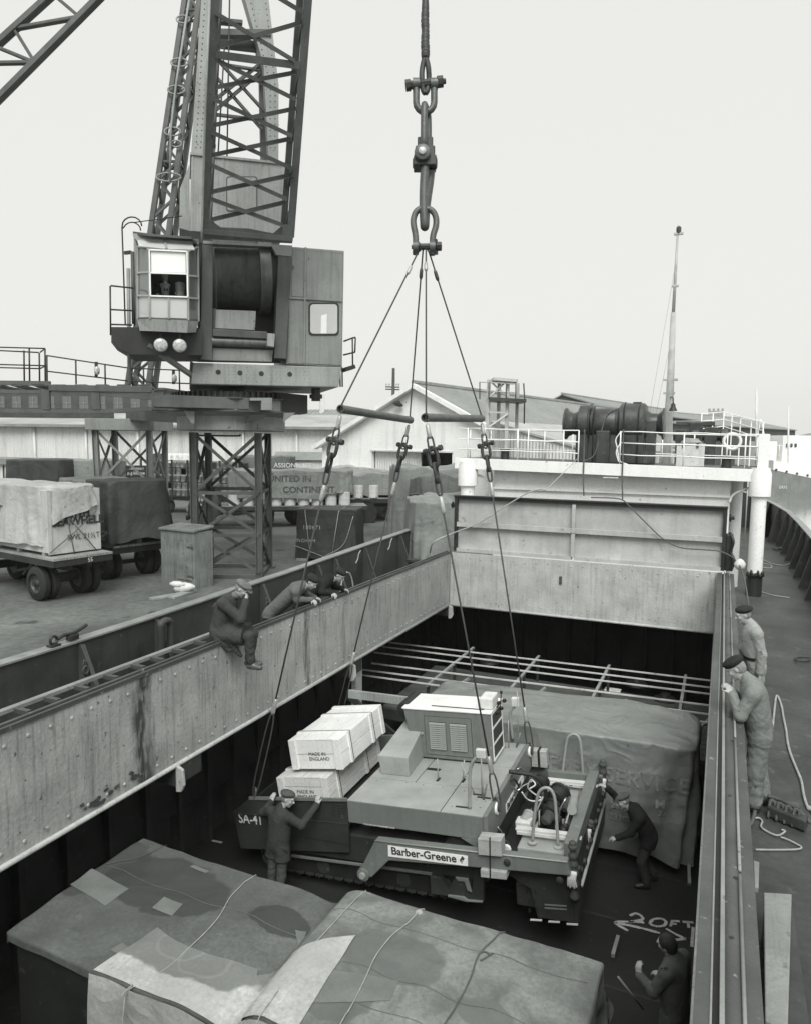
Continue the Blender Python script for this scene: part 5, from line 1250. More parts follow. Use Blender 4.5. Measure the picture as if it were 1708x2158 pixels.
# ---------------- railway wagons: slatted open wagon with crates, drums on top
wz0, wz1 = VD(440, 1062, 40), VD(440, 972, 40)
wl, wr = VD(300, 1000, 41.5), VD(500, 1000, 39.5); dxw = Vector((wr.x-wl.x, wr.y-wl.y, 0)); aw4 = math.atan2(dxw.y, dxw.x); Lx = dxw.length
T = thing('railway_wagon', 'dark open railway wagon with rows of crated cans behind the trestle', 'wagon', M=rotM((wl.x, wl.y, ZQ), aw4))
hb = wz1.z-ZQ; 
MB().box((0, 0, .75), (Lx, 2.2, .95)).build('floor', m_chas, T, local=True)
MB().box((0, .9, .95), (Lx, 1.2, hb-.1)).build('core', m_chas, T, local=True)
nl = 5
for k in range(nl+1): z = .95+(hb-1.0)*k/nl; MB().box((0, -.06, z), (Lx, .0, z+.07)).build('slat', m_wood if k % 2 else m_dark, T, local=True)
for k in range(7): x = k*Lx/6; MB().box((x-.05, -.10, .75), (x+.05, -.06, hb+.05)).build('stanchion', m_chas, T, local=True)
can = MB().lathe((0, 0, 0), CZ, [(0, .14), (.3, .14), (.32, .12)], 8); mc_ = mat('tin_can', .30, .5, .3, 3)
cm = can.mesh('canister', mc_)
for r_ in range(nl):
    for k in range(18):
        if rnd.random() < .92: link('canister', cm, T, Matrix.Translation((.25+k*(Lx-.5)/17+rnd.uniform(-.04, .04), .25, 1.02+(hb-1.0)*r_/nl)))
for x in (.6, 1.6, Lx-1.6, Lx-.6): wheel(T, ROOTM[T.name] @ Vector((x, .2, .42)), ROOTM[T.name].to_3x3() @ Vector((0, -1, 0)), .42, .12)
p = VD(288, 998, 37.5); q = MB().obox(p, AR*.52, AF*.05, AU*.42)
sg = solo('wagon_sign', q, m_black, 'small black lettered sign board beyond the far trestle leg', 'sign')
lettering('DE SNELFREIGHT', p-AR*.46+AU*.20-AF*.056, AR, AU, .15, m_print_w, sg, xs=.75); lettering('p.g.klouse', p-AR*.46-AU*.05-AF*.056, AR, AU, .24, m_print_w, sg, xs=.95); lettering('ROTTERDAM', p-AR*.30-AU*.30-AF*.056, AR, AU, .12, m_print_w, sg)
for i, px in enumerate((357, 369, 380, 389, 400, 340, 326)):
    p = VD(px, 966+.01*i, 41.0); q = MB().lathe(p-CZ*.0, -AF, [(-.9, .27), (-.88, .29), (-.6, .29), (-.58, .30), (-.3, .29), (-.02, .29), (0, .27)], 16)
    mm = m_white if i < 5 else m_rust
    solo('oil_drum', q, mm, 'white ended drum lying in the row on top of the wagon' if i < 5 else 'dark drum lying at the left end of the drum row', 'drum', group='drums in a row on the wagon', auto=40)
# ---------------- lorry and its tarpaulined trailer
m_cabp = mat('lorry_paint', .08, .35, .2, 2, spots=.15, spot_v=.05, spec=.6)
lo = VZ(395, 1114, ZQ); hi = VZ(760, 1110, ZQ)
dv = Vector((hi.x-lo.x, hi.y-lo.y, 0)); la = math.atan2(dv.y, dv.x)
Ml = rotM((lo.x, lo.y, ZQ), la)       # x runs back from the front bumper
T = thing('lorry', 'dark forward control lorry with round badge parked behind the tower', 'lorry', M=Ml)
q = MB()
prof = [(0.10, .55), (.02, 1.05), (.10, 1.25), (.42, 1.95), (.60, 2.10), (1.35, 2.10), (1.45, 1.95), (1.45, .55)]
q.prism([(x, -.02, z) for x, z in prof], (0, 2.0, 0)).build('cab', m_cabp, T, local=True, bevel=.06)
q = MB().prism([(.13, .12, 1.33), (.38, .12, 1.88), (.38, 1.86, 1.88), (.13, 1.86, 1.33)], (-.02, 0, .01)); q.build('windscreen', m_pane_l, T, local=True)
MB().prism([(.52, -.03, 1.30), (1.15, -.03, 1.30), (1.15, -.03, 1.88), (.66, -.03, 1.88)], (0, .01, 0)).build('side_window', m_pane_l, T, local=True)
MB().box((.60, -.05, 1.28), (.64, -.03, 1.9)).build('window_bar', m_cabp, T, local=True)
MB().box((-.06, -.05, .40), (.10, 2.05, .62)).build('bumper', m_chas, T, local=True, bevel=.03)
MB().box((.01, .4, .62), (.05, 1.6, 1.05)).build('grille', m_chas, T, local=True)
for y in (.25, 1.75): MB().lathe((.03, y, .85), (-1, 0, 0), [(0, .13), (.06, .12), (.08, .05)], 14).build('headlamp', m_lamp, T, local=True, auto=50)
MB().lathe((.62, -.022, .98), (0, -1, 0), [(0, .20), (.01, .20)], 18).build('door_badge', m_white_d, T, local=True)
MB().tube([(.35, -.05, 1.75), (.30, -.3, 1.75)], .015, 6).box((.25, -.42, 1.55), (.31, -.26, 1.85)).build('mirror', m_chas, T, local=True)
MB().lathe((.75, -.05, .5), (0, 1, 0), [(0, .60), (.25, .60), (.26, .1)], 20).build('wheel_arch', m_cabp, T, local=True, auto=40)
for x in (.75, 3.6):
    for y, s in ((.10, -1), (1.9, 1)): wheel(T, Ml @ Vector((x, y, .46)), Ml.to_3x3() @ Vector((0, s, 0)), .46, .25)
Lb = dv.length
MB().box((1.5, .25, .75), (Lb+.2, .45, .98)).box((1.5, 1.55, .75), (Lb+.2, 1.75, .98)).build('chassis', m_chas, T, local=True)
for k in range(8): MB().box((1.6, -.15+k*.29, .98), (Lb+.3, -.15+k*.29+.27, 1.06)).build('plank', m_wood, T, local=True)
MB().box((1.6, -.2, .86), (Lb+.3, -.15, 1.04)).build('side_raves', m_dark, T, local=True)
wheel(T, Ml @ Vector((Lb-1.2, .1, .46)), Ml.to_3x3() @ Vector((0, -1, 0)), .46, .25, dual=True)
Lx0 = VP(480, 1060, Ml @ Vector((0, 0, 0)), tuple(Ml.to_3x3() @ Vector((0, 1, 0)))); lx0 = (Ml.inverted() @ Lx0).x
lx1 = (Ml.inverted() @ VP(745, 1060, Ml @ Vector((0, 0, 0)), tuple(Ml.to_3x3() @ Vector((0, 1, 0))))).x
dm = MB().lathe((0, 0, 0), CZ, [(0, .27), (.04, .28), (.3, .28), (.32, .29), (.34, .28), (.62, .28), (.66, .27)], 14).mesh('drum', m_white_d); k = 0; x = lx0+.3
while x < lx1-.3:
    o = link('oil_drum', dm, None, Ml @ Matrix.Translation((x, .12, 1.07))); o.location = (Ml @ Vector((x, .12, 1.07))); tag(o, 'pale drum standing in the row under the lettered tarpaulin', 'drum', 'pale drums under the lettered tarpaulin'); ROOTM[o.name] = Matrix(); x += .66
hl2 = VD(600, 991, (Ml @ Vector(((lx0+lx1)/2, 0, 0))-CAM).dot(AF)).z-ZQ
q = tarp('tarpaulin', None, (lx1-lx0)/2, 1.05, hl2, 1.5, seed=8, flare=.05, fold=.05, nf=25, lump=.10, hem_var=.12, M=Ml @ Matrix.Translation(((lx0+lx1)/2, .85, 0)), ns=140, hem=lambda x, y: 1.45+.25*(x > 1.6))
TP = solo('tarpaulin', q, m_tarp, 'long grey lettered tarpaulin over drums on the lorry bed', 'tarpaulin', smooth=True)
xd = Ml.to_3x3() @ Vector((1, 0, 0))
lettering('UNITED IN', Ml @ Vector((lx0+1.9, -.235, hl2-.52)), xd, CZ, .42, m_print_g, TP, bold=.012); lettering('ROUTE     CONTINENT.', Ml @ Vector((lx0+.6, -.25, hl2-1.05)), xd, CZ, .42, m_print_g, TP, bold=.012, xs=1.02)
for o in TP.children: stick(o, TP, Ml.to_3x3() @ Vector((0, 1, 0)))
# ---------------- second lorry trailer with lumpy load in front of the white shed
lo = VZ(742, 1137, ZQ); hi = VZ(985, 1098, ZQ); lo = VZ(800, 1130, ZQ); hi = VZ(880, 1112, ZQ)
dv = Vector((hi.x-lo.x, hi.y-lo.y, 0)); 
Mt = rotM(tuple(VZ(738, 1098, ZQ)), math.radians(40))
T = thing('flat_trailer', 'flatbed trailer with big rear wheel under the lumpy sheeted load', 'trailer', M=Mt)
def inv(px, py, z): return Mt.inverted() @ VZ(px, py, z)
e0 = inv(742, 1072, ZQ+1.3); e1 = inv(872, 1078, ZQ+1.3)
for k in range(7): MB().box((-1.5, -1.1+k*.32, 1.22), (5.4, -1.1+k*.32+.30, 1.30)).build('plank', m_wood, T, local=True)
MB().box((-1.5, -1.15, 1.02), (5.4, -1.1, 1.24)).box((-1.5, -.6, .8), (5.2, -.4, 1.2)).box((-1.5, .6, .8), (5.2, .8, 1.2)).box((5.4, -1.15, 1.0), (5.5, 1.15, 1.3)).build('chassis', m_chas, T, local=True)
wc_ = inv(818, 1128, ZQ)
for x in (wc_.x, wc_.x-3.5): wheel(T, Mt @ Vector((x, -1.0, .52)), Mt.to_3x3() @ Vector((0, -1, 0)), .52, .28, dual=True)
MB().lathe((wc_.x, -1.15, .52), (0, 1, 0), [(0, .66), (.5, .66)], 20).build('mudguard', m_chas, T, local=True, auto=40)
def bumps(x, y): return .16*abs(math.sin(x*1.9+.5))*(.6+.4*math.cos(y*1.5))-.1*(x > 2.0)
hl3 = VD(800, 1000, (Mt @ Vector((2, -1, 0))-CAM).dot(AF)).z-ZQ
q = tarp('tarpaulin', None, 3.3, 1.12, hl3, 1.45, seed=11, flare=.05, fold=.07, nf=21, lump=.12, lumpf=bumps, hem_var=.2, M=Mt @ Matrix.Translation((2.0, .05, 0)), ns=140)
TP = solo('tarpaulin', q, m_tarp, 'lumpy grey tarpaulin roped over drums on the flatbed trailer', 'tarpaulin', smooth=True)
for x in (-.6, .2, 1.0):
    o = link('oil_drum', dm, None); o.location = Mt @ Vector((x, -.95, 1.3)); tag(o, 'pale drum peeping from under the lumpy roped tarpaulin', 'drum', 'pale drums under the lumpy tarpaulin'); ROOTM[o.name] = Matrix()
for i, x in enumerate((3.4, 4.2, 4.9)):
    q = lashing(smooth_path([Mt @ Vector((x+.3, .6, hl3+.12)), Mt @ Vector((x, -1.1, hl3+.05)), Mt @ Vector((x-.1+.5*i, -1.32, hl3*.72)), Mt @ Vector((x-.3, -1.26, 1.25))]), .016)
    solo('lashing_rope', q, m_rope, ('pale rope over the lumpy load, left of three', 'pale rope over the lumpy load, middle of three', 'pale rope over the lumpy load, right of three')[i], 'rope', smooth=True)
def more_load(label, px, py, d, a_, b_, m, seed, rot, lump=.2, h0=.3):
    p = VD(px, py, d); q = tarp('tarpaulin', None, a_, b_, p.z-ZQ, h0, seed=seed, flare=.08, fold=.1, nf=12, lump=lump, lumpf=lambda x, y: .15*math.sin(x*2+seed)*math.cos(y*1.3), hem_var=.2, M=Matrix.Translation((p.x, p.y, ZQ)) @ Matrix.Rotation(math.radians(rot), 4, 'Z'), ns=96, nh=7)
    return solo('tarpaulin', q, m, label, 'tarpaulin', smooth=True)
more_load('grey lumpy tarpaulined heap in the shed doorway', 905, 985, 30, 1.6, 1.4, m_tarp, 31, 30)
more_load('long low pale sheeted load in front of the gable wall', 830, 985, 41, 4.4, 1.4, m_tarp_l, 32, 12)
more_load('bulging grey sheet hanging by the dark doorway', 925, 1003, 27.5, 1.0, .9, m_tarp_m, 33, 40)
more_load('pale sheeted load rising behind the ship rail by the hatch cover', 940, 1056, 23.5, 1.25, 1.5, m_tarp, 34, 28, .25, .0)
# black davit by the rail
p = VX(888, 1118, -2.15); t = VX(890, 1052, -2.15)
q = MB().tube(smooth_path([(p.x, p.y, ZD), tuple(p), tuple(t), tuple(t+CZ*.12-tA*.03), tuple(t+CZ*.17-tA*.25), tuple(t+CZ*.13-tA*.42)]), .045, 8)
solo('davit', q, m_black, 'black hooked davit post standing at the bulwark', 'davit', smooth=True)
# ---------------- dark sheeted cube on the quay
c0, c1, c2_ = VZ(620, 1180, ZQ), VZ(752, 1184, ZQ), VZ(776, 1166, ZQ)
xv = (c1-c0); wl_ = xv.length; xa_ = math.atan2(xv.y, xv.x)
zt_ = VP(690, 1075, c0, (math.sin(xa_), -math.cos(xa_), 0)).z
Mq = rotM(tuple((c0+c1)/2+Vector((-math.sin(xa_), math.cos(xa_), 0))*.85), xa_)
q = tarp('tarpaulin', None, wl_/2-.06, .85, zt_-ZQ, .06, seed=13, flare=.07, fold=.03, nf=9, lump=.02, hem_var=.05, M=Mq, ns=120, corner=9)
TP = solo('tarpaulin', q, m_tarp_d, 'square black sheeted load numbered in white on the quay', 'tarpaulin', smooth=True)
ax_ = Mq.to_3x3() @ Vector((1, 0, 0))
hh_ = zt_-ZQ
for tx, xx, zz_, sz in (('180671', -.72, .62, .20), ('INGHAM', -1.02, .36, .17)): lettering(tx, Mq @ Vector((xx*wl_/2*1.0 if xx > -1 else -wl_/2+.05, -.85-.115, hh_*zz_)), ax_, CZ, sz, m_print_w, TP, spread=1.15)
for o in TP.children: stick(o, TP, Mq.to_3x3() @ Vector((0, 1, 0)))
for i, pts in enumerate((((-.62, 1.0), (-.45, .10)), ((.45, 1.0), (.22, .08)), ((-.95, .3), (.12, .06)))):
    q = lashing([Mq @ Vector((x*wl_/2, -.85-.12-.02, z*hh_)) for x, z in pts], .011)
    if i < 2: q.tube([Mq @ Vector((pts[0][0]*wl_/2, -.96, hh_*.99)), Mq @ Vector((pts[0][0]*wl_/2*.9, .8, hh_+.03))], .011, 5)
    solo('lashing_rope', q, m_rope, ('thin pale cord on the black load, left one', 'thin pale cord on the black load, right one', 'slack pale cord along the foot of the black load')[i], 'rope', smooth=True)
q = lashing(smooth_path([Mq @ Vector((wl_/2*.9, -.97, hh_*.9)), Mq @ Vector((wl_/2*.6, -.99, hh_*.35)), Mq @ Vector((0, -1.0, hh_*.1))]), .011)
solo('lashing_rope', q, m_rope, 'pale cord sweeping in a curve across the black load', 'rope', smooth=True)
q = MB()
for k in range(3): q.obox(Mq @ Vector((-.2+.4*k-.2, -1.05, .05)), ax_*.6, (Mq.to_3x3() @ Vector((0, .06, 0))), CZ*.04)
solo('dunnage', q, m_wood, 'loose wooden battens at the foot of the black load', 'timber')
# ---------------- wooden control box at the tower foot
p0, p1 = VZ(341, 1232, ZQ), VZ(412, 1243, ZQ); xv = p1-p0; xa_ = math.atan2(xv.y, xv.x); wl_ = xv.length
zt_ = VP(375, 1115, p0, (math.sin(xa_), -math.cos(xa_), 0)).z-ZQ
Mq = rotM(tuple(p0), xa_)
m_wcab = mat('cabinet_boards', .19, .85, .3, 2.5, streak=.45, streak_scale=22, spots=.3, spot_scale=9, spot_v=.09, bump=.5, bump_scale=30)
T = thing('wooden_cabinet', 'weathered wooden cabinet with board door beside the crane tower', 'cabinet', M=Mq)
for k in range(5): MB().box((k*wl_/5+.006, 0, .0), ((k+1)*wl_/5-.006, .05, zt_-.05)).build('board', m_wcab, T, local=True)
MB().box((0, .05, 0), (wl_, .7, zt_-.06)).build('body', m_wcab, T, local=True)
MB().box((wl_*.48, -.03, .25), (wl_*.93, 0, zt_*.78)).build('door', m_wcab, T, local=True, bevel=.008)
MB().hexa([(-.03, -.05, zt_-.06), (wl_+.03, -.05, zt_-.06), (wl_+.03, .75, zt_+.02), (-.03, .75, zt_+.02), (-.03, -.05, zt_), (wl_+.03, -.05, zt_), (wl_+.03, .75, zt_+.08), (-.03, .75, zt_+.08)]).build('roof', m_wcab, T, local=True, bevel=.01)
for z in (.35, zt_*.7): MB().box((wl_*.80, -.045, z), (wl_*.97, -.03, z+.05)).build('hinge', m_rust, T, local=True)
p0 = VZ(395, 1140, ZQ+.9)
# sack and planks on the quay by the bulwark
p = VZ(560, 1248, ZQ)
p = VZ(385, 1252, ZQ)
q = MB().lathe(p+Vector((-.3, 0, .14)), (1, .3, .1), [(0, .05), (.08, .13), (.3, .15), (.5, .10), (.62, .03)], 12); q.lathe(p+Vector((-.35, -.1, .28)), (1, .3, -.05), [(0, .03), (.1, .08), (.3, .09), (.45, .03)], 10)
solo('sack', q, m_white_d, 'crumpled pale sack on boards by the cabinet foot', 'sack', smooth=True)
for i, (a, b) in enumerate((((362, 1262), (408, 1248)), ((318, 1265), (392, 1252)))):
    q = MB().bar(VZ(*a, ZQ)+CZ*.03, VZ(*b, ZQ)+CZ*.04, .22, .05); solo('board', q, m_wood, ('short board under the crumpled sack', 'longer dark board lying left of the crumpled sack')[i], 'board')
# ================================================================== crane tackle over the hatch
c6 = lambda x, y: (785.7+.285*x, .285*y)
D0 = 12.8
def rg(x, y, o=0): return VD(*c6(x, y), D0)+AF*o
PXM = .285*D0/FPX      # metres per crop pixel
m_tack = mat('tackle_steel', .075, .42, .3, 5, spots=.35, spot_v=.16, spot_scale=14, bump=.25, spec=.6)
m_tackd = mat('tackle_dark', .04, .5, .3, 5, spots=.2, spot_v=.09, bump=.3)
m_wire = mat('wire_rope', .055, .5, .25, 30, bump=.6, bump_scale=220, spec=.5)
m_ferr = mat('ferrule_alloy', .40, .4, .2, 20, metal=.3)
# served hoist cable
P = [rg(386, -1800), rg(386, -200), rg(385, 60), rg(382, 150), rg(386, 230), rg(383, 310), rg(386, 380), rg(385, 425)]
RR = [.062, .062, .066, .074, .07, .076, .078, .072]
rr_ = []; pp_ = []
for (a, b), (ra, rb) in zip(zip(P, P[1:]), zip(RR, RR[1:])):
    n = 10 if (b-a).length < 2 else 60
    for k in range(n): pp_.append(a.lerp(b, k/n)); rr_.append(lerp(ra, rb, k/n)*(1+.05*math.sin(k*2.1)+.04*math.sin(k*5.3)))
q = MB().tube(pp_+[P[-1]], rr_+[.07], 14)
for s in (-1, 1): q.tube(smooth_path([rg(385+s*4, 420), rg(385+s*22, 500), rg(385+s*26, 580, s*.03), rg(385+s*16, 660), rg(385, 690)]), .048, 10)
solo('hoist_cable', q, m_tackd, 'thick tape wrapped hoist cable coming down from the crane', 'cable', smooth=True)
def pinbolt(T, a, b, r, name='pin', head=True):
    d = (b-a).normalized(); L_ = (b-a).length
    MB().lathe(a, d, [(0, r*.55), (0.005, r), (.09, r), (.10, r*.72), (L_-.16, r*.72), (L_-.15, r*1.02), (L_-.05, r*1.0), (L_-.045, r*.5), (L_, r*.45)], 8).build(name, m_tackd, T)
T = thing('shackle', 'upper screw pin shackle holding the hoist cable eye', 'shackle', tuple(rg(385, 860)))
U = [rg(318, 590), rg(318, 640), rg(318, 740)]+[rg(384-66*math.cos(t*PI/8), 755+72*math.sin(t*PI/8)) for t in range(0, 9)]+[rg(450, 740), rg(450, 640), rg(450, 590)]
MB().tube(U, 25*PXM, 12).build('bow', m_tack, T, smooth=True)
for x in (318, 450): MB().lathe(rg(x, 620)-AR*26*PXM, AR, [(0, 42*PXM), (52*PXM, 42*PXM)], 16).build('ear', m_tack, T, auto=40)
pinbolt(T, rg(238, 632), rg(536, 598), 42*PXM)
T = thing('chain_link', 'long upright forged link under the top shackle', 'chain link', tuple(rg(380, 1150)))
loop = []
for t in range(9): a = t*PI/8; loop.append(rg(378+6*math.cos(a), 850-48*math.sin(a), -.11*math.cos(a)))
loop = [rg(372, 1130, -.11)]+[rg(376, 830, -.11), rg(380, 792, -.05), rg(386, 785, .02), rg(398, 810, .08), rg(408, 860, .11), rg(410, 1100, .12)]
MB().tube(smooth_path(loop, 4), 25*PXM, 12).build('bow', m_tack, T, smooth=True)
MB().lathe(rg(363, 1155, -.19), AF, [(0, 50*PXM), (.012, 58*PXM), (.07, 60*PXM), (.36, 56*PXM)], 20).build('eye', m_tack, T, auto=40)
MB().lathe(rg(361, 1155, -.235), AF, [(0, 14*PXM), (.012, 27*PXM), (.05, 28*PXM)], 14).build('pin_end', m_ferr, T, auto=40)
T = thing('swivel_block', 'dark bolted swivel block in the middle of the lifting tackle', 'swivel', tuple(rg(385, 1250)))
for (x0, y0, x1, y1, o0, o1) in ((328, 1015, 442, 1090, -.04, .16), (312, 1088, 456, 1170, -.08, .2), (300, 1160, 466, 1235, -.1, .22)):
    a, b = rg(x0, y0), rg(x1, y1); MB().obox((a+b)/2+AF*(o0+o1)/2, AR*(x1-x0)/2*PXM, AF*(o1-o0)/2, AU*(y1-y0)/2*PXM).build('block', m_tackd, T, bevel=.018)
MB().lathe(rg(292, 1195, .05), AR, [(0, 30*PXM), (.02, 40*PXM), (178*PXM, 40*PXM), (182*PXM, 26*PXM)], 6).build('bolt', m_tackd, T)
T = thing('chain_link', 'worn curved hook link between swivel and bow shackle', 'chain link', tuple(rg(378, 1700)))
MB().tube(smooth_path([rg(384, 1215), rg(380, 1290), rg(374, 1420), rg(374, 1540), rg(378, 1640), rg(380, 1668, .03), rg(384, 1640, .09), rg(392, 1500, .14), rg(420, 1300, .14), rg(425, 1235, .1)]), [30*PXM]*0+[33*PXM]*len(smooth_path([0]*0+[rg(384, 1215), rg(380, 1290), rg(374, 1420), rg(374, 1540), rg(378, 1640), rg(380, 1668, .03), rg(384, 1640, .09), rg(392, 1500, .14), rg(420, 1300, .14), rg(425, 1235, .1)])), 12).build('link', m_tack, T, smooth=True)
T = thing('bow_shackle', 'large bow shackle gathering the four wire slings', 'shackle', tuple(rg(390, 1900)))
bw_ = [rg(314, 1880), rg(316, 1800), rg(312, 1730), rg(300, 1670), rg(298, 1620), rg(315, 1570), rg(345, 1545), rg(382, 1540), rg(420, 1548), rg(450, 1575), rg(465, 1622), rg(462, 1675), rg(444, 1735), rg(438, 1800), rg(434, 1885)]
MB().tube(smooth_path(bw_, 4), 23*PXM, 12).build('bow', m_tack, T, smooth=True)
for x in (312, 436): MB().lathe(rg(x, 1828)-AR*20*PXM, AR, [(0, 48*PXM), (40*PXM, 48*PXM)], 16).build('ear', m_tack, T, auto=40)
pinbolt(T, rg(506, 1820), rg(283, 1825), 34*PXM)
MB().bar(rg(462, 1770), rg(466, 1880), .05, .05).build('cotter', m_tackd, T)
# spreader bars
E1n, E1f, E2n, E2f = VD(720, 862, 11.7), VD(863, 885, 14.3), VD(897, 880, 11.4), VD(1013, 882, 14.0)
m_pipe = mat('spreader_pipe', .085, .5, .3, 3, spots=.3, spot_v=.14, bump=.25, spec=.5)
for i, (a, b) in enumerate(((E1n, E1f), (E2n, E2f))):
    d = (b-a).normalized(); T = thing('spreader_bar', ('left dark pipe spreader bar between the slings', 'right dark pipe spreader bar between the slings')[i], 'spreader bar', tuple((a+b)/2))
    Lb_ = (b-a).length+.10
    MB().lathe(a-d*.05, d, [(.10, .045), (0, .052), (0, .068), (Lb_, .068), (Lb_, .052), (Lb_-.08, .045)], 20).build('pipe', m_pipe, T, auto=40)
    for e in (a, b): MB().lathe(e-CZ*.072, CZ, [(0, .03), (.02, .028), (.124, .028), (.144, .03)], 10).build('sling_guide', m_tackd, T, auto=40)
# four sling legs, each wire > ferrules > shackle > wire
MO = Vector((3.742, -8.83, -2.45)); mth, mpi = .025, .09
Mu = Vector((math.cos(mth)*math.cos(mpi), math.sin(mth)*math.cos(mpi), math.sin(mpi))); Mv = Vector((-math.sin(mth), math.cos(mth), 0)); Mw = Mu.cross(Mv)
MM = Matrix((Mu, Mv, Mw)).transposed().to_4x4(); MM.translation = MO
def ML(px, py, **k):
    ax, val = next(iter(k.items())); n = {'u': Mu, 'v': Mv, 'w': Mw}[ax]; p = VP(px, py, MO+n*val, n); return MM.inverted() @ p
LUG = [MM @ Vector(q) for q in ((-3.98, .02, -.16), (-3.9, 2.80, -.12), (.16, .46, -.08), (.16, 2.73, -.11))]
heads = [rg(330, 1870, -.02), rg(368, 1845, .02), rg(390, 1842, -.02), rg(415, 1870, .0)]
ends = [E1n, E1f, E2n, E2f]
names = ['near left', 'far left', 'near right', 'far right']
shk = [(0.155, .30), (.12, .26), (.13, .26), (.12, .28)]
for i in range(4):
    T = thing('wire_sling', 'wire sling leg running to the %s lug of the machine' % names[i], 'sling', tuple(LUG[i]))
    h_, e, lg = heads[i], ends[i], LUG[i]
    a = h_.lerp(e, .01); MB().tube([rg(385, 1815), h_, e+CZ*.07, e-CZ*.07], .0145, 8).build('upper_wire', m_wire, T, smooth=True)
    d = (e-h_).normalized(); p = h_+d*.30; MB().lathe(p, d, [(0, .018), (.04, .032), (.16, .034), (.20, .018)], 10).build('ferrule', m_ferr if i in (0, 2) else m_tack, T, smooth=True)
    d2 = (lg-e).normalized(); L_ = (lg-e).length
    MB().lathe(e+d2*.10, d2, [(0, .02), (.03, .036), (.20, .038), (.24, .022)], 10).build('ferrule', m_ferr, T, smooth=True)
    # eye, shackle and link chain
    sx = d2.cross(AF).normalized(); sy = d2.cross(sx)
    def oval(c, l, wd_, ax_, rad, m, nm): 
        P = []
        for k in range(16):
            t = 2*PI*k/16; P.append(c+d2*(l/2*math.copysign(abs(math.cos(t))**.7, math.cos(t)))+ax_*(wd_/2*math.copysign(abs(math.sin(t))**.8, math.sin(t))))
        MB().tube(P, rad, 8, closed=True).build(nm, m, T, smooth=True)
    q0 = e+d2*.34
    oval(q0+d2*.10, .30, .09, sx, .016, m_wire, 'wire_eye')
    s_ = e+d2*.62; oval(s_+d2*.02, .32, .17, sx*.8+sy*.5, .030, m_tackd, 'shackle_bow')
    MB().lathe(s_-d2*.10-(sx*.8+sy*.5)*.16, sx*.8+sy*.5, [(0, .045), (.05, .05), (.06, .03), (.27, .03), (.28, .05), (.33, .045)], 10).build('shackle_pin', m_tackd, T, auto=40)
    oval(s_+d2*.27, .30, .14, sx*.3-sy, .028, m_tackd, 'chain_link')
    z0 = s_+d2*.42; oval(z0+d2*.06, .30, .08, sx, .018, m_wire, 'wire_eye')
    MB().lathe(z0+d2*.22, d2, [(0, .018), (.03, .036), (.24, .038), (.30, .02)], 10).build('ferrule', m_ferr, T, smooth=True)
    lo_ = lg-d2*(.75 if i > 1 else 1.7)
    MB().tube([z0+d2*.3, lo_], .0155, 8).build('lower_wire', m_wire, T, smooth=True)
    MB().lathe(lo_-d2*.05, d2, [(0, .02), (.03, .036), (.24, .038), (.28, .02)], 10).build('ferrule', m_ferr, T, smooth=True)
    L2_ = (lg-lo_).length-.2; oval(lo_+d2*(.2+L2_/2), L2_, .11, sx, .014, m_wire, 'wire_eye')
    oval(lg-d2*.06, .20, .10, sx*.5+sy, .018, m_tack, 'lug_shackle')
# ================================================================== road paving machine hanging in the hatch
b2 = lambda x, y: (478.2+.32*x, 1366.4+.32*y)
b3 = lambda x, y: (922.3+.32*x, 1400.6+.32*y)
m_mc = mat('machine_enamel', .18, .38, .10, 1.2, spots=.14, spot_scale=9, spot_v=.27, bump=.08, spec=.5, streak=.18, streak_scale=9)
m_mct = mat('machine_enamel_lit_scuffed', .33, .45, .16, 2.0, spots=.3, spot_scale=7, spot_v=.28, bump=.08, spec=.5)  # paler enamel copy: light on the deck top is put into its colour
m_mcd = mat('machine_underframe', .038, .5, .3, 2, spots=.2, spot_v=.10, bump=.15)
m_mck = mat('machine_black', .02, .5, .3, 4)
m_chr = mat('hydraulic_chrome', .5, .18, .1, 5, metal=.9, bump=.02)
m_hose = mat('rubber_hose', .025, .55, .2, 5)
MC = thing('paving_machine', 'large grey paving machine hanging in slings above the hold floor', 'paving machine', M=MM)
K = dict(local=True)
def mbx(a, b, name, m, parent=MC, bevel=.012, **k): return MB().box(a, b).build(name, m, parent, local=True, bevel=bevel, **k)
def mpoly(pts, v, depth, name, m, parent=MC, bevel=.01): # polygon seen on a plane v, extruded away
    return MB().prism([ML(*q, v=v) for q in pts], (0, depth, 0)).build(name, m, parent, local=True, bevel=bevel)
# deck: plates with narrow gaps over a box frame
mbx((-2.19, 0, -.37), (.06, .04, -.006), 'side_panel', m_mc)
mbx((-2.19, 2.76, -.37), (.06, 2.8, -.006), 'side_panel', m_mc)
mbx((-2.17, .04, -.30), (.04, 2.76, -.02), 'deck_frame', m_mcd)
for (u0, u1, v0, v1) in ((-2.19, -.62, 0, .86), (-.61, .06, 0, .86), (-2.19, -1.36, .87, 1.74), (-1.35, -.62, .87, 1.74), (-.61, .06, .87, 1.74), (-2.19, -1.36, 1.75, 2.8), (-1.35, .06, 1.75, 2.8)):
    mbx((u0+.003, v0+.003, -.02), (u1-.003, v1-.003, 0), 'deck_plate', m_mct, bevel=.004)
def decal(x0, y0, x1, y1, name='slot'): # dark slot cut in the deck
    P = [ML(*b2(*q), w=.002) for q in ((x0, y0), (x1, y0), (x1, y1), (x0, y1))]; P = [Vector((q.x, q.y, .002)) for q in P]
    MB().prism(P, (0, 0, .003)).build(name, m_mck, MC, local=True)
def slot(x, y, lu, lv): p = ML(*b2(x, y), w=0); MB().box((p.x-lu/2, p.y-lv/2, .001), (p.x+lu/2, p.y+lv/2, .004)).build('slot', m_mck, MC, local=True)
slot(1360, 798, .24, .09); slot(1555, 1048, .25, .05); slot(1650, 965, .16, .05); slot(1390, 865, .05, .14); slot(1555, 872, .05, .14); slot(1690, 985, .22, .05)
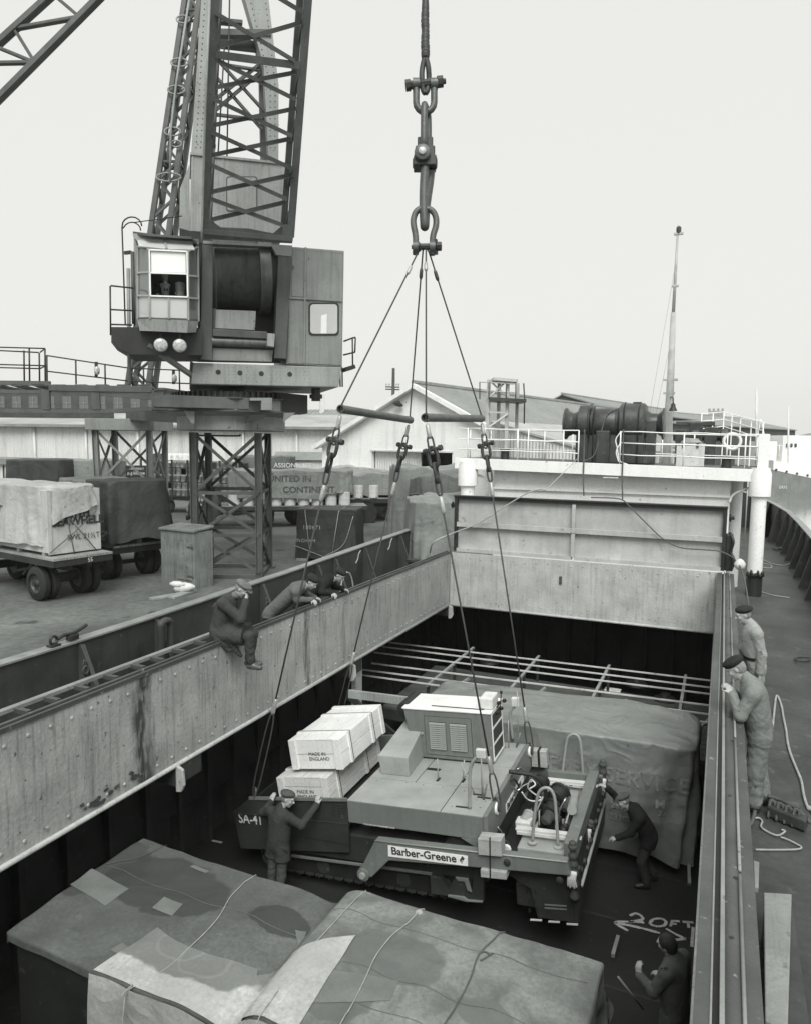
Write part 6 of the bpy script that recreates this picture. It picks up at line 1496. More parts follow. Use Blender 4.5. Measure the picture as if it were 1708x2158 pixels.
bt = MB()
for (x, y) in ((935, 860), (985, 872), (1180, 885), (1290, 900), (1420, 915), (1500, 930), (1560, 940), (1640, 1000), (1480, 1040), (1665, 1050), (1700, 1010)):
    p = ML(*b2(x, y), w=0); bt.dome((p.x, p.y, 0), (0, 0, 1), .014)
bt.build('deck_bolts', m_mc, MC, local=True, kind='stuff')
# rear crossbeam with lifting lugs and name plate
mbx((.06, -.03, -.44), (.13, 2.86, .03), 'rear_beam', m_mc)
MB().prism([(-.30, -.012, -.37), (.06, -.012, -.37), (.06, -.012, -.52), (-.12, -.012, -.46)], (0, .1, 0)).build('corner_gusset', m_mc, MC, local=True)
mbx((.02, .08, -1.0), (.10, 2.72, -.44), 'rear_panel', m_mcd)
for v, w_ in ((.46, -.08), (2.73, -.11)):
    o = MB().lathe((.131, v, w_), (1, 0, 0), [(0, .095), (.028, .095)], 22).build('lug_plate', m_white, MC, local=True, auto=40)
    MB().lathe((.16, v, w_), (1, 0, 0), [(0, .045), (.03, .042)], 14).build('lug_pin', m_mck, o, local=True, auto=40)
o = mbx((.135, .96, -.40), (.142, 2.16, -.26), 'name_plate', m_white, bevel=0)
lettering('Barber-Greene', (.144, 1.0, -.375), (0, 1, 0), (0, 0, 1), .15, m_print, o, bold=.004, local=True, xs=1.02)
# hopper: four walls and a sloping floor
hop = [b2(40, 1080), b2(150, 985), b2(790, 995), b2(805, 1350), b2(90, 1320)]
HP = mpoly(hop, 0, .05, 'hopper_side', m_mcd)
Pn = [ML(*q, v=0) for q in hop]
MB().prism([(q.x, 2.75, q.z) for q in Pn], (0, .05, 0)).build('hopper_side', m_mc, MC, local=True)
mpoly([b2(465, 1125), b2(800, 1172), b2(803, 1300), b2(470, 1235)], -.012, .012, 'side_door', m_mcd, HP)
MB().bar((Pn[1].x, -.012, Pn[1].z-.0), (Pn[2].x, -.012, Pn[2].z), .03, .05).build('rim', m_mc, HP, local=True)
MB().bar(ML(*b2(45, 1085), v=-.01), ML(*b2(795, 1160), v=-.01), .02, .02).build('crease', m_mcd, HP, local=True)
MB().hexa([(-4.2, .05, -.72), (-2.2, .05, -.45), (-2.2, 2.75, -.45), (-4.2, 2.75, -.72), (-4.2, .05, -.69), (-2.2, .05, -.42), (-2.2, 2.75, -.42), (-4.2, 2.75, -.69)]).build('hopper_floor', m_mcd, MC, local=True)
mbx((-4.36, .05, -1.0), (-4.30, 2.75, -.45), 'hopper_front', m_mcd)
lettering('SA-41', ML(*b2(80, 1148), v=-.006), (1, 0, .04), (0, 0, 1), .25, m_print_w, HP, bold=.001, local=True, xs=.8)
for k in range(5): lettering('oil daily  grease here', ML(*b2(690, 1035+k*17), v=-.003), (1, 0, 0), (0, 0, 1), .028, m_mck, HP, local=True, name='small_print')
lettering('MAKE CERTAIN FOR BURNERS VALVE', ML(*b2(898, 1162), v=-.006), (1, 0, 0), (0, 0, 1), .032, m_print_w, MC, local=True, name='small_print')
# crawler tracks and underframe
mbx((-3.75, .10, -1.08), (.05, 2.70, -.62), 'underframe', m_mcd, bevel=.03)
def track(v):
    u0, u1, wc, r = -3.75, -.35, -1.20, .26; P = []
    n = 10
    for k in range(n+1): a = PI/2+PI*k/n; P.append((u0+r*math.cos(a), wc+r*math.sin(a)))
    for k in range(n+1): a = -PI/2+PI*k/n; P.append((u1+r*math.cos(a), wc+r*math.sin(a)))
    t = MB().prism([(p[0], v+.03, p[1]) for p in P], (0, .34, 0)).build('track_frame', m_mck, MC, local=True, bevel=.01)
    Ls = [0]; 
    for a, b in zip(P, P[1:]+P[:1]): Ls.append(Ls[-1]+math.hypot(b[0]-a[0], b[1]-a[1]))
    N_ = 46; sh = MB().box((-.075, 0, -.012), (.075, .40, .02)).box((-.012, 0, .02), (.012, .40, .04)).mesh('track_shoe', m_mcd)
    for k in range(N_):
        s = Ls[-1]*k/N_; i = max(j for j in range(len(Ls)) if Ls[j] <= s+1e-9); i = min(i, len(P)-1); a, b = P[i], P[(i+1) % len(P)]; f = (s-Ls[i])/max(1e-6, Ls[i+1]-Ls[i])
        p = (lerp(a[0], b[0], f), lerp(a[1], b[1], f)); tx, tz = b[0]-a[0], b[1]-a[1]; an = math.atan2(tz, tx)
        link('track_shoe', sh, t, Matrix.Translation((p[0], v, p[1])) @ Matrix.Rotation(-an+PI, 4, 'Y'))
    for k in range(5): MB().lathe((u0+.2+k*.72, v+.01, wc-.1), (0, 1, 0), [(0, .05), (.01, .12), (.06, .12)], 14).build('roller', m_mcd, t, local=True, auto=40)
track(.16); track(2.24)
# tow arm with name board, pivot, clamped timber blocks
AV = -.25
m_tblk = mat('packing_timber', .40, .8, .2, 4, streak=.3, streak_scale=20, vdir=0, spots=.2, spot_v=.2, bump=.3)
arm = [b2(975, 1265), (b3(850, 1300)), b3(872, 1395), b3(200, 1335), b2(1065, 1400), b2(950, 1512), b2(905, 1500), b2(885, 1440)]
ARM = mpoly(arm, AV, .14, 'tow_arm', m_mc, bevel=.015)
sg_ = mpoly([b2(1060, 1300), b2(1582, 1370), b2(1583, 1436), b2(1062, 1371)], AV-.012, .01, 'name_board', m_white, ARM, bevel=0)
q0 = ML(*b2(1082, 1356), v=AV-.014); q1 = ML(*b2(1520, 1412), v=AV-.014)
lettering('Barber-Greene', q0, q1-q0, (0, 0, 1), .165, m_print, sg_, bold=.004, local=True, xs=(q1-q0).length/1.03/.165*.165*.99)
dm_ = [b2(1528, 1398), b2(1545, 1368), b2(1562, 1385), b2(1545, 1420)]
mpoly(dm_, AV-.014, .002, 'emblem', m_print, sg_, bevel=0)
lettering('G', ML(*b2(1540, 1412), v=AV-.0165), (1, 0, 0), (0, 0, 1), .05, m_white, sg_, local=True, name='emblem_letter')
pv = ML(*b2(893, 1498), v=AV-.03); MB().lathe(pv, (0, 1, 0), [(0, .05), (.01, .10), (.10, .11), (.3, .11)], 18).build('pivot', m_mc, ARM, local=True, auto=40)
MB().lathe(pv+Vector((0, -.03, 0)), (0, 1, 0), [(0, .05), (.04, .055)], 8).build('pivot_nut', m_mct, ARM, local=True)
for pts in ([b3(260, 1150), b3(412, 1165), b3(418, 1268), b3(265, 1255)], [b3(278, 1352), b3(448, 1372), b3(450, 1420), b3(280, 1402)]):
    mpoly(pts, AV-.06, .22, 'timber_block', m_tblk, ARM, bevel=.006)
mpoly([b3(336, 1140), b3(344, 1140), b3(346, 1412), b3(338, 1412)], AV-.068, .01, 'steel_band', m_mck, ARM, bevel=0)
for (x, y) in ((455, 1302), (800, 1420)): MB().lathe(ML(*b3(x, y), v=AV-.002), (0, -1, 0), [(0, .05), (.02, .05), (.03, .03)], 12).build('bolt', m_mcd, ARM, local=True, auto=40)
MB().tube([ML(*b2(975, 1268), v=AV-.005), ML(*b3(850, 1302), v=AV-.005)], .012, 5).build('edge_weld', m_mct, ARM, local=True, smooth=True)
# arm shadow box, gusset and drive brackets below
mpoly([b2(1335, 1505), b2(1400, 1510), b2(1450, 1600), b2(1500, 1505), b2(1585, 1508), b2(1610, 1610), b2(1625, 1440), b2(1690, 1450), b2(1685, 1678), b2(1560, 1665), b2(1450, 1635), b2(1340, 1620)], .02, .12, 'auger_bracket', m_mcd)
mpoly([b2(1497, 1508), b2(1585, 1520), b2(1610, 1610), b2(1580, 1600), b2(1560, 1540), b2(1515, 1535)], -.02, .03, 'step_hoop', m_mc)
mpoly([b2(1450, 1628), b2(1555, 1640), b2(1580, 1660), b2(1680, 1668), b2(1680, 1680), b2(1570, 1672), b2(1450, 1640)], -.03, .04, 'lower_flange', m_mc)
mpoly([b2(1400, 1310), b2(1475, 1240), b2(1690, 1262), b2(1690, 1345)], .1, .3, 'frame_box', m_mcd)
mpoly([b2(420, 1360), b2(1345, 1480), b2(1345, 1500), b2(420, 1378)], .08, .03, 'side_rail', m_mc)
m_lid = mat('machine_lid_lit', .80, .4, .1, 2, spots=.15, spot_v=.35)  # pale colour carries the light falling on the engine house top
# engine house with hinged door, louvres, bright top
EU0, EU1, EV0, EV1, EH = -1.82, -.27, 1.76, 2.52, .90
EN = MB().hexa([(EU0+.10, EV0, .03), (EU1, EV0, .03), (EU1, EV1, .03), (EU0+.10, EV1, .03), (EU0-.06, EV0, EH), (EU1, EV0, EH), (EU1, EV1, EH), (EU0-.06, EV1, EH)]).build('engine_house', m_mc, MC, local=True, bevel=.02)
mbx((EU0-.08, EV0-.02, EH), (EU1+.02, EV1+.02, EH+.03), 'house_lid', m_lid, EN, bevel=.01)
dc_ = [ML(*q, v=EV0) for q in ((895.2, 1509.4), (992.5, 1515.8), (994.4, 1597.5), (897.4, 1587.2))]
u0, u1 = (dc_[0].x+dc_[3].x)/2, (dc_[1].x+dc_[2].x)/2; w0, w1 = (dc_[2].z+dc_[3].z)/2, (dc_[0].z+dc_[1].z)/2
DR = mbx((u0, EV0-.012, w0), (u1, EV0-.002, w1), 'engine_door', m_mc, EN, bevel=.004)
fr = MB()
for (a, b) in (((u0, w0), (u1, w0)), ((u1, w0), (u1, w1)), ((u1, w1), (u0, w1)), ((u0, w1), (u0, w0))): fr.bar((a[0], EV0-.004, a[1]), (b[0], EV0-.004, b[1]), .012, .006, (0, 1, 0))
fr.build('door_gap', m_mck, EN, local=True)
lv = MB().prism([(-.15, 0, 0), (.15, 0, 0), (.15, -.028, -.012), (-.15, -.028, -.012)], (0, .004, .022)).mesh('louvre', m_crl)
for cx in (lerp(u0, u1, .28), lerp(u0, u1, .73)):
    MB().box((cx-.155, EV0-.0135, w0+.10), (cx+.155, EV0-.012, w1-.09)).build('louvre_gap', m_mck, DR, local=True)
    for k in range(13): link('louvre', lv, DR, Matrix.Translation((cx, EV0-.014, w0+.12+k*(w1-w0-.22)/12.6)))
MB().lathe(ML(*b2(1285, 560), v=EV0), (0, -1, 0), [(0, .025), (.03, .02)], 10).build('door_knob', m_mct, EN, local=True)
lh = Matrix.Translation((0, 0, 0))
MB().bar(ML(*b2(1345, 380), w=EH+.03)+Vector((0, 0, .01)), ML(*b2(1690, 408), w=EH+.03)+Vector((0, 0, .01)), .015, .01).build('lid_seam', m_mck, EN, local=True)
p = ML(*b3(365, 292), w=EH+.03); mbx((EU1-.22, EV0+.12, EH+.03), (EU1+.02, EV0+.50, EH+.24), 'air_box', m_white_d, EN, bevel=.03)
for k, z in enumerate((.05, .32, .60, .86)): mbx((EU1, EV0+.06, z), (EU1+.012, EV1-.04, z+.035), 'panel_frame', m_white, EN, bevel=0)
for v in (EV0+.05, EV1-.08): mbx((EU1, v, .05), (EU1+.011, v+.035, .89), 'panel_frame', m_white, EN, bevel=0)
mbx((EU1-.004, EV0+.08, .09), (EU1+.006, EV1-.06, .86), 'control_panel', m_mcd, EN, bevel=0)
for (x, y) in ((390, 255), (425, 240), (380, 320), (405, 290)):
    p = ML(*b3(x, y), u=EU1+.03); MB().lathe(p, (1, 0, .2), [(0, .03), (.05, .035), (.07, .01)], 10).build('control_knob', m_mck, EN, local=True, auto=40)
MB().tube([(EU1+.02, EV0+.35, EH+.0), (EU1+.10, EV0+.35, EH+.1), (EU1+.12, EV0+.35, EH+.26)], .012, 6).lathe((EU1+.12, EV0+.35, EH+.26), (0, 0, 1), [(0, .02), (.03, .03), (.05, .01)], 8).build('lever', m_mck, EN, local=True, smooth=True)
# lower hood left of the engine, sloping top
hb = [(-2.03, 1.02), (-1.52, .99), (-1.52, 2.3), (-2.03, 2.3)]
MB().hexa([(-2.05, 1.02, .0), (-1.53, 1.02, .0), (-1.60, 2.3, .0), (-2.05, 2.3, .0), (-2.08, 1.02, .33), (-1.53, 1.02, .33), (-1.60, 2.3, .62), (-1.98, 2.3, .62)]).build('side_hood', m_mct, MC, local=True, bevel=.015)
MB().lathe((-1.92, 1.9, .80), (0, 1, 0), [(0, .14), (.03, .16), (.7, .16), (.72, .1)], 18).build('air_cleaner', m_mck, MC, local=True, auto=40)
# hand levers, foot rods and bent grab handles
def rod(a, b, r=.011, m=m_mct, nm='lever'): return MB().tube([a, b], r, 6).build(nm, m, MC, local=True, smooth=True)
for (x0, y0, x1, y1, l) in ((1390, 868, 1383, 728, 0), (1552, 872, 1560, 735, 0), (1630, 962, 1535, 750, 0), (1685, 995, 1672, 730, 0)):
    p = ML(*b2(x0, y0), w=0); rod(p, ML(*b2(x1, y1), v=p.y), .012)
def grab(pts, v, r=.026):
    MB().tube(smooth_path([ML(*q, v=v) for q in pts]), r, 8).build('grab_handle', m_mct, MC, local=True, smooth=True)
v_ = ML(*b2(1595, 1058), w=0).y
grab([b2(1595, 1058), b2(1596, 900), b2(1600, 800), b2(1618, 745), b2(1660, 705), b2(1672, 690)], v_)
mbx(tuple(ML(*b2(1650, 720), v=v_)-Vector((.02, .04, .0))), tuple(ML(*b2(1690, 690), v=v_)+Vector((.03, .04, .06))), 'grip_block', m_white_d, bevel=.015)
v2 = ML(*b3(490, 492), w=0).y
grab([b3(490, 495), b3(480, 400), b3(472, 340), b3(480, 300), b3(500, 280), b3(510, 262)], v2)
mbx(tuple(ML(*b3(497, 275), v=v2)-Vector((.03, .05, .0))), tuple(ML(*b3(525, 225), v=v2)+Vector((.02, .05, .02))), 'grip_block', m_white_d, bevel=.015)
for (x0, y0, x1, y1) in ((465, 550, 462, 365), (530, 530, 520, 175), (290, 860, 282, 590), (445, 550, 420, 480)):
    p = ML(*b3(x0, y0), w=0); rod(p, ML(*b3(x1, y1), v=p.y), .011)
for x0, y0, x1, y1 in ((300, 890, 320, 790), (515, 545, 540, 450)): p = ML(*b3(x0, y0), w=0); rod(p, ML(*b3(x1, y1), v=p.y), .016, m_mc)
# timber spacer at the far end of the beam
mbx((.14, 2.80, -.42), (.42, 2.98, -.12), 'timber_block', m_tblk, bevel=.006); mbx((.26, 2.79, -.43), (.30, 2.99, -.11), 'steel_band', m_mck, bevel=0)
# ---- screed unit behind
SC_ = mbx((.45, .12, -1.36), (1.32, 2.86, -1.02), 'screed', m_mcd, bevel=.02)
mbx((1.32, -.02, -1.38), (1.38, 3.0, -.50), 'strike_off', m_mcd, SC_, bevel=.01)
MB().prism([(.42, .0, -.86), (.70, .0, -1.0), (.78, .0, -1.42), (1.38, .0, -1.40), (1.44, .0, -.60), (1.30, .0, -.56), (1.25, .0, -.62), (.42, .0, -.62)], (0, .10, 0)).build('end_gate', m_mcd, SC_, local=True, bevel=.01)
MB().prism([(.42, 2.9, -.86), (.70, 2.9, -1.0), (.78, 2.9, -1.42), (1.38, 2.9, -1.40), (1.44, 2.9, -.60), (.42, 2.9, -.62)], (0, .10, 0)).build('end_gate', m_mcd, SC_, local=True, bevel=.01)
for k, (y) in enumerate((1590, 1612)): mpoly([b3(700, y-10), b3(845, y), b3(845, y+8), b3(700, y-2)], -.015, .012, 'step_bar', m_mc, SC_, bevel=0)
for (x, y) in ((585, 1495), (600, 1560), (640, 1560), (640, 1500), (600, 1620), (650, 1610)): mpoly([b3(x-6, y-14), b3(x+6, y-14), b3(x+6, y+14), b3(x-6, y+14)], -.004, .003, 'bolt_slot', m_mck, SC_, bevel=0)
for (x0, x1, y) in ((605, 682, 1680), (725, 800, 1692), (845, 920, 1708)): mpoly([b3(x0, y), b3(x1, y+4), b3(x1, y+12), b3(x0, y+8)], -.02, .02, 'skid_tip', m_white_d, SC_, bevel=0)
BX = mbx((.44, .36, -1.02), (1.19, .80, -.60), 'burner_box', m_mct, SC_, bevel=.02)
mbx((.40, 2.2, -1.02), (1.22, 2.74, -.60), 'burner_box', m_mct, SC_, bevel=.02)
MB().lathe((.66, .355, -.78), (0, -1, 0), [(0, .07), (.004, .07)], 16).build('port_hole', m_mck, BX, local=True)
for v in (.66, 2.44):
    q = mbx((.38, v-.05, -.54), (1.36, v+.05, -.49), 'timber_plank', m_wood_new, MC, bevel=.004); mbx((.36, v-.03, -.488), (1.30, v+.07, -.455), 'timber_plank', m_wood_new, MC, bevel=.004)
def uhandle(pts, v):
    MB().tube(smooth_path([ML(*q, v=v) for q in pts], 5), .024, 8).build('hoop_handle', m_mct, MC, local=True, smooth=True)
    for q in (pts[0], pts[-1]): p = ML(*q, v=v); MB().lathe(p, (0, 0, 1), [(0, .07), (.015, .07), (.03, .035)], 14).build('handle_foot', m_mct, MC, local=True, auto=40)
uhandle([b3(620, 1175), b3(632, 1020), b3(652, 880), b3(672, 830), b3(708, 812), b3(745, 830), b3(768, 890), b3(780, 1040), b3(790, 1205)], .5)
uhandle([b3(815, 748), b3(832, 600), b3(848, 500), b3(865, 470), b3(895, 460), b3(922, 475), b3(937, 520), b3(948, 640), b3(957, 765)], 2.85)
# side beams of the screed, jack screws wrapped in cloth
mbx((1.16, .30, -.66), (1.34, 2.85, -.40), 'cross_channel', m_mc, SC_, bevel=.015)
mbx((.42, 2.78, -.64), (1.40, 2.9, -.46), 'tow_arm', m_mc, MC, bevel=.015)
def jack(pts, v, nm):
    P = [ML(*q, v=v) for q in pts]; n = len(P)
    J = MB().tube(smooth_path(P, 4), [.055+.018*math.sin(i*1.7) for i in range(len(smooth_path(P, 4)))], 10).build('jack_screw', m_rust, MC, local=True, smooth=True)
    MB().lathe(P[0], P[0]-P[1], [(-.05, .035), (0, .05), (.03, .05), (.05, .03)], 12).build('jack_head', m_rust, J, local=True, smooth=True)
    c = P[n//2]; rg_ = MB()
    for k in range(5): rg_.tube(smooth_path([c+Vector((-.03+.015*k, -.06, .05)), c+Vector((-.06+.02*k, -.09, -.05)), c+Vector((-.08+.03*k, -.07, -.18-.02*(k % 2))), ]), [.02]*3*0+[.026, .03, .034, .03, .028, .026, .024, .022, .02, .02, .018, .016, .01], 6)
    rg_.build('rag', m_white_d, J, local=True, smooth=True)
jack([b3(885, 1185), b3(888, 1250), b3(890, 1310), b3(893, 1370), b3(897, 1450), b3(897, 1545)], -.1, 'a')
jack([b3(1085, 645), b3(1085, 700), b3(1090, 760), b3(1085, 820)], 2.9, 'b')
jack([b3(1005, 1045), b3(990, 1090), b3(985, 1130)], 1.2, 'c')
# hydraulic cylinder, motors and hoses in the gap
for (a, b_, r, m, nm) in ((b3(900, 885), b3(845, 1065), .055, m_chr, 'hydraulic_cylinder'), (b3(895, 890), b3(880, 960), .075, m_mct, 'cylinder_head')):
    p, q = ML(*a, v=1.75), ML(*b_, v=1.1); MB().cyl(p, q, r, 14).build(nm, m, MC, local=True, auto=40)
for (x, y, v, r, l, m) in ((760, 900, 1.7, .16, .3, m_mck), (785, 865, 1.9, .10, .25, m_chr), (720, 990, 1.4, .14, .25, m_mck), (560, 1050, .9, .10, .25, m_mct), (640, 820, 1.9, .12, .3, m_mck), (700, 1040, 1.2, .09, .2, m_rust), (830, 960, 1.5, .07, .3, m_rust)):
    p = ML(*b3(x, y), v=v); MB().lathe(p, (.3, 1, .2), [(0, r*.6), (.03, r), (l*.7, r), (l*.75, r*1.15), (l*.9, r*1.15), (l, r*.5)], 16).build('motor', m, MC, local=True, auto=40)
mbx((.12, .3, -1.05), (.5, 2.6, -.75), 'auger_tunnel', m_mck, bevel=.02)
for P_, r, m in (([b3(465, 705), b3(540, 715), b3(620, 730), b3(680, 775), b3(705, 830), b3(705, 900)], .035, m_hose), ([b3(520, 690), b3(545, 685), b3(575, 710)], .018, m_chr), ([b3(430, 820), b3(470, 800), b3(520, 830), b3(560, 800), b3(620, 770)], .016, m_chr),
              ([b3(480, 765), b3(505, 760), b3(530, 800)], .016, m_hose), ([b3(600, 820), b3(640, 790), b3(610, 760), b3(590, 810), b3(630, 850), b3(680, 880)], .012, m_white_d), ([b3(550, 840), b3(590, 890), b3(650, 900), b3(690, 880)], .012, m_white_d), ([b3(780, 1050), b3(800, 960), b3(835, 890), b3(840, 880)], .014, m_chr), ([b3(510, 1255), b3(590, 1090), b3(690, 870)], .014, m_mct), ([b3(665, 1060), b3(665, 960)], .012, m_mct), ([b3(410, 1150), b3(440, 1160), b3(470, 1190), b3(440, 1230), b3(425, 1200)], .014, m_hose), ([b3(390, 1070), b3(420, 1110), b3(415, 1160)], .012, m_chr)):
    vv = [lerp(1.3, 1.6, i/len(P_)) for i in range(len(P_))]
    if P_[0][0] < 1085 and P_[0][1] > 1740: vv = [.2]*len(P_)
    MB().tube(smooth_path([ML(*q, v=v) for q, v in zip(P_, vv)], 6), r, 8).build('hose', m, MC, local=True, smooth=True)
p = ML(*b3(565, 1040), v=.9); MB().box(p-Vector((.12, .1, .05)), p+Vector((.12, .1, .05))).build('manifold', m_white_d, MC, local=True, bevel=.02)
p = ML(*b3(455, 1205), v=.2); MB().lathe(p, (0, -1, 0), [(0, .05), (.03, .07), (.06, .05)], 10).build('plug', m_white_d, MC, local=True, auto=40)
# dense small pipework, rods and valves in the rear bay
rq = random.Random(5)
for k in range(30):
    u, v, w_ = rq.uniform(.2, 1.1), rq.uniform(.85, 2.2), rq.uniform(-.98, -.55); L_ = rq.uniform(.15, .5); ax_ = rq.choice(((1, 0, 0), (0, 1, 0), (.2, .9, .3), (0, .2, 1)))
    p = Vector((u, v, w_)); q = p+Vector(ax_).normalized()*L_; q.x = min(q.x, 1.15)
    m_ = rq.choice((m_mcd, m_mct, m_rust, m_mck, m_mc)); r_ = rq.uniform(.010, .030)
    if k % 3 == 0: MB().lathe(p, q-p, [(0, r_*1.2), (.03, r_*2.2), (L_*.5, r_*2.2), (L_*.55, r_), (L_, r_)], 10).build('cylinder', m_, MC, local=True, auto=40)
    else: MB().tube(smooth_path([p, p.lerp(q, .5)+Vector((rq.uniform(-.06, .06), rq.uniform(-.06, .06), rq.uniform(-.02, .10))), q], 4), r_*.6, 6).build('pipe', m_, MC, local=True, smooth=True)
for v in (1.0, 1.45, 1.9): mbx((.30, v, -.98), (1.18, v+.05, -.66), 'bay_frame', m_mcd, bevel=.006)
# chain and linkage along the back edge
for k in range(9): MB().lathe((1.40, .2+k*.30, -.72-.04*(k % 2)), (1, 0, 0), [(0, .05), (.04, .05), (.05, .02)], 10).build('adjuster', m_mcd, SC_, local=True, auto=40)
MB().tube([(1.42, .1, -.9), (1.42, 2.8, -.9)], .025, 8).build('adjuster_rod', m_mct, SC_, local=True, smooth=True)
# ------------------------------------------------------------------ crates riding in the hopper
m_crate = mat('crate_deal', .66, .75, .10, 2, streak=.30, streak_scale=26, vdir=1, spots=.12, spot_scale=10, spot_v=.4, bump=.15)
m_cratew = mat('crate_white', .80, .7, .07, 2, streak=.16, streak_scale=22, vdir=1, spots=.08, spot_scale=10, spot_v=.5, bump=.1)
def crate(label, org, lx, ly, lz, m, nb, txt):
    Mk = MM @ Matrix.Translation(org) @ Matrix.Rotation(-.095, 4, 'Y')
    T = thing('wooden_crate', label, 'crate', M=Mk, group='export crates in the hopper')
    t = .022
    MB().box((t, t, t), (lx-t, ly-t, lz-t)).build('core', m_mck, T, local=True)
    for k in range(nb): # end boards (near face)
        z0, z1 = lz*k/nb, lz*(k+1)/nb; MB().box((.0, 0, z0+.006), (lx, t, z1-.006)).build('board', m, T, local=True, bevel=.003)
        MB().box((lx-t, t, z0+.006), (lx, ly-t, z1-.006)).build('board', m, T, local=True, bevel=.003)
        MB().box((0, t, z0+.006), (t, ly-t, z1-.006)).build('board', m, T, local=True, bevel=.003)
        MB().box((0, ly-t, z0+.006), (lx, ly, z1-.006)).build('board', m, T, local=True, bevel=.003)
    for k in range(4): x0, x1 = lx*k/4, lx*(k+1)/4; MB().box((x0+.004, 0, lz-t), (x1-.004, ly, lz)).build('board', m, T, local=True, bevel=.003)
    for x in (.0, lx*.20, lx-.13): MB().box((x, -.024, 0), (x+.13, 0, lz)).build('cleat', m, T, local=True, bevel=.004) if x != lx*.20 else None
    for y in (.28, ly*.66, ly-.16):
        MB().box((lx, y, 0), (lx+.024, y+.11, lz+.024)).build('cleat', m, T, local=True, bevel=.004); MB().box((0, y, lz), (lx, y+.11, lz+.024)).build('cleat', m, T, local=True, bevel=.004)
    for y in (.345, ly*.66+.09): MB().box((-.002, y, lz+.024), (lx+.026, y+.018, lz+.027)).box((lx+.024, y, -.0), (lx+.027, y+.018, lz+.026)).build('steel_band', m_mck, T, local=True)
    lettering(txt, (lx*.36, -.004, lz*.46), (1, 0, 0), (0, 0, 1), .085, m_print, T, local=True)
    return T
o1 = ML(*b2(345, 850), v=.45); o2 = ML(*b2(405, 600), v=.62)
crate('larger lower wooden crate stencilled in black, resting in the hopper', (o1.x, .45, o1.z-.52), 1.0, 2.05, .52, m_crate, 3, 'MADE IN\nENGLAND')
crate('upper pale wooden crate stencilled in black, stacked on the larger one', (o2.x+.05, .62, o2.z-.53), 1.0, 1.75, .52, m_cratew, 2, 'MADE IN\nENGLAND')
# ================================================================== other cargo in the hold
def tarp_stain(name, v, dark, sc, seed, patches=(), rings=()):
    """stained canvas: soft wet blotches, sewn lighter patches and tide rings, at fixed places on the sheet (object x, y)"""
    m = mat(name, v, .85, .22, 1.6, spots=.0, bump=.45, bump_scale=10, fine=.24, crease=.38, crease_scale=.55)
    n = m.node_tree; N = n.nodes; lk = n.links.new; b = next(q for q in N if q.type == 'BSDF_PRINCIPLED'); src = b.inputs['Base Color'].links[0].from_socket
    tc = N.new('ShaderNodeTexCoord'); mp = N.new('ShaderNodeMapping'); mp.inputs['Location'].default_value = (seed, seed*2, 0); lk(tc.outputs['Object'], mp.inputs[0])
    ns = N.new('ShaderNodeTexNoise'); ns.inputs['Scale'].default_value = sc; ns.inputs['Detail'].default_value = 5; ns.inputs['Distortion'].default_value = .6; lk(mp.outputs[0], ns.inputs[0])
    r = N.new('ShaderNodeMapRange'); r.inputs[1].default_value = .44; r.inputs[2].default_value = .66; r.inputs[4].default_value = .75; lk(ns.outputs[0], r.inputs[0])
    mx = N.new('ShaderNodeMix'); mx.data_type = 'RGBA'; lk(r.outputs[0], mx.inputs[0]); lk(src, mx.inputs[6]); mx.inputs[7].default_value = grey(dark)
    cur = mx.outputs[2]
    sp = N.new('ShaderNodeSeparateXYZ'); lk(tc.outputs['Object'], sp.inputs[0])
    wob = N.new('ShaderNodeTexNoise'); wob.inputs['Scale'].default_value = 3.5; lk(mp.outputs[0], wob.inputs[0])
    def dist(cx, cy, rx, ry):
        va = []
        for s, c, rr in ((sp.outputs[0], cx, rx), (sp.outputs[1], cy, ry)):
            a = N.new('ShaderNodeMath'); a.operation = 'SUBTRACT'; lk(s, a.inputs[0]); a.inputs[1].default_value = c
            d = N.new('ShaderNodeMath'); d.operation = 'DIVIDE'; lk(a.outputs[0], d.inputs[0]); d.inputs[1].default_value = rr
            p = N.new('ShaderNodeMath'); p.operation = 'MULTIPLY'; lk(d.outputs[0], p.inputs[0]); lk(d.outputs[0], p.inputs[1]); va.append(p.outputs[0])
        s = N.new('ShaderNodeMath'); s.operation = 'ADD'; lk(va[0], s.inputs[0]); lk(va[1], s.inputs[1])
        q = N.new('ShaderNodeMath'); q.operation = 'SQRT'; lk(s.outputs[0], q.inputs[0])
        w_ = N.new('ShaderNodeMath'); w_.operation = 'MULTIPLY_ADD'; w_.inputs[1].default_value = .5; lk(wob.outputs[0], w_.inputs[0]); lk(q.outputs[0], w_.inputs[2]); return w_.outputs[0]
    for (cx, cy, rx, ry, kind, val) in rings:
        d = dist(cx, cy, rx, ry)
        if kind == 'fill':
            r = N.new('ShaderNodeMapRange'); r.inputs[1].default_value = 1.30; r.inputs[2].default_value = 1.22; r.inputs[4].default_value = .8; lk(d, r.inputs[0]); f = r.outputs[0]
        else:
            a = N.new('ShaderNodeMath'); a.operation = 'SUBTRACT'; lk(d, a.inputs[0]); a.inputs[1].default_value = 1.25
            ab = N.new('ShaderNodeMath'); ab.operation = 'ABSOLUTE'; lk(a.outputs[0], ab.inputs[0])
            r = N.new('ShaderNodeMapRange'); r.inputs[1].default_value = .09; r.inputs[2].default_value = .02; r.inputs[4].default_value = .28; lk(ab.outputs[0], r.inputs[0]); f = r.outputs[0]
        mx = N.new('ShaderNodeMix'); mx.data_type = 'RGBA'; lk(f, mx.inputs[0]); lk(cur, mx.inputs[6]); mx.inputs[7].default_value = grey(val); cur = mx.outputs[2]
    lk(cur, b.inputs['Base Color']); return m
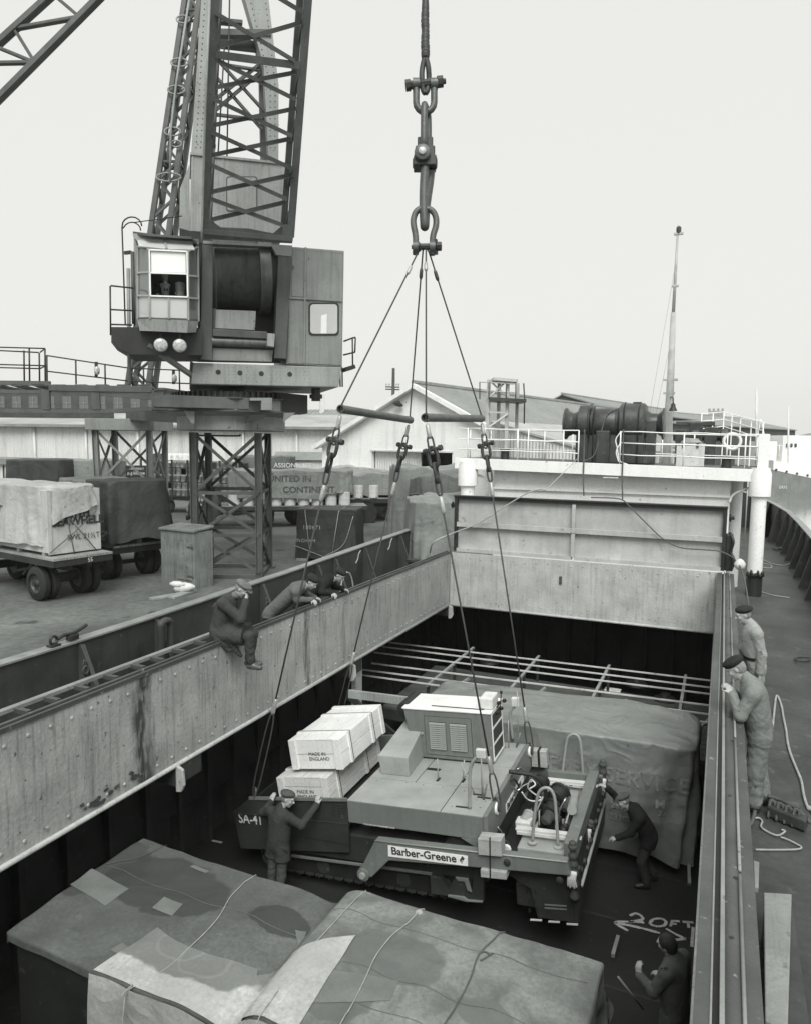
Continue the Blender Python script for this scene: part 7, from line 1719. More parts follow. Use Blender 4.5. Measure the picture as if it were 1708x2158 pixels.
# ---------------- nearest load: long low case under canvas sheets
FX0, FX1, FY0, FY1, FZ = .02, 5.98, -13.66, -11.66, -2.22
cx, cy = (FX0+FX1)/2, (FY0+FY1)/2
FB = Vector((cx, cy, ZF))
m_can1 = tarp_stain('stained_canvas_dark', .115, .075, 1.1, 3.1, rings=[(-1.75, .15, .85, .62, 'fill', .055), (-.55, .25, .8, .5, 'fill', .045), (1.0, .30, .36, .22, 'fill', .04), (.45, -.15, .30, .2, 'ring', .15)])
m_can2 = tarp_stain('stained_canvas_pale', .21, .10, 1.9, 8.4, rings=[(-.9, .45, .55, .35, 'fill', .13), (-1.2, -.2, .4, .3, 'fill', .12), (.15, .15, .25, .16, 'fill', .14)])
m_can3 = tarp_stain('canvas_cream', .42, .36, 1.2, 5.5, rings=[(-.55, .42, 1.0, .42, 'fill', .13), (-.62, .36, .28, .2, 'ring', .3), (-.25, .28, .28, .2, 'ring', .3)])
def canvas(name, label, m, x0, x1, y0, y1, zf, near=0, far=0, left=0, right=0, nx=80, ny=30, parent=None, th=.0, seed=0, fold=.03):
    """sheet on the load: z from zf(x,y); flaps hang down over the named edges by the given lengths"""
    c = Vector(((x0+x1)/2, (y0+y1)/2, ZF)); vs = []; fs = []
    us = [x0-left+(x1+right-(x0-left))*i/nx for i in range(nx+1)]; vs_ = [y0-near+(y1+far-(y0-near))*j/ny for j in range(ny+1)]
    us = sorted(set(us+[x0, x1])); vs_ = sorted(set(vs_+[y0, y1]))
    for y in vs_:
        for x in us:
            xc, yc = min(max(x, x0), x1), min(max(y, y0), y1); dx_, dy_ = x-xc, y-yc; drop = math.hypot(dx_, dy_)
            nz = mnoise.noise(Vector((x*1.3, y*1.3, seed))); fl_ = mnoise.noise(Vector((x*3.5, y*3.5, seed+4)))
            z = zf(xc, yc)+.013*nz+.008*fl_+.012*(1-2*abs(mnoise.noise(Vector((x*2, y*2, seed+9)))))-drop*.97
            k = min(1, drop*1.2); o = fold*k*(math.sin((x if dy_ else y)*7+2*nz)+1.2*fl_)+.03*k
            vs.append((xc+(math.copysign(.02+o, dx_) if dx_ else 0), yc+(math.copysign(.02+o, dy_) if dy_ else 0), z))
    W_ = len(us)
    for j in range(len(vs_)-1):
        for i in range(W_-1): fs.append((j*W_+i, j*W_+i+1, (j+1)*W_+i+1, (j+1)*W_+i))
    q = MB().add(vs, fs); return solo(name, q, m, label, 'tarpaulin', smooth=True)
def cnoise(x, y, seed): return .013*mnoise.noise(Vector((x*1.3, y*1.3, seed)))+.008*mnoise.noise(Vector((x*3.5, y*3.5, seed+4)))+.012*(1-2*abs(mnoise.noise(Vector((x*2, y*2, seed+9)))))
def surf(x, y):
    x, y = min(max(x, FX0), FX1-.05), min(max(y, FY0), FY1)
    return max(ztop(x, y)+cnoise(x, y, 2) if x < 3.2 else -9, zt2(x, y)+cnoise(x, y, 6) if x > 2.98 else -9)
def ztop(x, y):
    dip = -.10*math.exp(-((x-2.9)/.35)**2)*(1 if x < 3.05 else .3); step = .11 if x > 3.1 else 0
    t = min(1, max(0, (x-2.85)/.35)); step = .12*t*t*(3-2*t)
    return FZ+dip+step-.05*math.sin(PI*(x-FX0)/3.0)*(x < 3)+.03*math.cos((y-cy)*1.5)
solo('cargo_case', MB().box((FX0+.06, FY0+.06, ZF), (FX1-.25, FY1-.08, FZ-.16)), m_black, 'long cargo case hidden under the stained canvas in the foreground', 'case')  # case coloured black to stand for the shade below the canvas edge
canvas('tarpaulin', 'dark stained canvas with sewn patches over the left of the nearest load', m_can1, FX0, 3.2, FY0+.02, FY1, ztop, near=.10, far=.35, left=.14, nx=170, ny=80, seed=2)
def zt2(x, y): return ztop(x, y)+.022+.03*max(0, 1-abs(x-3.3)*4)
canvas('tarpaulin', 'mottled grey canvas over the right half of the nearest load', m_can2, 2.98, FX1-.05, FY0+.05, FY1, zt2, near=1.5, far=.3, right=1.3, nx=150, ny=110, seed=6, fold=.07)
# cream sheet thrown over the near edge: trapezoid
q = MB(); nx, ny = 60, 40; c0, c1, c2q, c3 = VZ(185, 2038, FZ), VZ(690, 1998, FZ+.05), VZ(735, 2006, FZ+.05), None
def cream(u, v): # u along x, v across from the near edge
    xa, xb = lerp(1.25, 1.42, v), lerp(3.62, 3.55, v); x = lerp(xa, xb, u); y = lerp(FY0, lerp(FY0+.62, FY1-.72, min(1, max(0, (u-.62)*2.6+.0))), v)
    if u < .62: y = lerp(FY0, FY0+.72-.10*math.sin(u*5), v)
    return Vector((x, y, surf(x, y)+.016+.008*mnoise.noise(Vector((x*3, y*3, 1)))))
q.grid(cream, nx, ny)
def cream_f(u, v):
    p = cream(u, 0); fl_ = mnoise.noise(Vector((p.x*3, v*2, 3))); return Vector((p.x, FY0-.05-.09*v*(1+math.sin(p.x*6+2*fl_))-.02*fl_, p.z-.02*v-1.5*v))
q.grid(cream_f, nx, 14)
solo('tarpaulin', q, m_can3, 'cream canvas sheet lapped over the near edge of the load', 'tarpaulin', smooth=True)
m_patch = mat('canvas_patch', .165, .85, .15, 3, bump=.4, bump_scale=12)
def patch(pts, label):
    P = [VZ(*p_, FZ) for p_ in pts]; c = sum(P, Vector())/4; q = MB(); n = 10
    def f(u, v): p = P[0].lerp(P[1], u).lerp(P[3].lerp(P[2], u), v); return Vector((p.x, p.y, surf(p.x, p.y)+.007))
    q.grid(f, 24, 24); solo('canvas_patch', q, m_patch, label, 'patch', smooth=True)
k4 = lambda x, y: (.4*x, 1742+.4*y)
patch([k4(370, 320), k4(485, 240), k4(680, 340), k4(555, 425)], 'large square sewn patch on the dark stained canvas')
patch([k4(800, 425), k4(865, 370), k4(965, 405), k4(905, 465)], 'smaller tilted sewn patch near the middle of the dark canvas')
patch([k4(580, 640), k4(645, 605), k4(700, 645), k4(650, 680)], 'faint patch near the near edge of the dark canvas')
patch([k4(1000, 205), k4(1020, 192), k4(1105, 222), k4(1085, 235)], 'narrow pale patch by the far edge of the dark canvas')
patch([k4(1555, 515), k4(1615, 520), k4(1605, 560), k4(1572, 612)], 'torn white patch where the two canvases meet')
k5 = lambda x, y: (614.9+.44*x, 1810.5+.44*y)
patch([k5(180, 610), k5(510, 672), k5(470, 770), k5(80, 770)], 'big rectangular patch on the mottled grey canvas')
def rope_on(pts, label, m, r=.014, z0=.05):
    P = []; r = r*.36; z0 = .012
    dp_ = [VZ(*p_, FZ+.06) for p_ in pts]
    for p in smooth_path(dp_, 8):
        if p.y > FY1-.02: p.y = FY1-.02
        P.append(Vector((p.x, p.y, surf(p.x, p.y)+z0)))
    if P[0].y > FY1-.35: P = [Vector((P[0].x+.03, FY1+.10, P[0].z-.35)), Vector((P[0].x+.02, FY1+.03, P[0].z-.02))]+P
    if P[-1].y < FY0+.9: d_ = (P[-1]-P[-3]); d_.z = 0; d_.normalize(); t_ = (P[-1].y-FY0)/max(.2, -d_.y); E_ = P[-1]+d_*t_; P += [Vector((lerp(P[-1].x, E_.x, k/6), lerp(P[-1].y, E_.y, k/6), surf(lerp(P[-1].x, E_.x, k/6), lerp(P[-1].y, E_.y, k/6))+.03)) for k in range(1, 7)]; P += [Vector((P[-1].x, FY0-.10, P[-1].z-.05)), Vector((P[-1].x-.02, FY0-.22, P[-1].z-.9))]
    q = MB().tube(P, r, 6); solo('lashing_rope', q, m, label, 'rope', smooth=True)
rope_on([k4(1285, 258), k4(1215, 340), k4(1140, 470), k4(1000, 610), k4(860, 720), k4(700, 800), k4(640, 850)], 'pale rope lying across the dark stained canvas', m_rope, .016)
rope_on([k5(310, 235), k5(215, 345), k5(100, 480), k5(-10, 620), k5(-60, 690)], 'pale rope over the fold between the two canvases', m_rope, .015)
rope_on([k5(632, 258), k5(560, 350), k5(470, 430), k5(400, 530), k5(340, 660), k5(270, 789)], 'pale rope over the mottled canvas, left of the dark one', m_rope, .017)
rope_on([k5(1018, 360), k5(960, 440), k5(890, 520), k5(850, 640), k5(770, 785)], 'dark rope over the mottled canvas near its right end', m_rope_d, .020)
rope_on([k5(890, 510), k5(920, 500), k5(940, 520), k5(900, 545), k5(960, 510)], 'dark knot of rope on the mottled canvas', m_rope_d, .022)
rope_on([k4(800, 118), k4(700, 160), k4(560, 190)], 'short dark rope over the far left corner of the dark canvas', m_rope_d, .012)
q = MB(); p = VZ(*k5(607, 275), FZ+.1); q.lathe(p, (0, 0, 1), [(0, .03), (.02, .05), (.05, .045), (.07, .02)], 10); solo('rope_knot', q, m_rope, 'pale rope knot at the far edge of the mottled canvas', 'knot', smooth=True)
# sewn seams of the sheets
for i, (ya, x0_, x1_) in enumerate(((-12.35, .05, 2.9), (-12.05, 3.1, 5.85), (-12.75, 3.6, 5.85), (-13.15, 3.6, 5.85))):
    q = MB().tube([Vector((lerp(x0_, x1_, k/40), ya+.02*math.sin(k*.5), surf(lerp(x0_, x1_, k/40), ya)+.004)) for k in range(41)], .0035, 5)
    q.build('seam', m_tarp_m, bpy.data.objects[sorted([o.name for o in bpy.data.objects if o.get('label', '').startswith('dark stained canvas' if i == 0 else 'mottled grey canvas')])[0]], smooth=True)
# black sheet bundled by its right end
q = MB()
def heap(u, v):
    x = lerp(5.7, 6.65, u); y = lerp(-13.4, -11.9, v); n1 = mnoise.noise(Vector((x*2.6, y*2.6, 1))); n2 = 1-2*abs(mnoise.noise(Vector((x*3+1, y*4, 7))))
    e = (u*(1-u)*v*(1-v))**.35; return Vector((x, y, ZF+.02+1.55*e*(1-.35*u)+.22*n1*e+.16*n2*e))
q.grid(heap, 46, 46); solo('tarpaulin', q, mat('black_oilskin', .03, .30, .3, 2, spec=.6, bump=.5, bump_scale=8), 'bundled glossy black sheet at the right end of the nearest load', 'tarpaulin', smooth=True)
# ---------------- lettered lorry load behind the machine
LYF, LYB, LZ = -5.80, -3.85, -2.18
lx0_, lx1_ = 1.35, 6.62
m_lt1 = mat('lorry_sheet', .21, .42, .14, 1.0, spots=.12, spot_v=.10, bump=.35, bump_scale=7, spec=.75, crease=.5, crease_scale=.55)
def drape(x, y): return ZF+.25
Mq = Matrix.Translation(((lx0_+lx1_)/2, (LYF+LYB)/2, ZF))
def lf(x, y): return -.25*max(0, (-x-1.6))**1.0*.35+.05*math.sin(x*1.3)
q = tarp('tarpaulin', None, (lx1_-lx0_)/2, (LYB-LYF)/2, LZ-ZF, .2, seed=41, flare=.04, fold=.17, nf=9, diag=2.6, lump=.05, lumpf=lf, hem_var=.12, M=Mq, ns=200, nr=22, nh=22, corner=10)
TP = solo('tarpaulin', q, m_lt1, 'big lettered sheet over the lorry load behind the machine', 'tarpaulin', smooth=True)
m_lf = mat('faded_sheet_letters', .42, .7, .3, 6, bump=0); m_lw = mat('sheet_letters_white', .6, .7, .25, 9, bump=0)
def onf(px, py): return VY(px, py, LYF-.17)
LT = []
lettering('FERRY SERVICE', onf(1128, 1622), (1, 0, -.0), (0, 0, 1), .36, m_lf, TP, bold=.008, spread=1.1)
lettering('M', onf(1378, 1707), (1, 0, 0), (0, 0, 1), .21, m_lw, TP, bold=.008); lettering('28352', onf(1284, 1705), (1, 0, 0), (0, 0, 1), .15, m_lw, TP); lettering('23307', onf(1281, 1728), (1, 0, 0), (0, 0, 1), .15, m_lw, TP); lettering('23', onf(1383, 1725), (1, 0, 0), (0, 0, 1), .15, m_lw, TP)
for o in TP.children: stick(o, TP, (0, 1, 0), .016)
# ---------------- skeletal trailer with pale rails across the forward end
BZ = -2.5
T = thing('rack_trailer', 'trailer frame with long pale bars across the forward end of the hold', 'trailer', (3.2, -2.2, ZF))
m_bar = mat('pale_bar_paint', .55, .5, .2, 3, spots=.2, spot_v=.2)
Ls = [((820, 1354), (1499, 1434.7)), ((806, 1363), (1499, 1449.8)), ((788, 1375), (1499, 1463.3)), ((783, 1398), (1499, 1487.3)), ((753.6, 1410), (1499, 1506.3)), ((757, 1422), (1499, 1524.3))]
ys = []
for l, r_ in Ls:
    a, b = VZ(*l, BZ), VZ(*r_, BZ); y = (a.y+b.y)/2; ys.append(y); MB().bar((min(a.x, -.2), a.y, BZ), (7.2, b.y+.02, BZ), .036, .03).build('bar', m_bar, T)
m_bed = mat('trailer_bed_boards', .085, .8, .3, 1.5, streak=.3, streak_scale=18, vdir=0, spots=.2, spot_v=.12)
y0, y1 = min(ys)-.1, max(ys)+.5
nb = 12
for k in range(nb): MB().box((-.3, y0+(y1-y0)*k/nb+.01, -3.25), (7.3, y0+(y1-y0)*(k+1)/nb-.015, -3.19)).build('plank', m_bed, T)
for x in (.8, 2.6, 4.4, 6.2):
    MB().bar((x, y0, BZ-.05), (x, y1, BZ-.05), .06, .05).build('cross_piece', m_wood, T)
    for y in (ys[5], ys[2], y1-.1): MB().bar((x, y, ZF+.9), (x, y, BZ-.03), .06, .06).build('post', m_mcd, T)
    MB().bar((x, ys[5], -3.1), (x+.7, ys[3], BZ-.06), .05, .05).build('strut', m_wood, T)
MB().box((-.3, y0, -3.5), (7.3, y0+.12, -3.25)).box((-.3, y1-.12, -3.5), (7.3, y1, -3.25)).build('side_beam', m_mcd, T)
for x in (1, 3, 5.5):
    for y in (y0+.3, y1-.3): wheel(T, (x, y, ZF+.45), (0, -1, 0), .45, .25)
for (px, py) in ((1030, 1393), (1340, 1440), (1400, 1472)):
    p = VZ(px, py, -3.15); MB().lathe((p.x, p.y, -3.19), (0, 0, 1), [(0, .28), (.06, .26), (.10, .12), (.16, .10)], 14).build('turntable', m_mck, T, auto=40)
p = VZ(1290, 1455, -3.18); MB().box((p.x-.2, p.y-.12, -3.19), (p.x+.2, p.y+.12, -3.15)).build('sack', m_white_d, T, bevel=.02)
# left framing: stanchion and timber brace
T = thing('hold_stanchion', 'pale steel stanchion with timber shores under the port coaming', 'stanchion', tuple(VZ(752, 1560, ZF)))
a, b = VX(752, 1440, -.1), VX(752, 1600, -.1)
MB().box((a.x-.05, a.y-.14, ZF), (a.x+.05, a.y+.14, -H)).build('post', m_coam, T)
p, q_ = VX(735, 1462, .1), VZ(872, 1478, VX(735, 1462, .1).z-.05)
MB().bar(p, (2.2, p.y+.3, p.z-.03), .16, .07, (0, 1, 0)).build('shore', m_wood, T); MB().bar(p-CZ*.05, (1.3, p.y+.2, p.z-.95), .12, .06, (0, 1, 0)).build('shore', m_mcd, T)
# chalk measuring marks on the hold floor
m_chalk = mat('chalk', .50, .95, .25, 30, bump=0)
q = MB()
def stroke(pts, w=.045):
    P = [VZ(*b3(*p_), ZF+.004) for p_ in pts]; P = smooth_path(P, 5) if len(P) > 2 else P
    for a, b in zip(P, P[1:]): q.bar(a+CZ*.001, b+CZ*.001, w*rnd.uniform(.7, 1.2), .003)
stroke([(1262, 1655), (1300, 1640), (1335, 1655), (1345, 1680), (1290, 1690), (1255, 1698)]); stroke([(1255, 1698), (1300, 1695), (1355, 1700)])
stroke([(1395, 1700), (1420, 1678), (1470, 1675), (1500, 1695), (1485, 1720), (1440, 1725), (1400, 1712), (1395, 1700)])
stroke([(1535, 1690), (1590, 1692)]); stroke([(1540, 1690), (1530, 1725)]); stroke([(1532, 1708), (1570, 1710)]); stroke([(1610, 1695), (1680, 1700)]); stroke([(1645, 1698), (1650, 1735)])
stroke([(1250, 1755), (1165, 1700), (1260, 1695)]); stroke([(1165, 1700), (1330, 1735), (1460, 1770)]); stroke([(1500, 1740), (1570, 1780), (1630, 1808)]); stroke([(1630, 1808), (1560, 1815)]); stroke([(1680, 1730), (1670, 1860)], .06)
def stroke_l(pts): 
    P = [VZ(.36*x, 1195.6+.36*y, ZF+.005) for x, y in pts]
    for a, b in zip(P, P[1:]): q.bar(a, b, .05, .003)
stroke_l([(1220, 1562), (1110, 1572), (1300, 1612)]); stroke_l([(1110, 1572), (1170, 1590)])
q.build('chalk_marks', m_chalk, bpy.data.objects['hold_floor'])
# floor plates and dunnage boards
for k in range(9):
    y = -12+k*1.5
    MB().box((-1.7, y, ZF), (9.0, y+.05, ZF+.006)).build('plate_seam', m_hold, bpy.data.objects['hold_floor'])
for i, (pa, pb, lab) in enumerate(((b3(1185, 1795), b3(1150, 1920), 'upright timber plank leaning near the chalk marks'), (b3(1650, 1320), b3(1655, 1450), 'short pale board standing by the lorry load corner'))):
    a, b = VZ(*pb, ZF+.05), VY(*pa, VZ(*pb, ZF+.05).y+.35); q = MB().bar(a, b, .07, .05, (1, 0, 0)); solo('board', q, m_wood, lab, 'board')
q = MB().tube([VZ(*k5(1560, 565), ZF+1.2), VZ(*k5(1680, 720), ZF+.6)], .012, 6); solo('lashing_rope', q, m_rope, 'taut pale rope over the black bundled sheet', 'rope', smooth=True)
# ================================================================== people
class Field:
    """signed distance grid with smooth unions, meshed by surface nets"""
    def __init__(s, lo, hi, res):
        s.lo = np.array(lo, float); s.res = res; s.n = np.maximum(4, np.ceil((np.array(hi)-s.lo)/res).astype(int)+1)
        s.d = np.full(tuple(s.n), 1.0, np.float32)
    def _win(s, a, b, m):
        i0 = np.clip(np.floor((np.array(a)-m-s.lo)/s.res).astype(int), 0, s.n-1); i1 = np.clip(np.ceil((np.array(b)+m-s.lo)/s.res).astype(int)+1, 1, s.n)
        if np.any(i1 <= i0): return None, None
        ax = [s.lo[i]+s.res*np.arange(i0[i], i1[i]) for i in range(3)]
        return tuple(slice(i0[i], i1[i]) for i in range(3)), np.meshgrid(*ax, indexing='ij')
    def _mix(s, sl, d, k, op):
        o = s.d[sl]; d = d.astype(np.float32)
        if op == 'add':
            if k > 0: h = np.clip(.5+.5*(o-d)/k, 0, 1); s.d[sl] = o*(1-h)+d*h-k*h*(1-h)
            else: s.d[sl] = np.minimum(o, d)
        else:
            if k > 0: h = np.clip(.5-.5*(o+d)/k, 0, 1); s.d[sl] = o*(1-h)-d*h+k*h*(1-h)
            else: s.d[sl] = np.maximum(o, -d)
    def cone(s, p, q, r1, r2=None, k=.03, op='add', wr=0, seed=0):
        r2 = r1 if r2 is None else r2; p, q = np.array(p, float), np.array(q, float); R_ = max(r1, r2)
        sl, G_ = s._win(np.minimum(p, q)-R_, np.maximum(p, q)+R_, k+.05)
        if sl is None: return s
        v = q-p; L2 = max(1e-9, v@v); t = np.clip(((G_[0]-p[0])*v[0]+(G_[1]-p[1])*v[1]+(G_[2]-p[2])*v[2])/L2, 0, 1)
        d = np.sqrt((G_[0]-p[0]-t*v[0])**2+(G_[1]-p[1]-t*v[1])**2+(G_[2]-p[2]-t*v[2])**2)-(r1+(r2-r1)*t)
        if wr: d = d+wr*(np.sin(36*(G_[0]+.7*G_[2])+3*np.sin(11*G_[1]+seed)+seed)*np.sin(29*(G_[1]-.6*G_[2])+2*np.sin(13*G_[0]+seed))+.6*np.sin(61*G_[2]+5*np.sin(17*G_[0])+4*np.sin(15*G_[1])+seed))
        s._mix(sl, d, k, op); return s
    def ell(s, c, rad, ax=None, k=.03, op='add'):
        c = np.array(c, float); R_ = max(rad); sl, G_ = s._win(c-R_, c+R_, k+.05)
        if sl is None: return s
        P = [G_[i]-c[i] for i in range(3)]; ax = [np.array(a) for a in (ax or ((1, 0, 0), (0, 1, 0), (0, 0, 1)))]
        q = [sum(P[i]*a[i] for i in range(3))/r for a, r in zip(ax, rad)]
        n = np.sqrt(q[0]**2+q[1]**2+q[2]**2); g = np.sqrt((q[0]/rad[0])**2+(q[1]/rad[1])**2+(q[2]/rad[2])**2)+1e-6
        s._mix(sl, n*(n-1)/g, k, op); return s
    def slab(s, p, n, op='sub', k=.0): # cut away the half space beyond plane
        G_ = np.meshgrid(*[s.lo[i]+s.res*np.arange(s.n[i]) for i in range(3)], indexing='ij')
        d = (G_[0]-p[0])*n[0]+(G_[1]-p[1])*n[1]+(G_[2]-p[2])*n[2]; s._mix(tuple(slice(0, m) for m in s.n), d, k, op); return s
    def mesh(s):
        d = s.d; ins = d < 0; n = s.n
        c = np.zeros(tuple(n-1), np.uint8)
        for i in (0, 1):
            for j in (0, 1):
                for k in (0, 1): c += ins[i:n[0]-1+i, j:n[1]-1+j, k:n[2]-1+k]
        act = (c > 0) & (c < 8); idx = np.argwhere(act); vid = np.full(act.shape, -1, np.int64); vid[act] = np.arange(len(idx))
        acc = np.zeros((len(idx), 3)); cnt = np.zeros(len(idx)); I = idx.T
        crn = [(i, j, k) for i in (0, 1) for j in (0, 1) for k in (0, 1)]
        for a in crn:
            for ax in range(3):
                if a[ax]: continue
                b = list(a); b[ax] = 1
                da = d[I[0]+a[0], I[1]+a[1], I[2]+a[2]]; db = d[I[0]+b[0], I[1]+b[1], I[2]+b[2]]
                x = (da < 0) != (db < 0); t = np.where(x, da/(da-db+1e-12), 0); q = np.tile(np.array(a, float), (len(idx), 1)); q[:, ax] += t
                acc += np.where(x[:, None], q, 0); cnt += x
        V_ = s.lo+s.res*(idx+acc/np.maximum(cnt, 1)[:, None]); F_ = []
        for ax in range(3):
            a0 = [slice(None)]*3; a1_ = [slice(None)]*3; a0[ax] = slice(0, n[ax]-1); a1_[ax] = slice(1, n[ax])
            e = ins[tuple(a0)] != ins[tuple(a1_)]; E_ = np.argwhere(e); o1, o2 = [i for i in range(3) if i != ax]
            ok = (E_[:, o1] > 0) & (E_[:, o2] > 0) & (E_[:, o1] < n[o1]-1) & (E_[:, o2] < n[o2]-1); E_ = E_[ok]; Q = []
            for (u, v) in ((-1, -1), (0, -1), (0, 0), (-1, 0)):
                w_ = E_.copy(); w_[:, o1] += u; w_[:, o2] += v; Q.append(vid[w_[:, 0], w_[:, 1], w_[:, 2]])
            Q = np.stack(Q, 1); Q = Q[(Q >= 0).all(1)]; F_.append(Q)
        return V_, np.concatenate(F_)
    def obj(s, name, m, parent):
        V_, F_ = s.mesh(); Mi = ROOTM[parent.name].inverted(); me = bpy.data.meshes.new(name)
        V_ = V_+np.array(Mi.translation); me.from_pydata(V_.tolist(), [], F_.tolist()); me.update()
        bm = bmesh.new(); bm.from_mesh(me); bmesh.ops.recalc_face_normals(bm, faces=bm.faces)
        for _ in range(2): bmesh.ops.smooth_vert(bm, verts=bm.verts, factor=.4, use_axis_x=True, use_axis_y=True, use_axis_z=True)
        bm.to_mesh(me); bm.free(); me.materials.append(m); me.shade_smooth(); return link(name, me, parent)
m_skin = mat('skin', .42, .55, .12, 9, bump=.1, spec=.35); m_hair = mat('dark_hair', .03, .6, .3, 40, bump=.5, bump_scale=120); m_hairg = mat('grey_hair', .22, .7, .3, 40, bump=.5, bump_scale=120)
def cloth(nm, v, sc=3): return mat(nm, v, .9, .18, sc, streak=.15, streak_scale=7, spots=.12, spot_scale=6, bump=.4, bump_scale=26, spec=.2, fine=.16, crease=.12, crease_scale=4)
m_coat = cloth('dark_wool_coat', .055); m_jack = cloth('grey_jacket', .13); m_blk = cloth('black_donkey_jacket', .022); m_boil = cloth('faded_boiler_suit', .31); m_boil2 = cloth('blue_grey_overalls', .20)
m_trou = cloth('dark_trousers', .05); m_cap = cloth('tweed_cap', .16, 9); m_ber = cloth('dark_beret', .03); m_boot = mat('boot_leather', .07, .4, .3, 6, spec=.5, bump=.2); m_bootb = mat('black_boot', .025, .45, .3, 6); m_blue = cloth('dull_work_jacket', .048); m_dung = cloth('dungarees', .075); m_suit = cloth('dark_suit', .03)
NV = lambda v: np.array([v[0], v[1], v[2]], float)
def hand(F, w, d, nrm, side, curl=.5, sc=1.0, k=.012):
    """wrist w, direction d, palm normal nrm, side +1 thumb to cross(d, nrm)"""
    w, d, nrm = NV(w), NV(d)/np.linalg.norm(d), NV(nrm); nrm = nrm-d*(nrm@d); nrm /= np.linalg.norm(nrm); x = np.cross(d, nrm)*side
    F.cone(w-d*.03, w+d*.02, .029*sc, .03*sc, k=.02)
    for i in range(4): F.cone(w+d*.02+x*(i-1.5)*-.013, w+d*.085*sc+x*(1.5-i)*.020*sc, .019*sc, .014*sc, k=.018)
    ln = (.072, .080, .074, .058)
    for i in range(4):
        b = w+d*.088*sc+x*(1.5-i)*.0205*sc; a1_ = curl*.9; d1 = d*math.cos(a1_)+nrm*math.sin(a1_); a2_ = curl*1.9; d2 = d*math.cos(a2_)+nrm*math.sin(a2_)
        m_ = b+d1*ln[i]*.5*sc; F.cone(b, m_, .0105*sc, .0095*sc, k=.006); F.cone(m_, m_+d2*ln[i]*.5*sc, .0095*sc, .0075*sc, k=.004)
    tb = w+d*.03*sc+x*.028*sc; td = d*.65+x*.62+nrm*.45*curl; td /= np.linalg.norm(td); tm = tb+td*.042*sc; td2 = d*.85+x*.15+nrm*(.3+.5*curl); td2 /= np.linalg.norm(td2)
    F.cone(tb-d*.01, tm, .015*sc, .0115*sc, k=.012); F.cone(tm, tm+td2*.036*sc, .0115*sc, .009*sc, k=.005)
def person(label, J, st, base, group=None):
    """J: joints in world space; st: clothing style"""
    T = thing('person', label, 'person', tuple(base), group)
    P = {k: NV(v) for k, v in J.items() if not k.startswith('hand')}
    al = np.stack([P[k] for k in ('pel', 'chest', 'neck', 'head', 'shL', 'shR', 'elL', 'elR', 'wrL', 'wrR', 'knL', 'knR', 'anL', 'anR')])
    lo, hi = al.min(0)-.26, al.max(0)+.26
    f = NV(J['face']); f /= np.linalg.norm(f); up = P['head']-P['neck']; 
    if 'headup' in J: up = NV(J['headup'])
    up = up-f*(up@f); up /= np.linalg.norm(up); sd_ = np.cross(f, up)
    hd = P['head']
    # ---- skin: the whole figure as one surface
    B = Field(lo, hi, .0085)
    B.cone(P['pel'], P['chest'], .10, .115, k=.05).cone(P['chest'], P['neck'], .09, .055, k=.04).cone(P['shL'], P['shR'], .05, .05, k=.05)
    B.cone(P['neck'], hd-up*.05-f*.01, .055, .052, k=.03)
    for s in 'LR':
        B.cone(P['sh'+s], P['el'+s], .05, .042, k=.04).cone(P['el'+s], P['wr'+s], .042, .028, k=.02)
        B.cone(P['hip'+s], P['kn'+s], .085, .056, k=.05).cone(P['kn'+s], P['an'+s], .055, .036, k=.03)
        t = NV(J['toe'+s]); B.cone(P['an'+s], P['an'+s]+t*.14-np.array([0, 0, .05]), .04, .035, k=.03)
    ax = (sd_, f, up)
    B.ell(hd+up*.015, (.077, .096, .108), ax, k=.02).ell(hd-up*.055+f*.028, (.056, .066, .066), ax, k=.03)           # skull, jaw
    B.ell(hd-up*.105+f*.068, (.026, .02, .02), ax, k=.02)                                                              # chin
    B.cone(hd+up*.022+f*.094, hd-up*.028+f*.118, .010, .016, k=.012)                                                   # nose
    B.cone(hd-up*.030+f*.108+sd_*.012, hd-up*.030+f*.108-sd_*.012, .010, k=.008)
    B.cone(hd+up*.030+f*.088+sd_*.045, hd+up*.030+f*.088-sd_*.045, .014, k=.014)                                       # brow
    for s in (-1, 1):
        B.ell(hd+f*.094+up*.010+sd_*s*.031, (.016, .012, .010), ax, k=.008, op='sub')
        B.ell(hd-up*.022+f*.070+sd_*s*.042, (.024, .022, .020), ax, k=.02)
        B.ell(hd+up*.0-f*.008+sd_*s*.080, (.010, .022, .032), ax, k=.010)
    B.cone(hd-up*.062+f*.098+sd_*.022, hd-up*.062+f*.098-sd_*.022, .0085, k=.006)                                     # lips
    B.cone(hd-up*.0685+f*.106+sd_*.02, hd-up*.0685+f*.106-sd_*.02, .003, k=.003, op='sub')
    for s, sg in (('L', 1), ('R', -1)):
        hdn = J['hand'+s]; hand(B, P['wr'+s], hdn[0], hdn[1], sg, hdn[2])
    B.obj('body', m_skin, T)
    E_ = Field(hd-.13, hd+.13, .006)
    for s in (-1, 1): E_.ell(hd+f*.086+up*.010+sd_*s*.031, (.011, .009, .007), ax, k=0)
    E_.obj('eyes', m_hair, T)
    # ---- hair
    Hf = Field(hd-.17, hd+.17, .007)
    if st.get('hair') == 'full': Hf.ell(hd+up*.03-f*.012, (.088, .104, .108), ax, k=0).ell(hd-up*.03-f*.05, (.075, .06, .07), ax, k=.02); Hf.ell(hd-up*.06+f*.085, (.10, .09, .105), ax, k=.01, op='sub')
    else: Hf.ell(hd+up*.012-f*.016, (.083, .094, .10), ax, k=0); Hf.ell(hd-up*.03+f*.075, (.12, .10, .12), ax, k=.01, op='sub'); Hf.slab(hd-up*.075, up, k=.0)
    Hf.obj('hair', st.get('hairm', m_hairg), T)
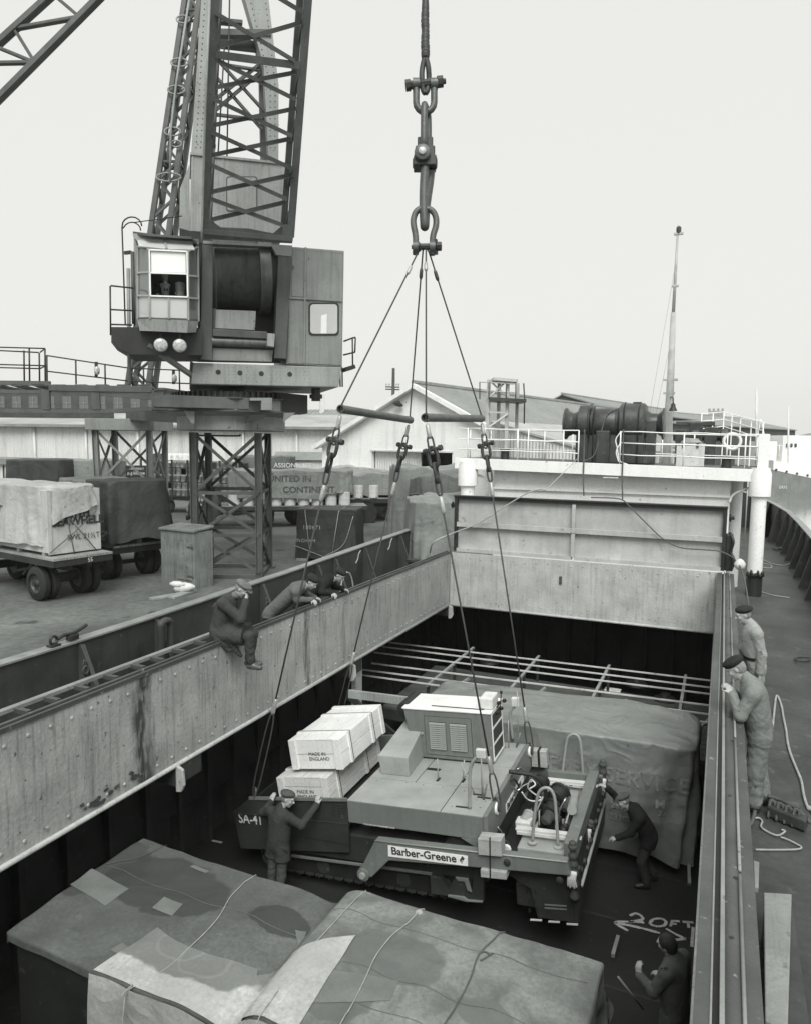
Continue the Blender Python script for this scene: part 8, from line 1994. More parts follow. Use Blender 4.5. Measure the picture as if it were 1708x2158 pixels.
    # ---- headgear
    if st.get('cap'):
        C_ = Field(hd-.26, hd+.26, .007)
        if st['cap'] == 'flat':
            C_.ell(hd+up*.075-f*.005, (.108, .135, .052), ax, k=0).ell(hd+up*.062-f*.02, (.092, .11, .05), ax, k=.02)
            C_.ell(hd+up*.052+f*.115, (.082, .06, .012), (sd_, (f*.95-up*.3), (up*.95+f*.3)), k=.012)
            for t in range(8): a = t*PI/4; C_.cone(hd+up*.128, hd+up*.07+sd_*.11*math.cos(a)+f*.13*math.sin(a), .004, k=.008, op='sub')
            C_.ell(hd+up*.128, (.012, .012, .008), ax, k=.006)
        else:
            tl = NV(J.get('tilt', (0, 0, 0))); u2 = up+tl; u2 /= np.linalg.norm(u2); x2 = np.cross(f, u2); f2 = np.cross(u2, x2)
            C_.ell(hd+u2*.088-f*.015+tl*.06, (.110, .122, .046), (x2, f2, u2), k=0).ell(hd+u2*.066-f*.006, (.090, .108, .045), (x2, f2, u2), k=.025).ell(hd+u2*.075-f*.05+x2*.05, (.07, .07, .035), (x2, f2, u2), k=.03); C_.cone(hd+u2*.12-f*.015+tl*.06, hd+u2*.136-f*.015+tl*.06, .005, k=.004)
        C_.obj('cap', st['capm'], T)
    # ---- jacket or coat
    wr = .0018; tk = st.get('thick', .034)
    A = Field(lo, hi, .0095); hl = st.get('hem', .25); un = (hd-P['neck'])/np.linalg.norm(hd-P['neck'])
    A.cone(P['pel']+(P['chest']-P['pel'])*.1, P['chest'], .110+tk*.4, .122+tk*.4, k=.06, wr=wr, seed=1).cone(P['chest'], P['neck']-(P['neck']-P['chest'])*.15, .118, .078, k=.05)
    A.cone(P['shL'], P['shR'], .060+tk*.5, k=.06)
    sp_v = P['chest']-P['pel']; sl_ = np.linalg.norm(sp_v); sp_v = sp_v/sl_; sx_ = P['shR']-P['shL']; sx_ = sx_-sp_v*(sx_@sp_v); sx_ /= np.linalg.norm(sx_); sy_ = np.cross(sp_v, sx_)
    A.ell(P['pel']*.45+P['chest']*.55, (.185+tk*.4, .128+tk*.4, sl_*.5+.20), (sx_, sy_, sp_v), k=.05)
    for s in 'LR':
        A.cone(P['chest']*.35+P['sh'+s]*.65, P['pel']*.40+P['hip'+s]*.60+(P['chest']-P['pel'])*.10, .088, .088+tk, k=.06, wr=wr*1.4, seed=2)
        A.cone(P['hip'+s], P['hip'+s]+(P['kn'+s]-P['hip'+s])*(hl+.12), .098+tk*.6, .100+tk*.7+.03*hl, k=.06, wr=wr*1.6, seed=8)
    if hl > .5: A.cone((P['hipL']+P['hipR'])/2, (P['knL']+P['knR'])/2, .10, .10, k=.07, wr=.006, seed=4)
    if hl > .05:
        ld = (P['knL']+P['knR']-P['hipL']-P['hipR']); ld /= np.linalg.norm(ld); hp_ = (P['hipL']+P['hipR'])/2+ld*.43*hl
        A.slab(hp_, -ld, k=.012)
    if st.get('tails'):
        for a_, b_, r_ in st['tails']: A.cone(a_, b_, r_, r_*.45, k=.04, wr=.005)
    for s in 'LR':
        A.cone(P['sh'+s], P['el'+s], .064+tk*.3, .055+tk*.35, k=.04, wr=wr*1.6, seed=3); A.cone(P['el'+s], P['el'+s]+(P['wr'+s]-P['el'+s])*.93, .054+tk*.35, .043+tk*.25, k=.025, wr=wr*1.6, seed=5)
        A.cone(P['el'+s]+(P['wr'+s]-P['el'+s])*.90, P['el'+s]+(P['wr'+s]-P['el'+s])*.96, .047+tk*.2, .048+tk*.2, k=.008)
    A.cone(P['neck']-un*.03-f*.01, P['neck']+un*.035-f*.012, .076, .068, k=.02)                                        # collar
    ch_ = P['chest']+(P['neck']-P['chest'])*.1
    for s in (-1, 1): A.cone(P['neck']+sd_*s*.055+un*.01, ch_+f*.13+sd_*s*.03-un*.06, .016, .020, k=.012)              # lapels
    A.cone(P['neck']+un*.0+f*.02, hd-un*.02+f*.02, .054, .050, k=.008, op='sub')
    if st.get('belt'):
        b = P['pel']+(P['chest']-P['pel'])*.22
    A.obj(st.get('topname', 'jacket'), st['top'], T)
    if st.get('belt'):
        q = MB(); ub = (P['chest']-P['pel'])/np.linalg.norm(P['chest']-P['pel']); 
        x3 = NV(sd_); y3 = np.cross(ub, x3)
        ring_ = [Vector(b+x3*.204*math.cos(t*PI/14)+y3*.150*math.sin(t*PI/14)) for t in range(28)]
        for a_, c_ in zip(ring_, ring_[1:]+ring_[:1]): q.bar(a_, c_, .012, .05, tuple(ub))
        q.build('belt', m_bootb, T)
    # ---- trousers
    L_ = Field(lo, hi, .0095)
    lt_ = st.get('loose', 0); L_.cone(P['hipL'], P['hipR'], .094+lt_, k=.04).cone(P['pel'], P['pel']+(P['chest']-P['pel'])*.12, .10+lt_, k=.05)
    for s in 'LR': L_.cone(P['hip'+s], P['kn'+s], .093+lt_, .076+lt_, k=.05, wr=.003, seed=2); L_.cone(P['kn'+s], P['an'+s]+(P['kn'+s]-P['an'+s])*.10, .075+lt_, .072+lt_*.7, k=.03, wr=.004, seed=6)
    L_.obj('trousers', st['legs'], T)
    # ---- boots
    Bo = Field(np.minimum(P['anL'], P['anR'])-.34, np.maximum(P['anL'], P['anR'])+.34, .009)
    for s in 'LR':
        t = NV(J['toe'+s]); a = P['an'+s]; z = NV(J.get('sole', (0, 0, 1)))
        Bo.cone(a+z*.07, a-z*.03, .050, .050, k=.02).cone(a-z*.045-t*.03, a-z*.055+t*.17, .046, .042, k=.03).cone(a-z*.02+t*.02, a-z*.05+t*.14, .05, .042, k=.02)
    Bo.slab(P['anL']-NV(J.get('sole', (0, 0, 1)))*.085, NV(J.get('sole', (0, 0, 1)))) if abs(P['anL'][2]-P['anR'][2]) < .05 else None
    Bo.obj('boots', st.get('boots', m_bootb), T)
    if st.get('scarf'):
        S_ = Field(P['neck']-.16, P['neck']+.16, .007); S_.cone(P['neck']+up*.03+sd_*.03+f*.01, P['neck']+up*.03-sd_*.03+f*.01, .064, k=.0).obj('scarf', st['scarf'], T)
    if st.get('glasses'):
        q = MB(); c = hd+f*.102+up*.008
        for s in (-1, 1): q.tube([Vector(c+sd_*(s*.033+.022*math.cos(t*PI/6))+up*.018*math.sin(t*PI/6)) for t in range(12)], .003, 5, closed=True); q.tube([Vector(c+sd_*s*.055), Vector(hd+sd_*s*.083)], .003, 5)
        q.build('glasses', m_hair, T, smooth=True)
    if st.get('shirt'):
        S_ = Field(P['neck']-.2, P['neck']+.2, .007); S_.cone(P['neck']+f*.055-up*.01, P['neck']+f*.095-up*.10, .030, .018, k=0).obj('shirt', m_white, T)
    return T
def V3(*a): return Vector(a)
# ---- 1: man seated on the port coaming
S = V3(-.16, -9.80, .03); f = V3(.955, .30, 0); r = V3(.30, -.955, 0)
J = dict(pel=S+CZ*.13, chest=S+f*.13+CZ*.50, neck=S+f*.24+CZ*.66, head=S+f*.36+CZ*.77, face=f*.80-CZ*.60-r*.05)
J.update(shL=J['chest']-r*.19+CZ*.08, shR=J['chest']+r*.19+CZ*.08, hipL=S-r*.10+CZ*.10+f*.03, hipR=S+r*.10+CZ*.10+f*.03)
J.update(knL=S-r*.10+f*.50+CZ*.05, knR=S+r*.13+f*.50+CZ*.08); J.update(anL=S-r*.06+f*.44-CZ*.36, anR=S+r*.10+f*.52-CZ*.36, toeL=f, toeR=f*.9+r*.15)
J.update(elR=S+f*.42+r*.24+CZ*.36, wrR=S+f*.44+r*.07+CZ*.60, handR=(V3(.05, .2, .8)-r*.4, -f, .9), elL=S-f*.14-r*.30+CZ*.40, wrL=S-f*.10-r*.22+CZ*.16, handL=(V3(.3, 0, -.9), r, .5))
person('man in long dark coat and flat cap seated on the coaming', J, dict(top=m_coat, topname='coat', hem=.95, thick=.055, tails=((NV(S+f*.20-CZ*.02+r*.12), NV(S+f*.36-CZ*.24+r*.10), .07), (NV(S+f*.05+r*.16), NV(S+f*.20-CZ*.16+r*.13), .07)), legs=m_trou, cap='flat', capm=m_cap, boots=m_boot, scarf=m_cap), S-CZ*.03)
# ---- 2, 3: two men leaning over the port coaming
def leaner(label, hx, hz, Y, st, hands, face):
    b = V3(hx-.86, Y-.06, ZD); f = V3(.97, .15, 0).normalized(); r = V3(f.y, -f.x, 0)
    J = dict(pel=b+CZ*.94+f*.05, chest=V3(hx-.34, Y, hz-.16), neck=V3(hx-.17, Y+.02, hz-.09), head=V3(hx-.03, Y+.03, hz), face=face, headup=V3(.45, 0, .9))
    J.update(shL=J['chest']-r*.19+f*.06, shR=J['chest']+r*.19+f*.06, hipL=b-r*.10+CZ*.90, hipR=b+r*.10+CZ*.90, knL=b-r*.12+CZ*.47+f*.03, knR=b+r*.12+CZ*.47-f*.05, anL=b-r*.13+CZ*.09+f*.05, anR=b+r*.13+CZ*.09-f*.12, toeL=f, toeR=f)
    for s, sg in (('L', -1), ('R', 1)):
        w_ = hands[0 if s == 'L' else 1]; J['el'+s] = (J['sh'+s]+w_)/2+r*sg*.10+CZ*-.06-f*.10; J['wr'+s] = w_; J['hand'+s] = (V3(.8, .35*-sg, -.25), V3(.1, 0, -1), .75)
    return person(label, J, st, b)
q = VX(658, 1230, 0); leaner('man in grey jacket and beret leaning on the coaming, hands clasped', 0.0, .46, q.y, dict(top=m_jack, hem=.15, legs=m_trou, cap='beret', capm=m_ber, hairm=m_hair), (V3(-.07, q.y+.22, .12), V3(-.07, q.y+.12, .10)), V3(.78, .05, -.62))
q = VX(712, 1216, 0); leaner('man in black jacket, beret and glasses leaning over the coaming', .05, .43, q.y, dict(top=m_blk, hem=.15, legs=m_trou, cap='beret', capm=m_ber, hairm=m_hair, glasses=1), (V3(-.04, q.y+.30, .09), V3(-.04, q.y-.14, .09)), V3(.80, .10, -.58))
# ---- 4: man in overalls leaning on the starboard coaming
Y = -9.78; b = V3(7.33, Y+.08, ZD); f = V3(-.97, .10, 0).normalized(); r = V3(f.y, -f.x, 0)
J = dict(pel=b+CZ*.93+V3(-.02, 0, 0), chest=V3(7.23, Y, .26), neck=V3(7.14, Y, .43), head=V3(7.04, Y, .54), face=V3(-.86, .10, -.50), headup=V3(-.3, 0, .9), tilt=(-.15, .0, .0))
J.update(shL=J['chest']-r*.18+CZ*.06, shR=J['chest']+r*.18+CZ*.06, hipL=b-r*.10+CZ*.88, hipR=b+r*.10+CZ*.88, knL=b-r*.12+CZ*.47+f*.03, knR=b+r*.11+CZ*.47+f*.02, anL=b-r*.13+CZ*.09+f*.02, anR=b+r*.11+CZ*.09-f*.06, toeL=f, toeR=f)
J.update(elL=V3(7.10, Y-.22, .05)+CZ*.02, elR=V3(7.10, Y+.24, .07), wrL=V3(7.01, Y-.09, .26), wrR=V3(7.00, Y+.04, .27), handL=(V3(-.45, .45, .55), V3(-.5, .3, -.6), 1.0), handR=(V3(-.4, -.4, .6), V3(-.5, -.3, -.6), 1.0))
person('man in grey overalls and beret bent over the starboard coaming', J, dict(top=m_boil2, topname='overalls', hem=.0, thick=.038, loose=.026, legs=m_boil2, cap='beret', capm=m_ber), b)
# ---- 5: standing man with belt, holding the hose
Y = -6.95; b = V3(7.36, Y, ZD); f = V3(-.95, -.28, 0).normalized(); r = V3(f.y, -f.x, 0)
J = dict(pel=b+CZ*.95, chest=b+CZ*1.36+f*.06, neck=b+CZ*1.52+f*.12, head=b+CZ*1.65+f*.20, face=V3(-.93, -.22, -.30), tilt=(.12, 0, 0))
J.update(shL=J['chest']-r*.19+CZ*.06, shR=J['chest']+r*.19+CZ*.06, hipL=b-r*.10+CZ*.90, hipR=b+r*.10+CZ*.90, knL=b-r*.11+CZ*.48, knR=b+r*.11+CZ*.48, anL=b-r*.12+CZ*.09, anR=b+r*.12+CZ*.09-f*.05, toeL=f, toeR=f)
J.update(elL=J['shL']-CZ*.30-f*.07-r*.04, wrL=J['shL']-CZ*.57-f*.05-r*.04, handL=(V3(0, 0, -1), f, .95), elR=J['shR']-CZ*.30+f*.02+r*.04, wrR=J['shR']-CZ*.54+f*.10+r*.02, handR=(V3(-.2, 0, -1), V3(-.9, 0, 0), .6))
person('man in pale belted boiler suit and beret holding a hose on deck', J, dict(top=m_boil, topname='boiler_suit', hem=.0, thick=.038, loose=.026, legs=m_boil, cap='beret', capm=m_ber, belt=1), b)
HOSE0 = J['wrL']-CZ*.08
# ---- 6: man pushing the machine, back to us
Y = -9.20; h = VY(604, 1683, Y); b = V3(h.x-.10, Y-.10, ZF); f = V3(.15, .98, 0).normalized(); r = V3(f.y, -f.x, 0)
J = dict(pel=b+CZ*.96, chest=b+CZ*1.38+f*.05, neck=b+CZ*1.56+f*.08, head=h+V3(0, .03, -.02), face=V3(.85, .25, -.30), tilt=(-.08, 0, 0))
J.update(shL=J['chest']-r*.20+CZ*.08, shR=J['chest']+r*.20+CZ*.08, hipL=b-r*.10+CZ*.91, hipR=b+r*.10+CZ*.91, knL=b-r*.11+CZ*.49-f*.02, knR=b+r*.11+CZ*.49-f*.05, anL=b-r*.12+CZ*.09-f*.05, anR=b+r*.13+CZ*.09-f*.22, toeL=f, toeR=f)
wl_, wr__ = VY(572, 1690, -9.03), VY(668, 1696, -8.98)
J.update(elL=J['shL']-r*.20+CZ*.02+f*.02-CZ*.12, wrL=wl_, handL=(V3(.1, .35, .9), f, .5), elR=J['shR']+r*.28-CZ*.02-f*.04, wrR=wr__, handR=(V3(-.1, .35, .9), f, .5))
person('man in dark jacket seen from behind steadying the machine hopper', J, dict(top=m_blue, hem=.35, thick=.035, legs=m_dung, cap='beret', capm=cloth('brown_beret', .09), hairm=m_hairg), b)
# ---- 7: man in the shade reaching to the rear of the machine
Y = -6.45; h = VY(1312, 1688, Y); b = V3(h.x+.42, Y+.12, ZF); f = V3(-.95, -.30, 0).normalized(); r = V3(f.y, -f.x, 0)
J = dict(pel=b+CZ*.90-f*.02, chest=h+V3(.24, .05, -.24), neck=h+V3(.11, .03, -.12), head=h, face=V3(-.80, -.35, -.35), headup=V3(-.35, 0, .9))
J.update(shL=J['chest']-r*.18+CZ*.05, shR=J['chest']+r*.18+CZ*.05, hipL=b-r*.10+CZ*.86, hipR=b+r*.10+CZ*.86, knL=b-r*.11+CZ*.46+f*.12, knR=b+r*.11+CZ*.46+f*.05, anL=b-r*.12+CZ*.09+f*.02, anR=b+r*.12+CZ*.09-f*.15, toeL=f, toeR=f)
hq = VY(1277, 1660, -6.55); J.update(elR=(J['shR']+hq)/2+V3(0, 0, -.07), wrR=hq, handR=(V3(-.8, 0, .3), V3(0, 0, -1), .6), elL=J['shL']+f*.14-CZ*.26, wrL=J['shL']+f*.36-CZ*.36, handL=(V3(-.9, -.1, -.2), V3(0, 0, -1), .5))
person('dark clothed man in cap reaching to the machine beside the lettered sheet', J, dict(top=m_blk, hem=.3, legs=m_trou, cap='flat', capm=cloth('worn_cap', .10)), b)
# ---- 8: man at the lower right, hand raised
Y = -10.25; h = VY(1405, 1990, Y); b = V3(h.x+.12, Y, ZF); f = V3(-.90, .40, 0).normalized(); r = V3(f.y, -f.x, 0)
hz = h.z-ZF; sc_ = hz/1.66
J = dict(pel=b+CZ*.95*sc_, chest=b+CZ*1.37*sc_+f*.03, neck=b+CZ*1.53*sc_+f*.06, head=V3(h.x, h.y, h.z), face=V3(-.93, .32, -.05))
J.update(shL=J['chest']-r*.20+CZ*.07, shR=J['chest']+r*.20+CZ*.07, hipL=b-r*.10+CZ*.90, hipR=b+r*.10+CZ*.90, knL=b-r*.11+CZ*.48, knR=b+r*.11+CZ*.48, anL=b-r*.12+CZ*.09, anR=b+r*.12+CZ*.09, toeL=f, toeR=f)
hq = VY(1346, 2055, Y-.12); J.update(elL=V3(hq.x+.10, Y-.22, hq.z-.20), wrL=hq, handL=(V3(-.15, .2, .9), V3(.4, .6, 0), .7), elR=J['shR']-CZ*.27+r*.06, wrR=J['shR']-CZ*.40+f*.25, handR=(f, -CZ, .6))
J['elL'] = (J['shL']+J['wrL'])/2+V3(.02, -.06, -.17)
person('dark haired man in work jacket raising one hand, lower right of hold', J, dict(top=cloth('pale_grey_jacket', .11), hem=.3, thick=.036, legs=m_trou, shirt=1, hair='full', hairm=m_hair), b)
# ---- 9: crane driver in his cab
p = VP(348, 583, G+CF*(cv-.95), CF); b = Vector((p.x, p.y, p.z-.80)); f = CF.copy(); r = CU*-1
S = b
J = dict(pel=S+CZ*.12, chest=S+CZ*.50+f*.06, neck=S+CZ*.66+f*.08, head=S+CZ*.79+f*.12, face=f*.85-CZ*.35+CU*.15)
J.update(shL=J['chest']+CU*.19+CZ*.06, shR=J['chest']-CU*.19+CZ*.06, hipL=S+CU*.10+CZ*.1, hipR=S-CU*.10+CZ*.1, knL=S+CU*.12+f*.42+CZ*.1, knR=S-CU*.12+f*.42+CZ*.1, anL=S+CU*.12+f*.42-CZ*.32, anR=S-CU*.12+f*.42-CZ*.32, toeL=f, toeR=f)
J.update(elL=J['shL']+CU*.10-CZ*.26+f*.05, wrL=J['shL']+CU*.10-CZ*.24+f*.26, handL=(f, -CZ, .8), elR=J['shR']-CU*.06-CZ*.27, wrR=J['shR']-CZ*.30+f*.22, handR=(f, -CZ, .8))
person('crane driver in dark suit and white collar at the cab window', J, dict(top=m_suit, hem=.2, legs=m_suit, hairm=m_hair, shirt=1), tuple(S-CZ*.35))
q = MB().box((-.28, -.28, -.40), (.28, .25, .0)).box((-.28, -.33, 0), (.28, -.25, .45)); q.M = None
q2 = MB(); q2.M = Matrix((CU, -CF*-1, CZ)).transposed().to_4x4(); q2.M.translation = S; q2.add(q.v, q.f); solo('driver_seat', q2, m_crk, 'dark seat under the crane driver in the cab', 'seat')
pb = VP(380, 604, G+CF*(cv-.5), CF); solo('control_column', MB().lathe(pb-CZ*.75, CZ, [(0, .12), (.4, .10), (.75, .13), (.85, .13), (.88, .05)], 14), m_crl, 'pale control column beside the crane driver', 'control column', auto=40)
# ================================================================== small gear on deck and rails
a7 = lambda x, y: (1434.7+.3006*x, 1059+.3006*y)
k6 = lambda x, y: (1298+.24*x, 1639.7+.24*y)
k1 = lambda x, y: (.36*x, 1195.6+.36*y)
def dk(p): return VZ(*p, ZD+.02)
# hose from the standing man's hand down the deck
P = [HOSE0+CZ*.05, HOSE0-CZ*.08, HOSE0-CZ*.30+Vector((.05, -.03, 0))]
P += [Vector((7.50, HOSE0.y-.12, -.75)), Vector((7.60, HOSE0.y-.25, ZD+.06))]+[dk(a7(x, y)) for x, y in ((665, 1360), (700, 1420), (715, 1500), (735, 1600), (745, 1680), (765, 1760), (800, 1850), (840, 1950), (860, 2060), (890, 2150))]+[dk(k6(*q)) for q in ((1690, 250), (1740, 330))]
solo('deck_hose', MB().tube(smooth_path(P, 6), .017, 8), m_rope, 'pale hose snaking over the deck from the belted man', 'hose', smooth=True)
# wire over the hatch cover to port
P = [VY(*a5(625, 480), PY-.03), VY(*a5(490, 615), .0), VY(*a5(430, 615), -.02)]
q = MB().tube(smooth_path([VY(*a5(640, 465), PY+.1), VY(*a5(560, 545), 1.5), VY(*a5(492, 612), .05)]), .012, 6)
q.tube(smooth_path([VY(*a5(492, 612), .05), VY(*a5(460, 608), .0), VY(*a5(400, 630), -.03), VY(*a5(300, 690), -.05), VY(*a5(180, 765), -.08), VY(*a5(60, 812), -.1), VX(*a5(-20, 850), -.35), VX(905, 1165, -.6)]), .018, 6)
solo('mooring_line', q, m_rope, 'rope drawn from the platform over the hatch cover to the port side', 'rope', smooth=True)
q = MB().tube(smooth_path([VY(*a5(700, 645), .0), VY(*a5(830, 652), -.02), VY(*a5(880, 690), -.02), VY(*a5(950, 760), -.03), VY(*a5(1030, 835), -.03), VY(*a5(1110, 875), -.04), VY(*a5(1220, 885), -.05), VY(*a5(1300, 895), -.05), VY(*a5(1370, 940), -.2), VY(*a5(1405, 1030), -1.2), VY(*a5(1425, 1165), -2.5)]), .016, 6)
solo('mooring_line', q, m_rope_d, 'dark hose trailing across the hatch cover to starboard', 'hose', smooth=True)
# starboard: rag on the rail, wood block with rope, ropes, plank
c = VX(1558, 1190, 7.25); q = MB().lathe(c-CZ*.12, (0, 0, 1), [(0, .05), (.05, .11), (.14, .13), (.22, .08), (.26, .02)], 10); solo('rag_bundle', q, m_white_d, 'white rag bundle hung by the hatch cover hinge', 'rag', smooth=True)
a, b, c_, d_ = dk(k6(1315, 335)), dk(k6(1660, 480)), dk(k6(1680, 420)), dk(k6(1360, 300))
q = MB().prism([a, b, c_, d_], CZ*.12); solo('wooden_chock', q, m_dark, 'dark wooden chock wound with rope on the deck', 'chock', bevel=.015)
q = MB()
q.tube(smooth_path([dk(k6(1320, 275))+CZ*.16, dk(k6(1420, 310))+CZ*.16, dk(k6(1560, 380))+CZ*.16, dk(k6(1708, 440))+CZ*.05]), .022, 6)
q.tube(smooth_path([dk(k6(1190, 210))+CZ*.05, dk(k6(1260, 225))+CZ*.05, dk(k6(1360, 270))+CZ*.14, dk(k6(1470, 340))+CZ*.17, dk(k6(1600, 395))+CZ*.17]), .018, 6)
for k in range(4): q.tube(smooth_path([dk(k6(1330+k*70, 350+k*26))+CZ*.0, dk(k6(1345+k*70, 322+k*28))+CZ*.16, dk(k6(1385+k*70, 330+k*26))+CZ*.14, dk(k6(1390+k*70, 350+k*26))]), .016, 6)
solo('chock_rope', q, m_rope_d, 'rope wound round the wooden chock on deck', 'rope', smooth=True)
q = MB().tube(smooth_path([dk(k6(x, y)) for x, y in ((1170, 370), (1240, 350), (1280, 380), (1270, 430), (1340, 480), (1420, 505), (1480, 470), (1450, 455))]), .011, 6)
q.tube(smooth_path([dk(k6(x, y)) for x, y in ((1440, 520), (1500, 540), (1580, 580), (1625, 610), (1580, 628), (1400, 632), (1220, 630))]), .010, 6)
solo('wire_strop', q, m_rope, 'wire strop with ferrule lying in loops on deck', 'wire', smooth=True)
q = MB().tube(smooth_path([dk(k6(x, y))+CZ*.02 for x, y in ((1160, 190), (1200, 220), (1215, 300), (1190, 400), (1170, 430))]), .022, 6); solo('rope_bight', q, m_rope_d, 'dark rope bight at the foot of the starboard coaming', 'rope', smooth=True)
m_plk = mat('weathered_plank', .27, .85, .2, 1.3, streak=.4, streak_scale=9, vdir=1, spots=.35, spot_scale=4, spot_v=.12, bump=.5, bump_scale=20)
pl = [k6(1290, 1060), k6(1536, 1075), k6(1500, 2300), k6(1300, 2200)]
P = [VZ(*p_, ZD+.30) for p_ in pl]
solo('wide_plank', MB().prism(P, CZ*.06), m_plk, 'wide weathered plank lying beside the starboard coaming', 'plank', bevel=.01)
solo('trestle_block', MB().box((P[0].x, P[3].y, ZD), (P[1].x, P[0].y-.1, ZD+.30)), m_dark, 'dark timber baulk under the wide weathered plank', 'timber')
P = [VZ(*p_, ZD+.25) for p_ in (k6(1205, 762), k6(1252, 775), k6(1245, 1010), k6(1215, 1000))]; solo('board', MB().prism(P, CZ*.04), m_plk, 'narrow board end showing behind the starboard coaming', 'board')
# ropes and tackle along the starboard bulwark
for i, (x, y) in enumerate(((600, 170), (640, 215), (660, 245), (700, 215), (690, 330), (740, 290))):
    p = dk(a7(x, y)); q = MB()
    for k in range(3): q.tube(smooth_path([p+Vector((rnd.uniform(-.25, .25), rnd.uniform(-.35, .35), .03+.03*k)) for _ in range(6)]), .022, 6)
    solo('rope_heap', q, m_rope if i % 2 else m_rope_d, ['tangled pale rope heap by the far starboard bulwark', 'dark rope heap inside the starboard bulwark', 'pale tangle of rope beside the white column', 'dark rope tangle against a bulwark stay', 'loose pale rope near the third bulwark stay', 'dark tackle heap below the bulwark rail'][5-i], 'rope', smooth=True)
q = MB().tube(smooth_path([dk(a7(x, y)) for x, y in ((570, 400), (640, 430), (730, 440), (775, 410), (740, 385))]), .016, 6); q.tube(smooth_path([dk(a7(x, y)) for x, y in ((570, 425), (630, 440), (625, 460), (570, 455))]), .016, 6)
solo('mooring_line', q, m_rope, 'thin pale line lying in a curve on the starboard deck', 'rope', smooth=True)
q = MB().tube(smooth_path([dk(a7(x, y)) for x, y in ((555, 625), (640, 650), (760, 668))]), .014, 6); solo('mooring_line', q, m_rope, 'straight thin line from the foot of the white column', 'rope', smooth=True)
for i, (x, y) in enumerate(((750, 262), (805, 320), (862, 385))):
    p = VZ(*a7(x, y), ZD+.25); q = MB().box(p-Vector((.09, .06, .08)), p+Vector((.09, .06, .08))); solo('bracket_plate', q, m_white, ('far', 'middle', 'near')[i]+' small white plate on the starboard bulwark stays', 'plate', bevel=.01)
solo('deck_ring', MB().tube([dk((1690+16*math.cos(t*PI/6), 1392+4*math.sin(t*PI/6)))+CZ*.03 for t in range(12)], .02, 6, closed=True), m_rust, 'iron ring lying flat on the starboard deck', 'ring', smooth=True)
# port bulwark: gooseneck vent, fairlead cleat, eye and shackles
p = VX(*k1(945, 480), -1.72); t = VX(*k1(960, 320), -1.72)
q = MB().tube(smooth_path([(p.x, p.y, ZD), (p.x, p.y, t.z-.12), (p.x, p.y+.03, t.z-.02), (p.x, p.y+.12, t.z+.01), (p.x, p.y+.21, t.z-.03), (p.x, p.y+.235, t.z-.14), (p.x, p.y+.235, ZD+.4)]), .062, 12)
solo('gooseneck_vent', q, m_dark, 'dark swan necked vent pipe inside the port bulwark', 'vent pipe', smooth=True)
p = VX(*k1(425, 425), -2.10)
T = thing('deck_cleat', 'dark horned cleat on the port rail cap', 'cleat', tuple(p))
MB().box(p-Vector((.05, .09, .0)), p+Vector((.05, .09, .09))).build('foot', m_black, T, bevel=.02); MB().tube(smooth_path([p+Vector((0, -.26, .08)), p+Vector((0, -.15, .11)), p+Vector((0, 0, .10)), p+Vector((0, .15, .13)), p+Vector((0, .27, .17))]), .028, 8).build('horn', m_black, T, smooth=True)
p = VX(*k1(315, 462), -2.10); solo('eye_bolt', MB().tube([p+Vector((0, .06*math.cos(t*PI/6), .09+.06*math.sin(t*PI/6))) for t in range(12)], .022, 8, closed=True).box(p-Vector((.06, .08, 0)), p+Vector((.06, .08, .03))), m_black, 'ring eye standing on the port rail cap', 'eye bolt', smooth=False)
for i, (x, y) in enumerate(((495, 590), (1562, 210))):
    p = VX(*k1(x, y), -1.82); q = MB()
    for k in range(4): q.tube([p+Vector((.02*(k % 2), (.05 if k % 2 else .02)*math.cos(t*PI/5), .06-k*.09+.06*math.sin(t*PI/5))) for t in range(10)], .016, 6, closed=True)
    solo('shackle_chain', q, m_rust, ('short shackle chain hanging on the nearest port bulwark stay', 'short chain hanging on the bulwark stay behind the seated man')[i], 'chain', smooth=True)
for i, (x, y) in enumerate(((1285, 1140), (1075, 1225))):
    p = VX(*a4(x, y), -1.9); solo('wire_hook', MB().tube(smooth_path([p+Vector((0, -.12, -.1)), p, p+Vector((0, .05, .12)), p+Vector((0, .16, .2))]), .014, 6), m_rope, ('bent pale wire hook on the far port bulwark plating', 'bent pale wire hook left of the far one on the bulwark')[i], 'hook', smooth=True)
p = VX(712, 1235, -.45); q = MB().tube([Vector((p.x, VX(725, 1240, -.45).y+.30*math.cos(t*PI/8)+.12, -.25+.50*math.sin(t*PI/8))) for t in range(9)], .016, 6); solo('cable_loop', q, m_rope, 'pale cable loop arching beside the man with glasses', 'cable', smooth=True)
p = VX(800, 1225, -1.2)
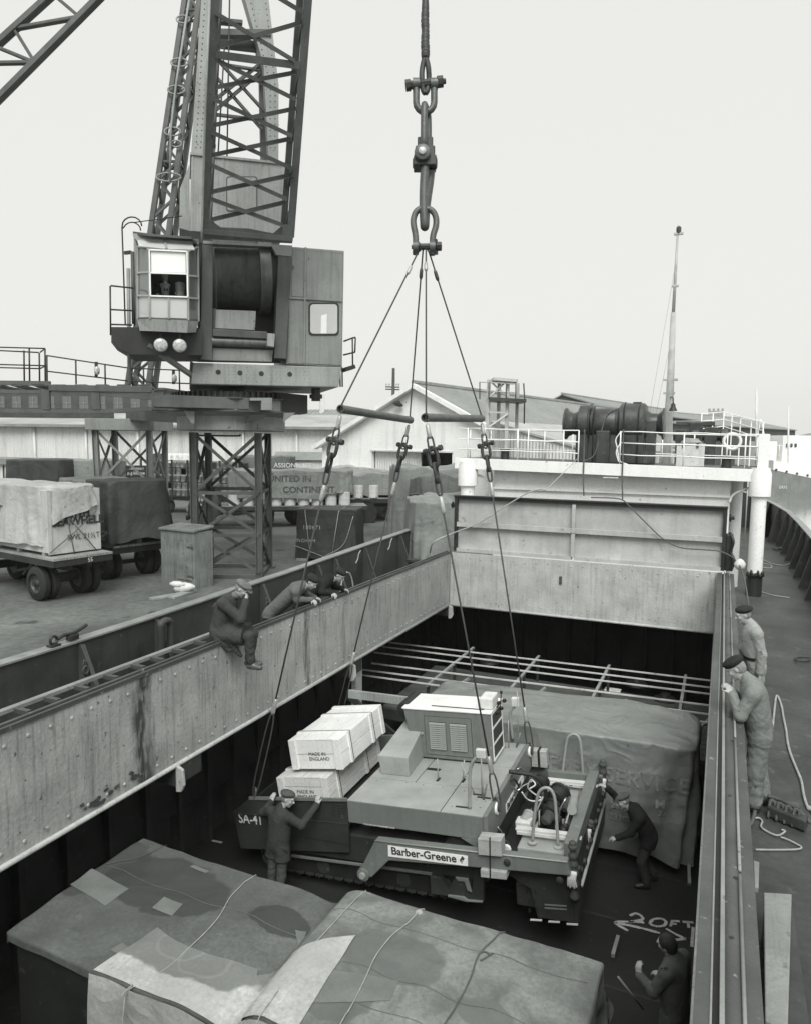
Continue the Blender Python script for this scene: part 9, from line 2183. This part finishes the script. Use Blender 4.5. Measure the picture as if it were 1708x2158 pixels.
for i, (x0, y0, x1, y1) in enumerate(((670, 1290, 760, 1240), (1225, 1260, 1290, 1215), (330, 1660, 440, 1610))):
    a, b = VZ(*a4(x0, y0+70), ZD+.03), VZ(*a4(x1, y1+60), ZD+.03)
    a, b = Vector((-.75-.2*(i % 2), VX(*a4(x0, y0), -.6).y, ZD+.35)), Vector((-.75-.2*(i % 2), VX(*a4(x1, y1), -.6).y+.4, ZD+.35)); q = MB().bar(a, b, .35, .06); solo('board', q, m_wood, ('wide pale board on the side deck past the man with glasses', 'farther pale board on the port side deck', 'pale board on the side deck beside the seated man')[i], 'board')
p = VZ(*a4(1425, 1190), ZD); solo('mooring_bollard', MB().lathe((-1.3, VX(870, 1165, -1.3).y, ZD), CZ, [(0, .2), (.05, .14), (.62, .14), (.66, .19), (.72, .19)], 16), m_dark, 'dark mooring bollard on the port side deck near the hatch corner', 'bollard', auto=40)

# scabs of rust along the foot of the port coaming plate
for (x, y, n) in ((800, 1225, 9), (655, 1300, 7), (575, 1375, 9), (510, 1400, 5)):
    q = MB()
    for k in range(n):
        c = VX(*k1(x+rnd.uniform(-34, 34), y+rnd.uniform(-22, 26)-.0), .012); R_ = rnd.uniform(.015, .055); m_ = 8
        q.add([(.013+.001*k, c.y+R_*rnd.uniform(.6, 1.2)*math.cos(t*2*PI/m_), c.z+.7*R_*rnd.uniform(.6, 1.2)*math.sin(t*2*PI/m_)) for t in range(m_)], [tuple(range(m_))])
    q.build('rust_scab', m_rust, bpy.data.objects['hatch_coaming'])
# ------------------------------------------------------------------ thin harbour haze round the whole place
hz = MB().box((-260, -60, ZW-3.5), (420, 800, 46)).build('haze', None); hz['kind'] = 'stuff'
hm = bpy.data.materials.new('haze_air'); hm.use_nodes = True; hn = hm.node_tree; hn.nodes.clear()
ho = hn.nodes.new('ShaderNodeOutputMaterial'); hv_ = hn.nodes.new('ShaderNodeVolumePrincipled'); hv_.inputs['Density'].default_value = .0004; hv_.inputs['Color'].default_value = (.97, .97, .95, 1); hv_.inputs['Anisotropy'].default_value = .2
hn.links.new(hv_.outputs[0], ho.inputs['Volume']); hz.data.materials.append(hm)
SC.cycles.volume_bounces = 1
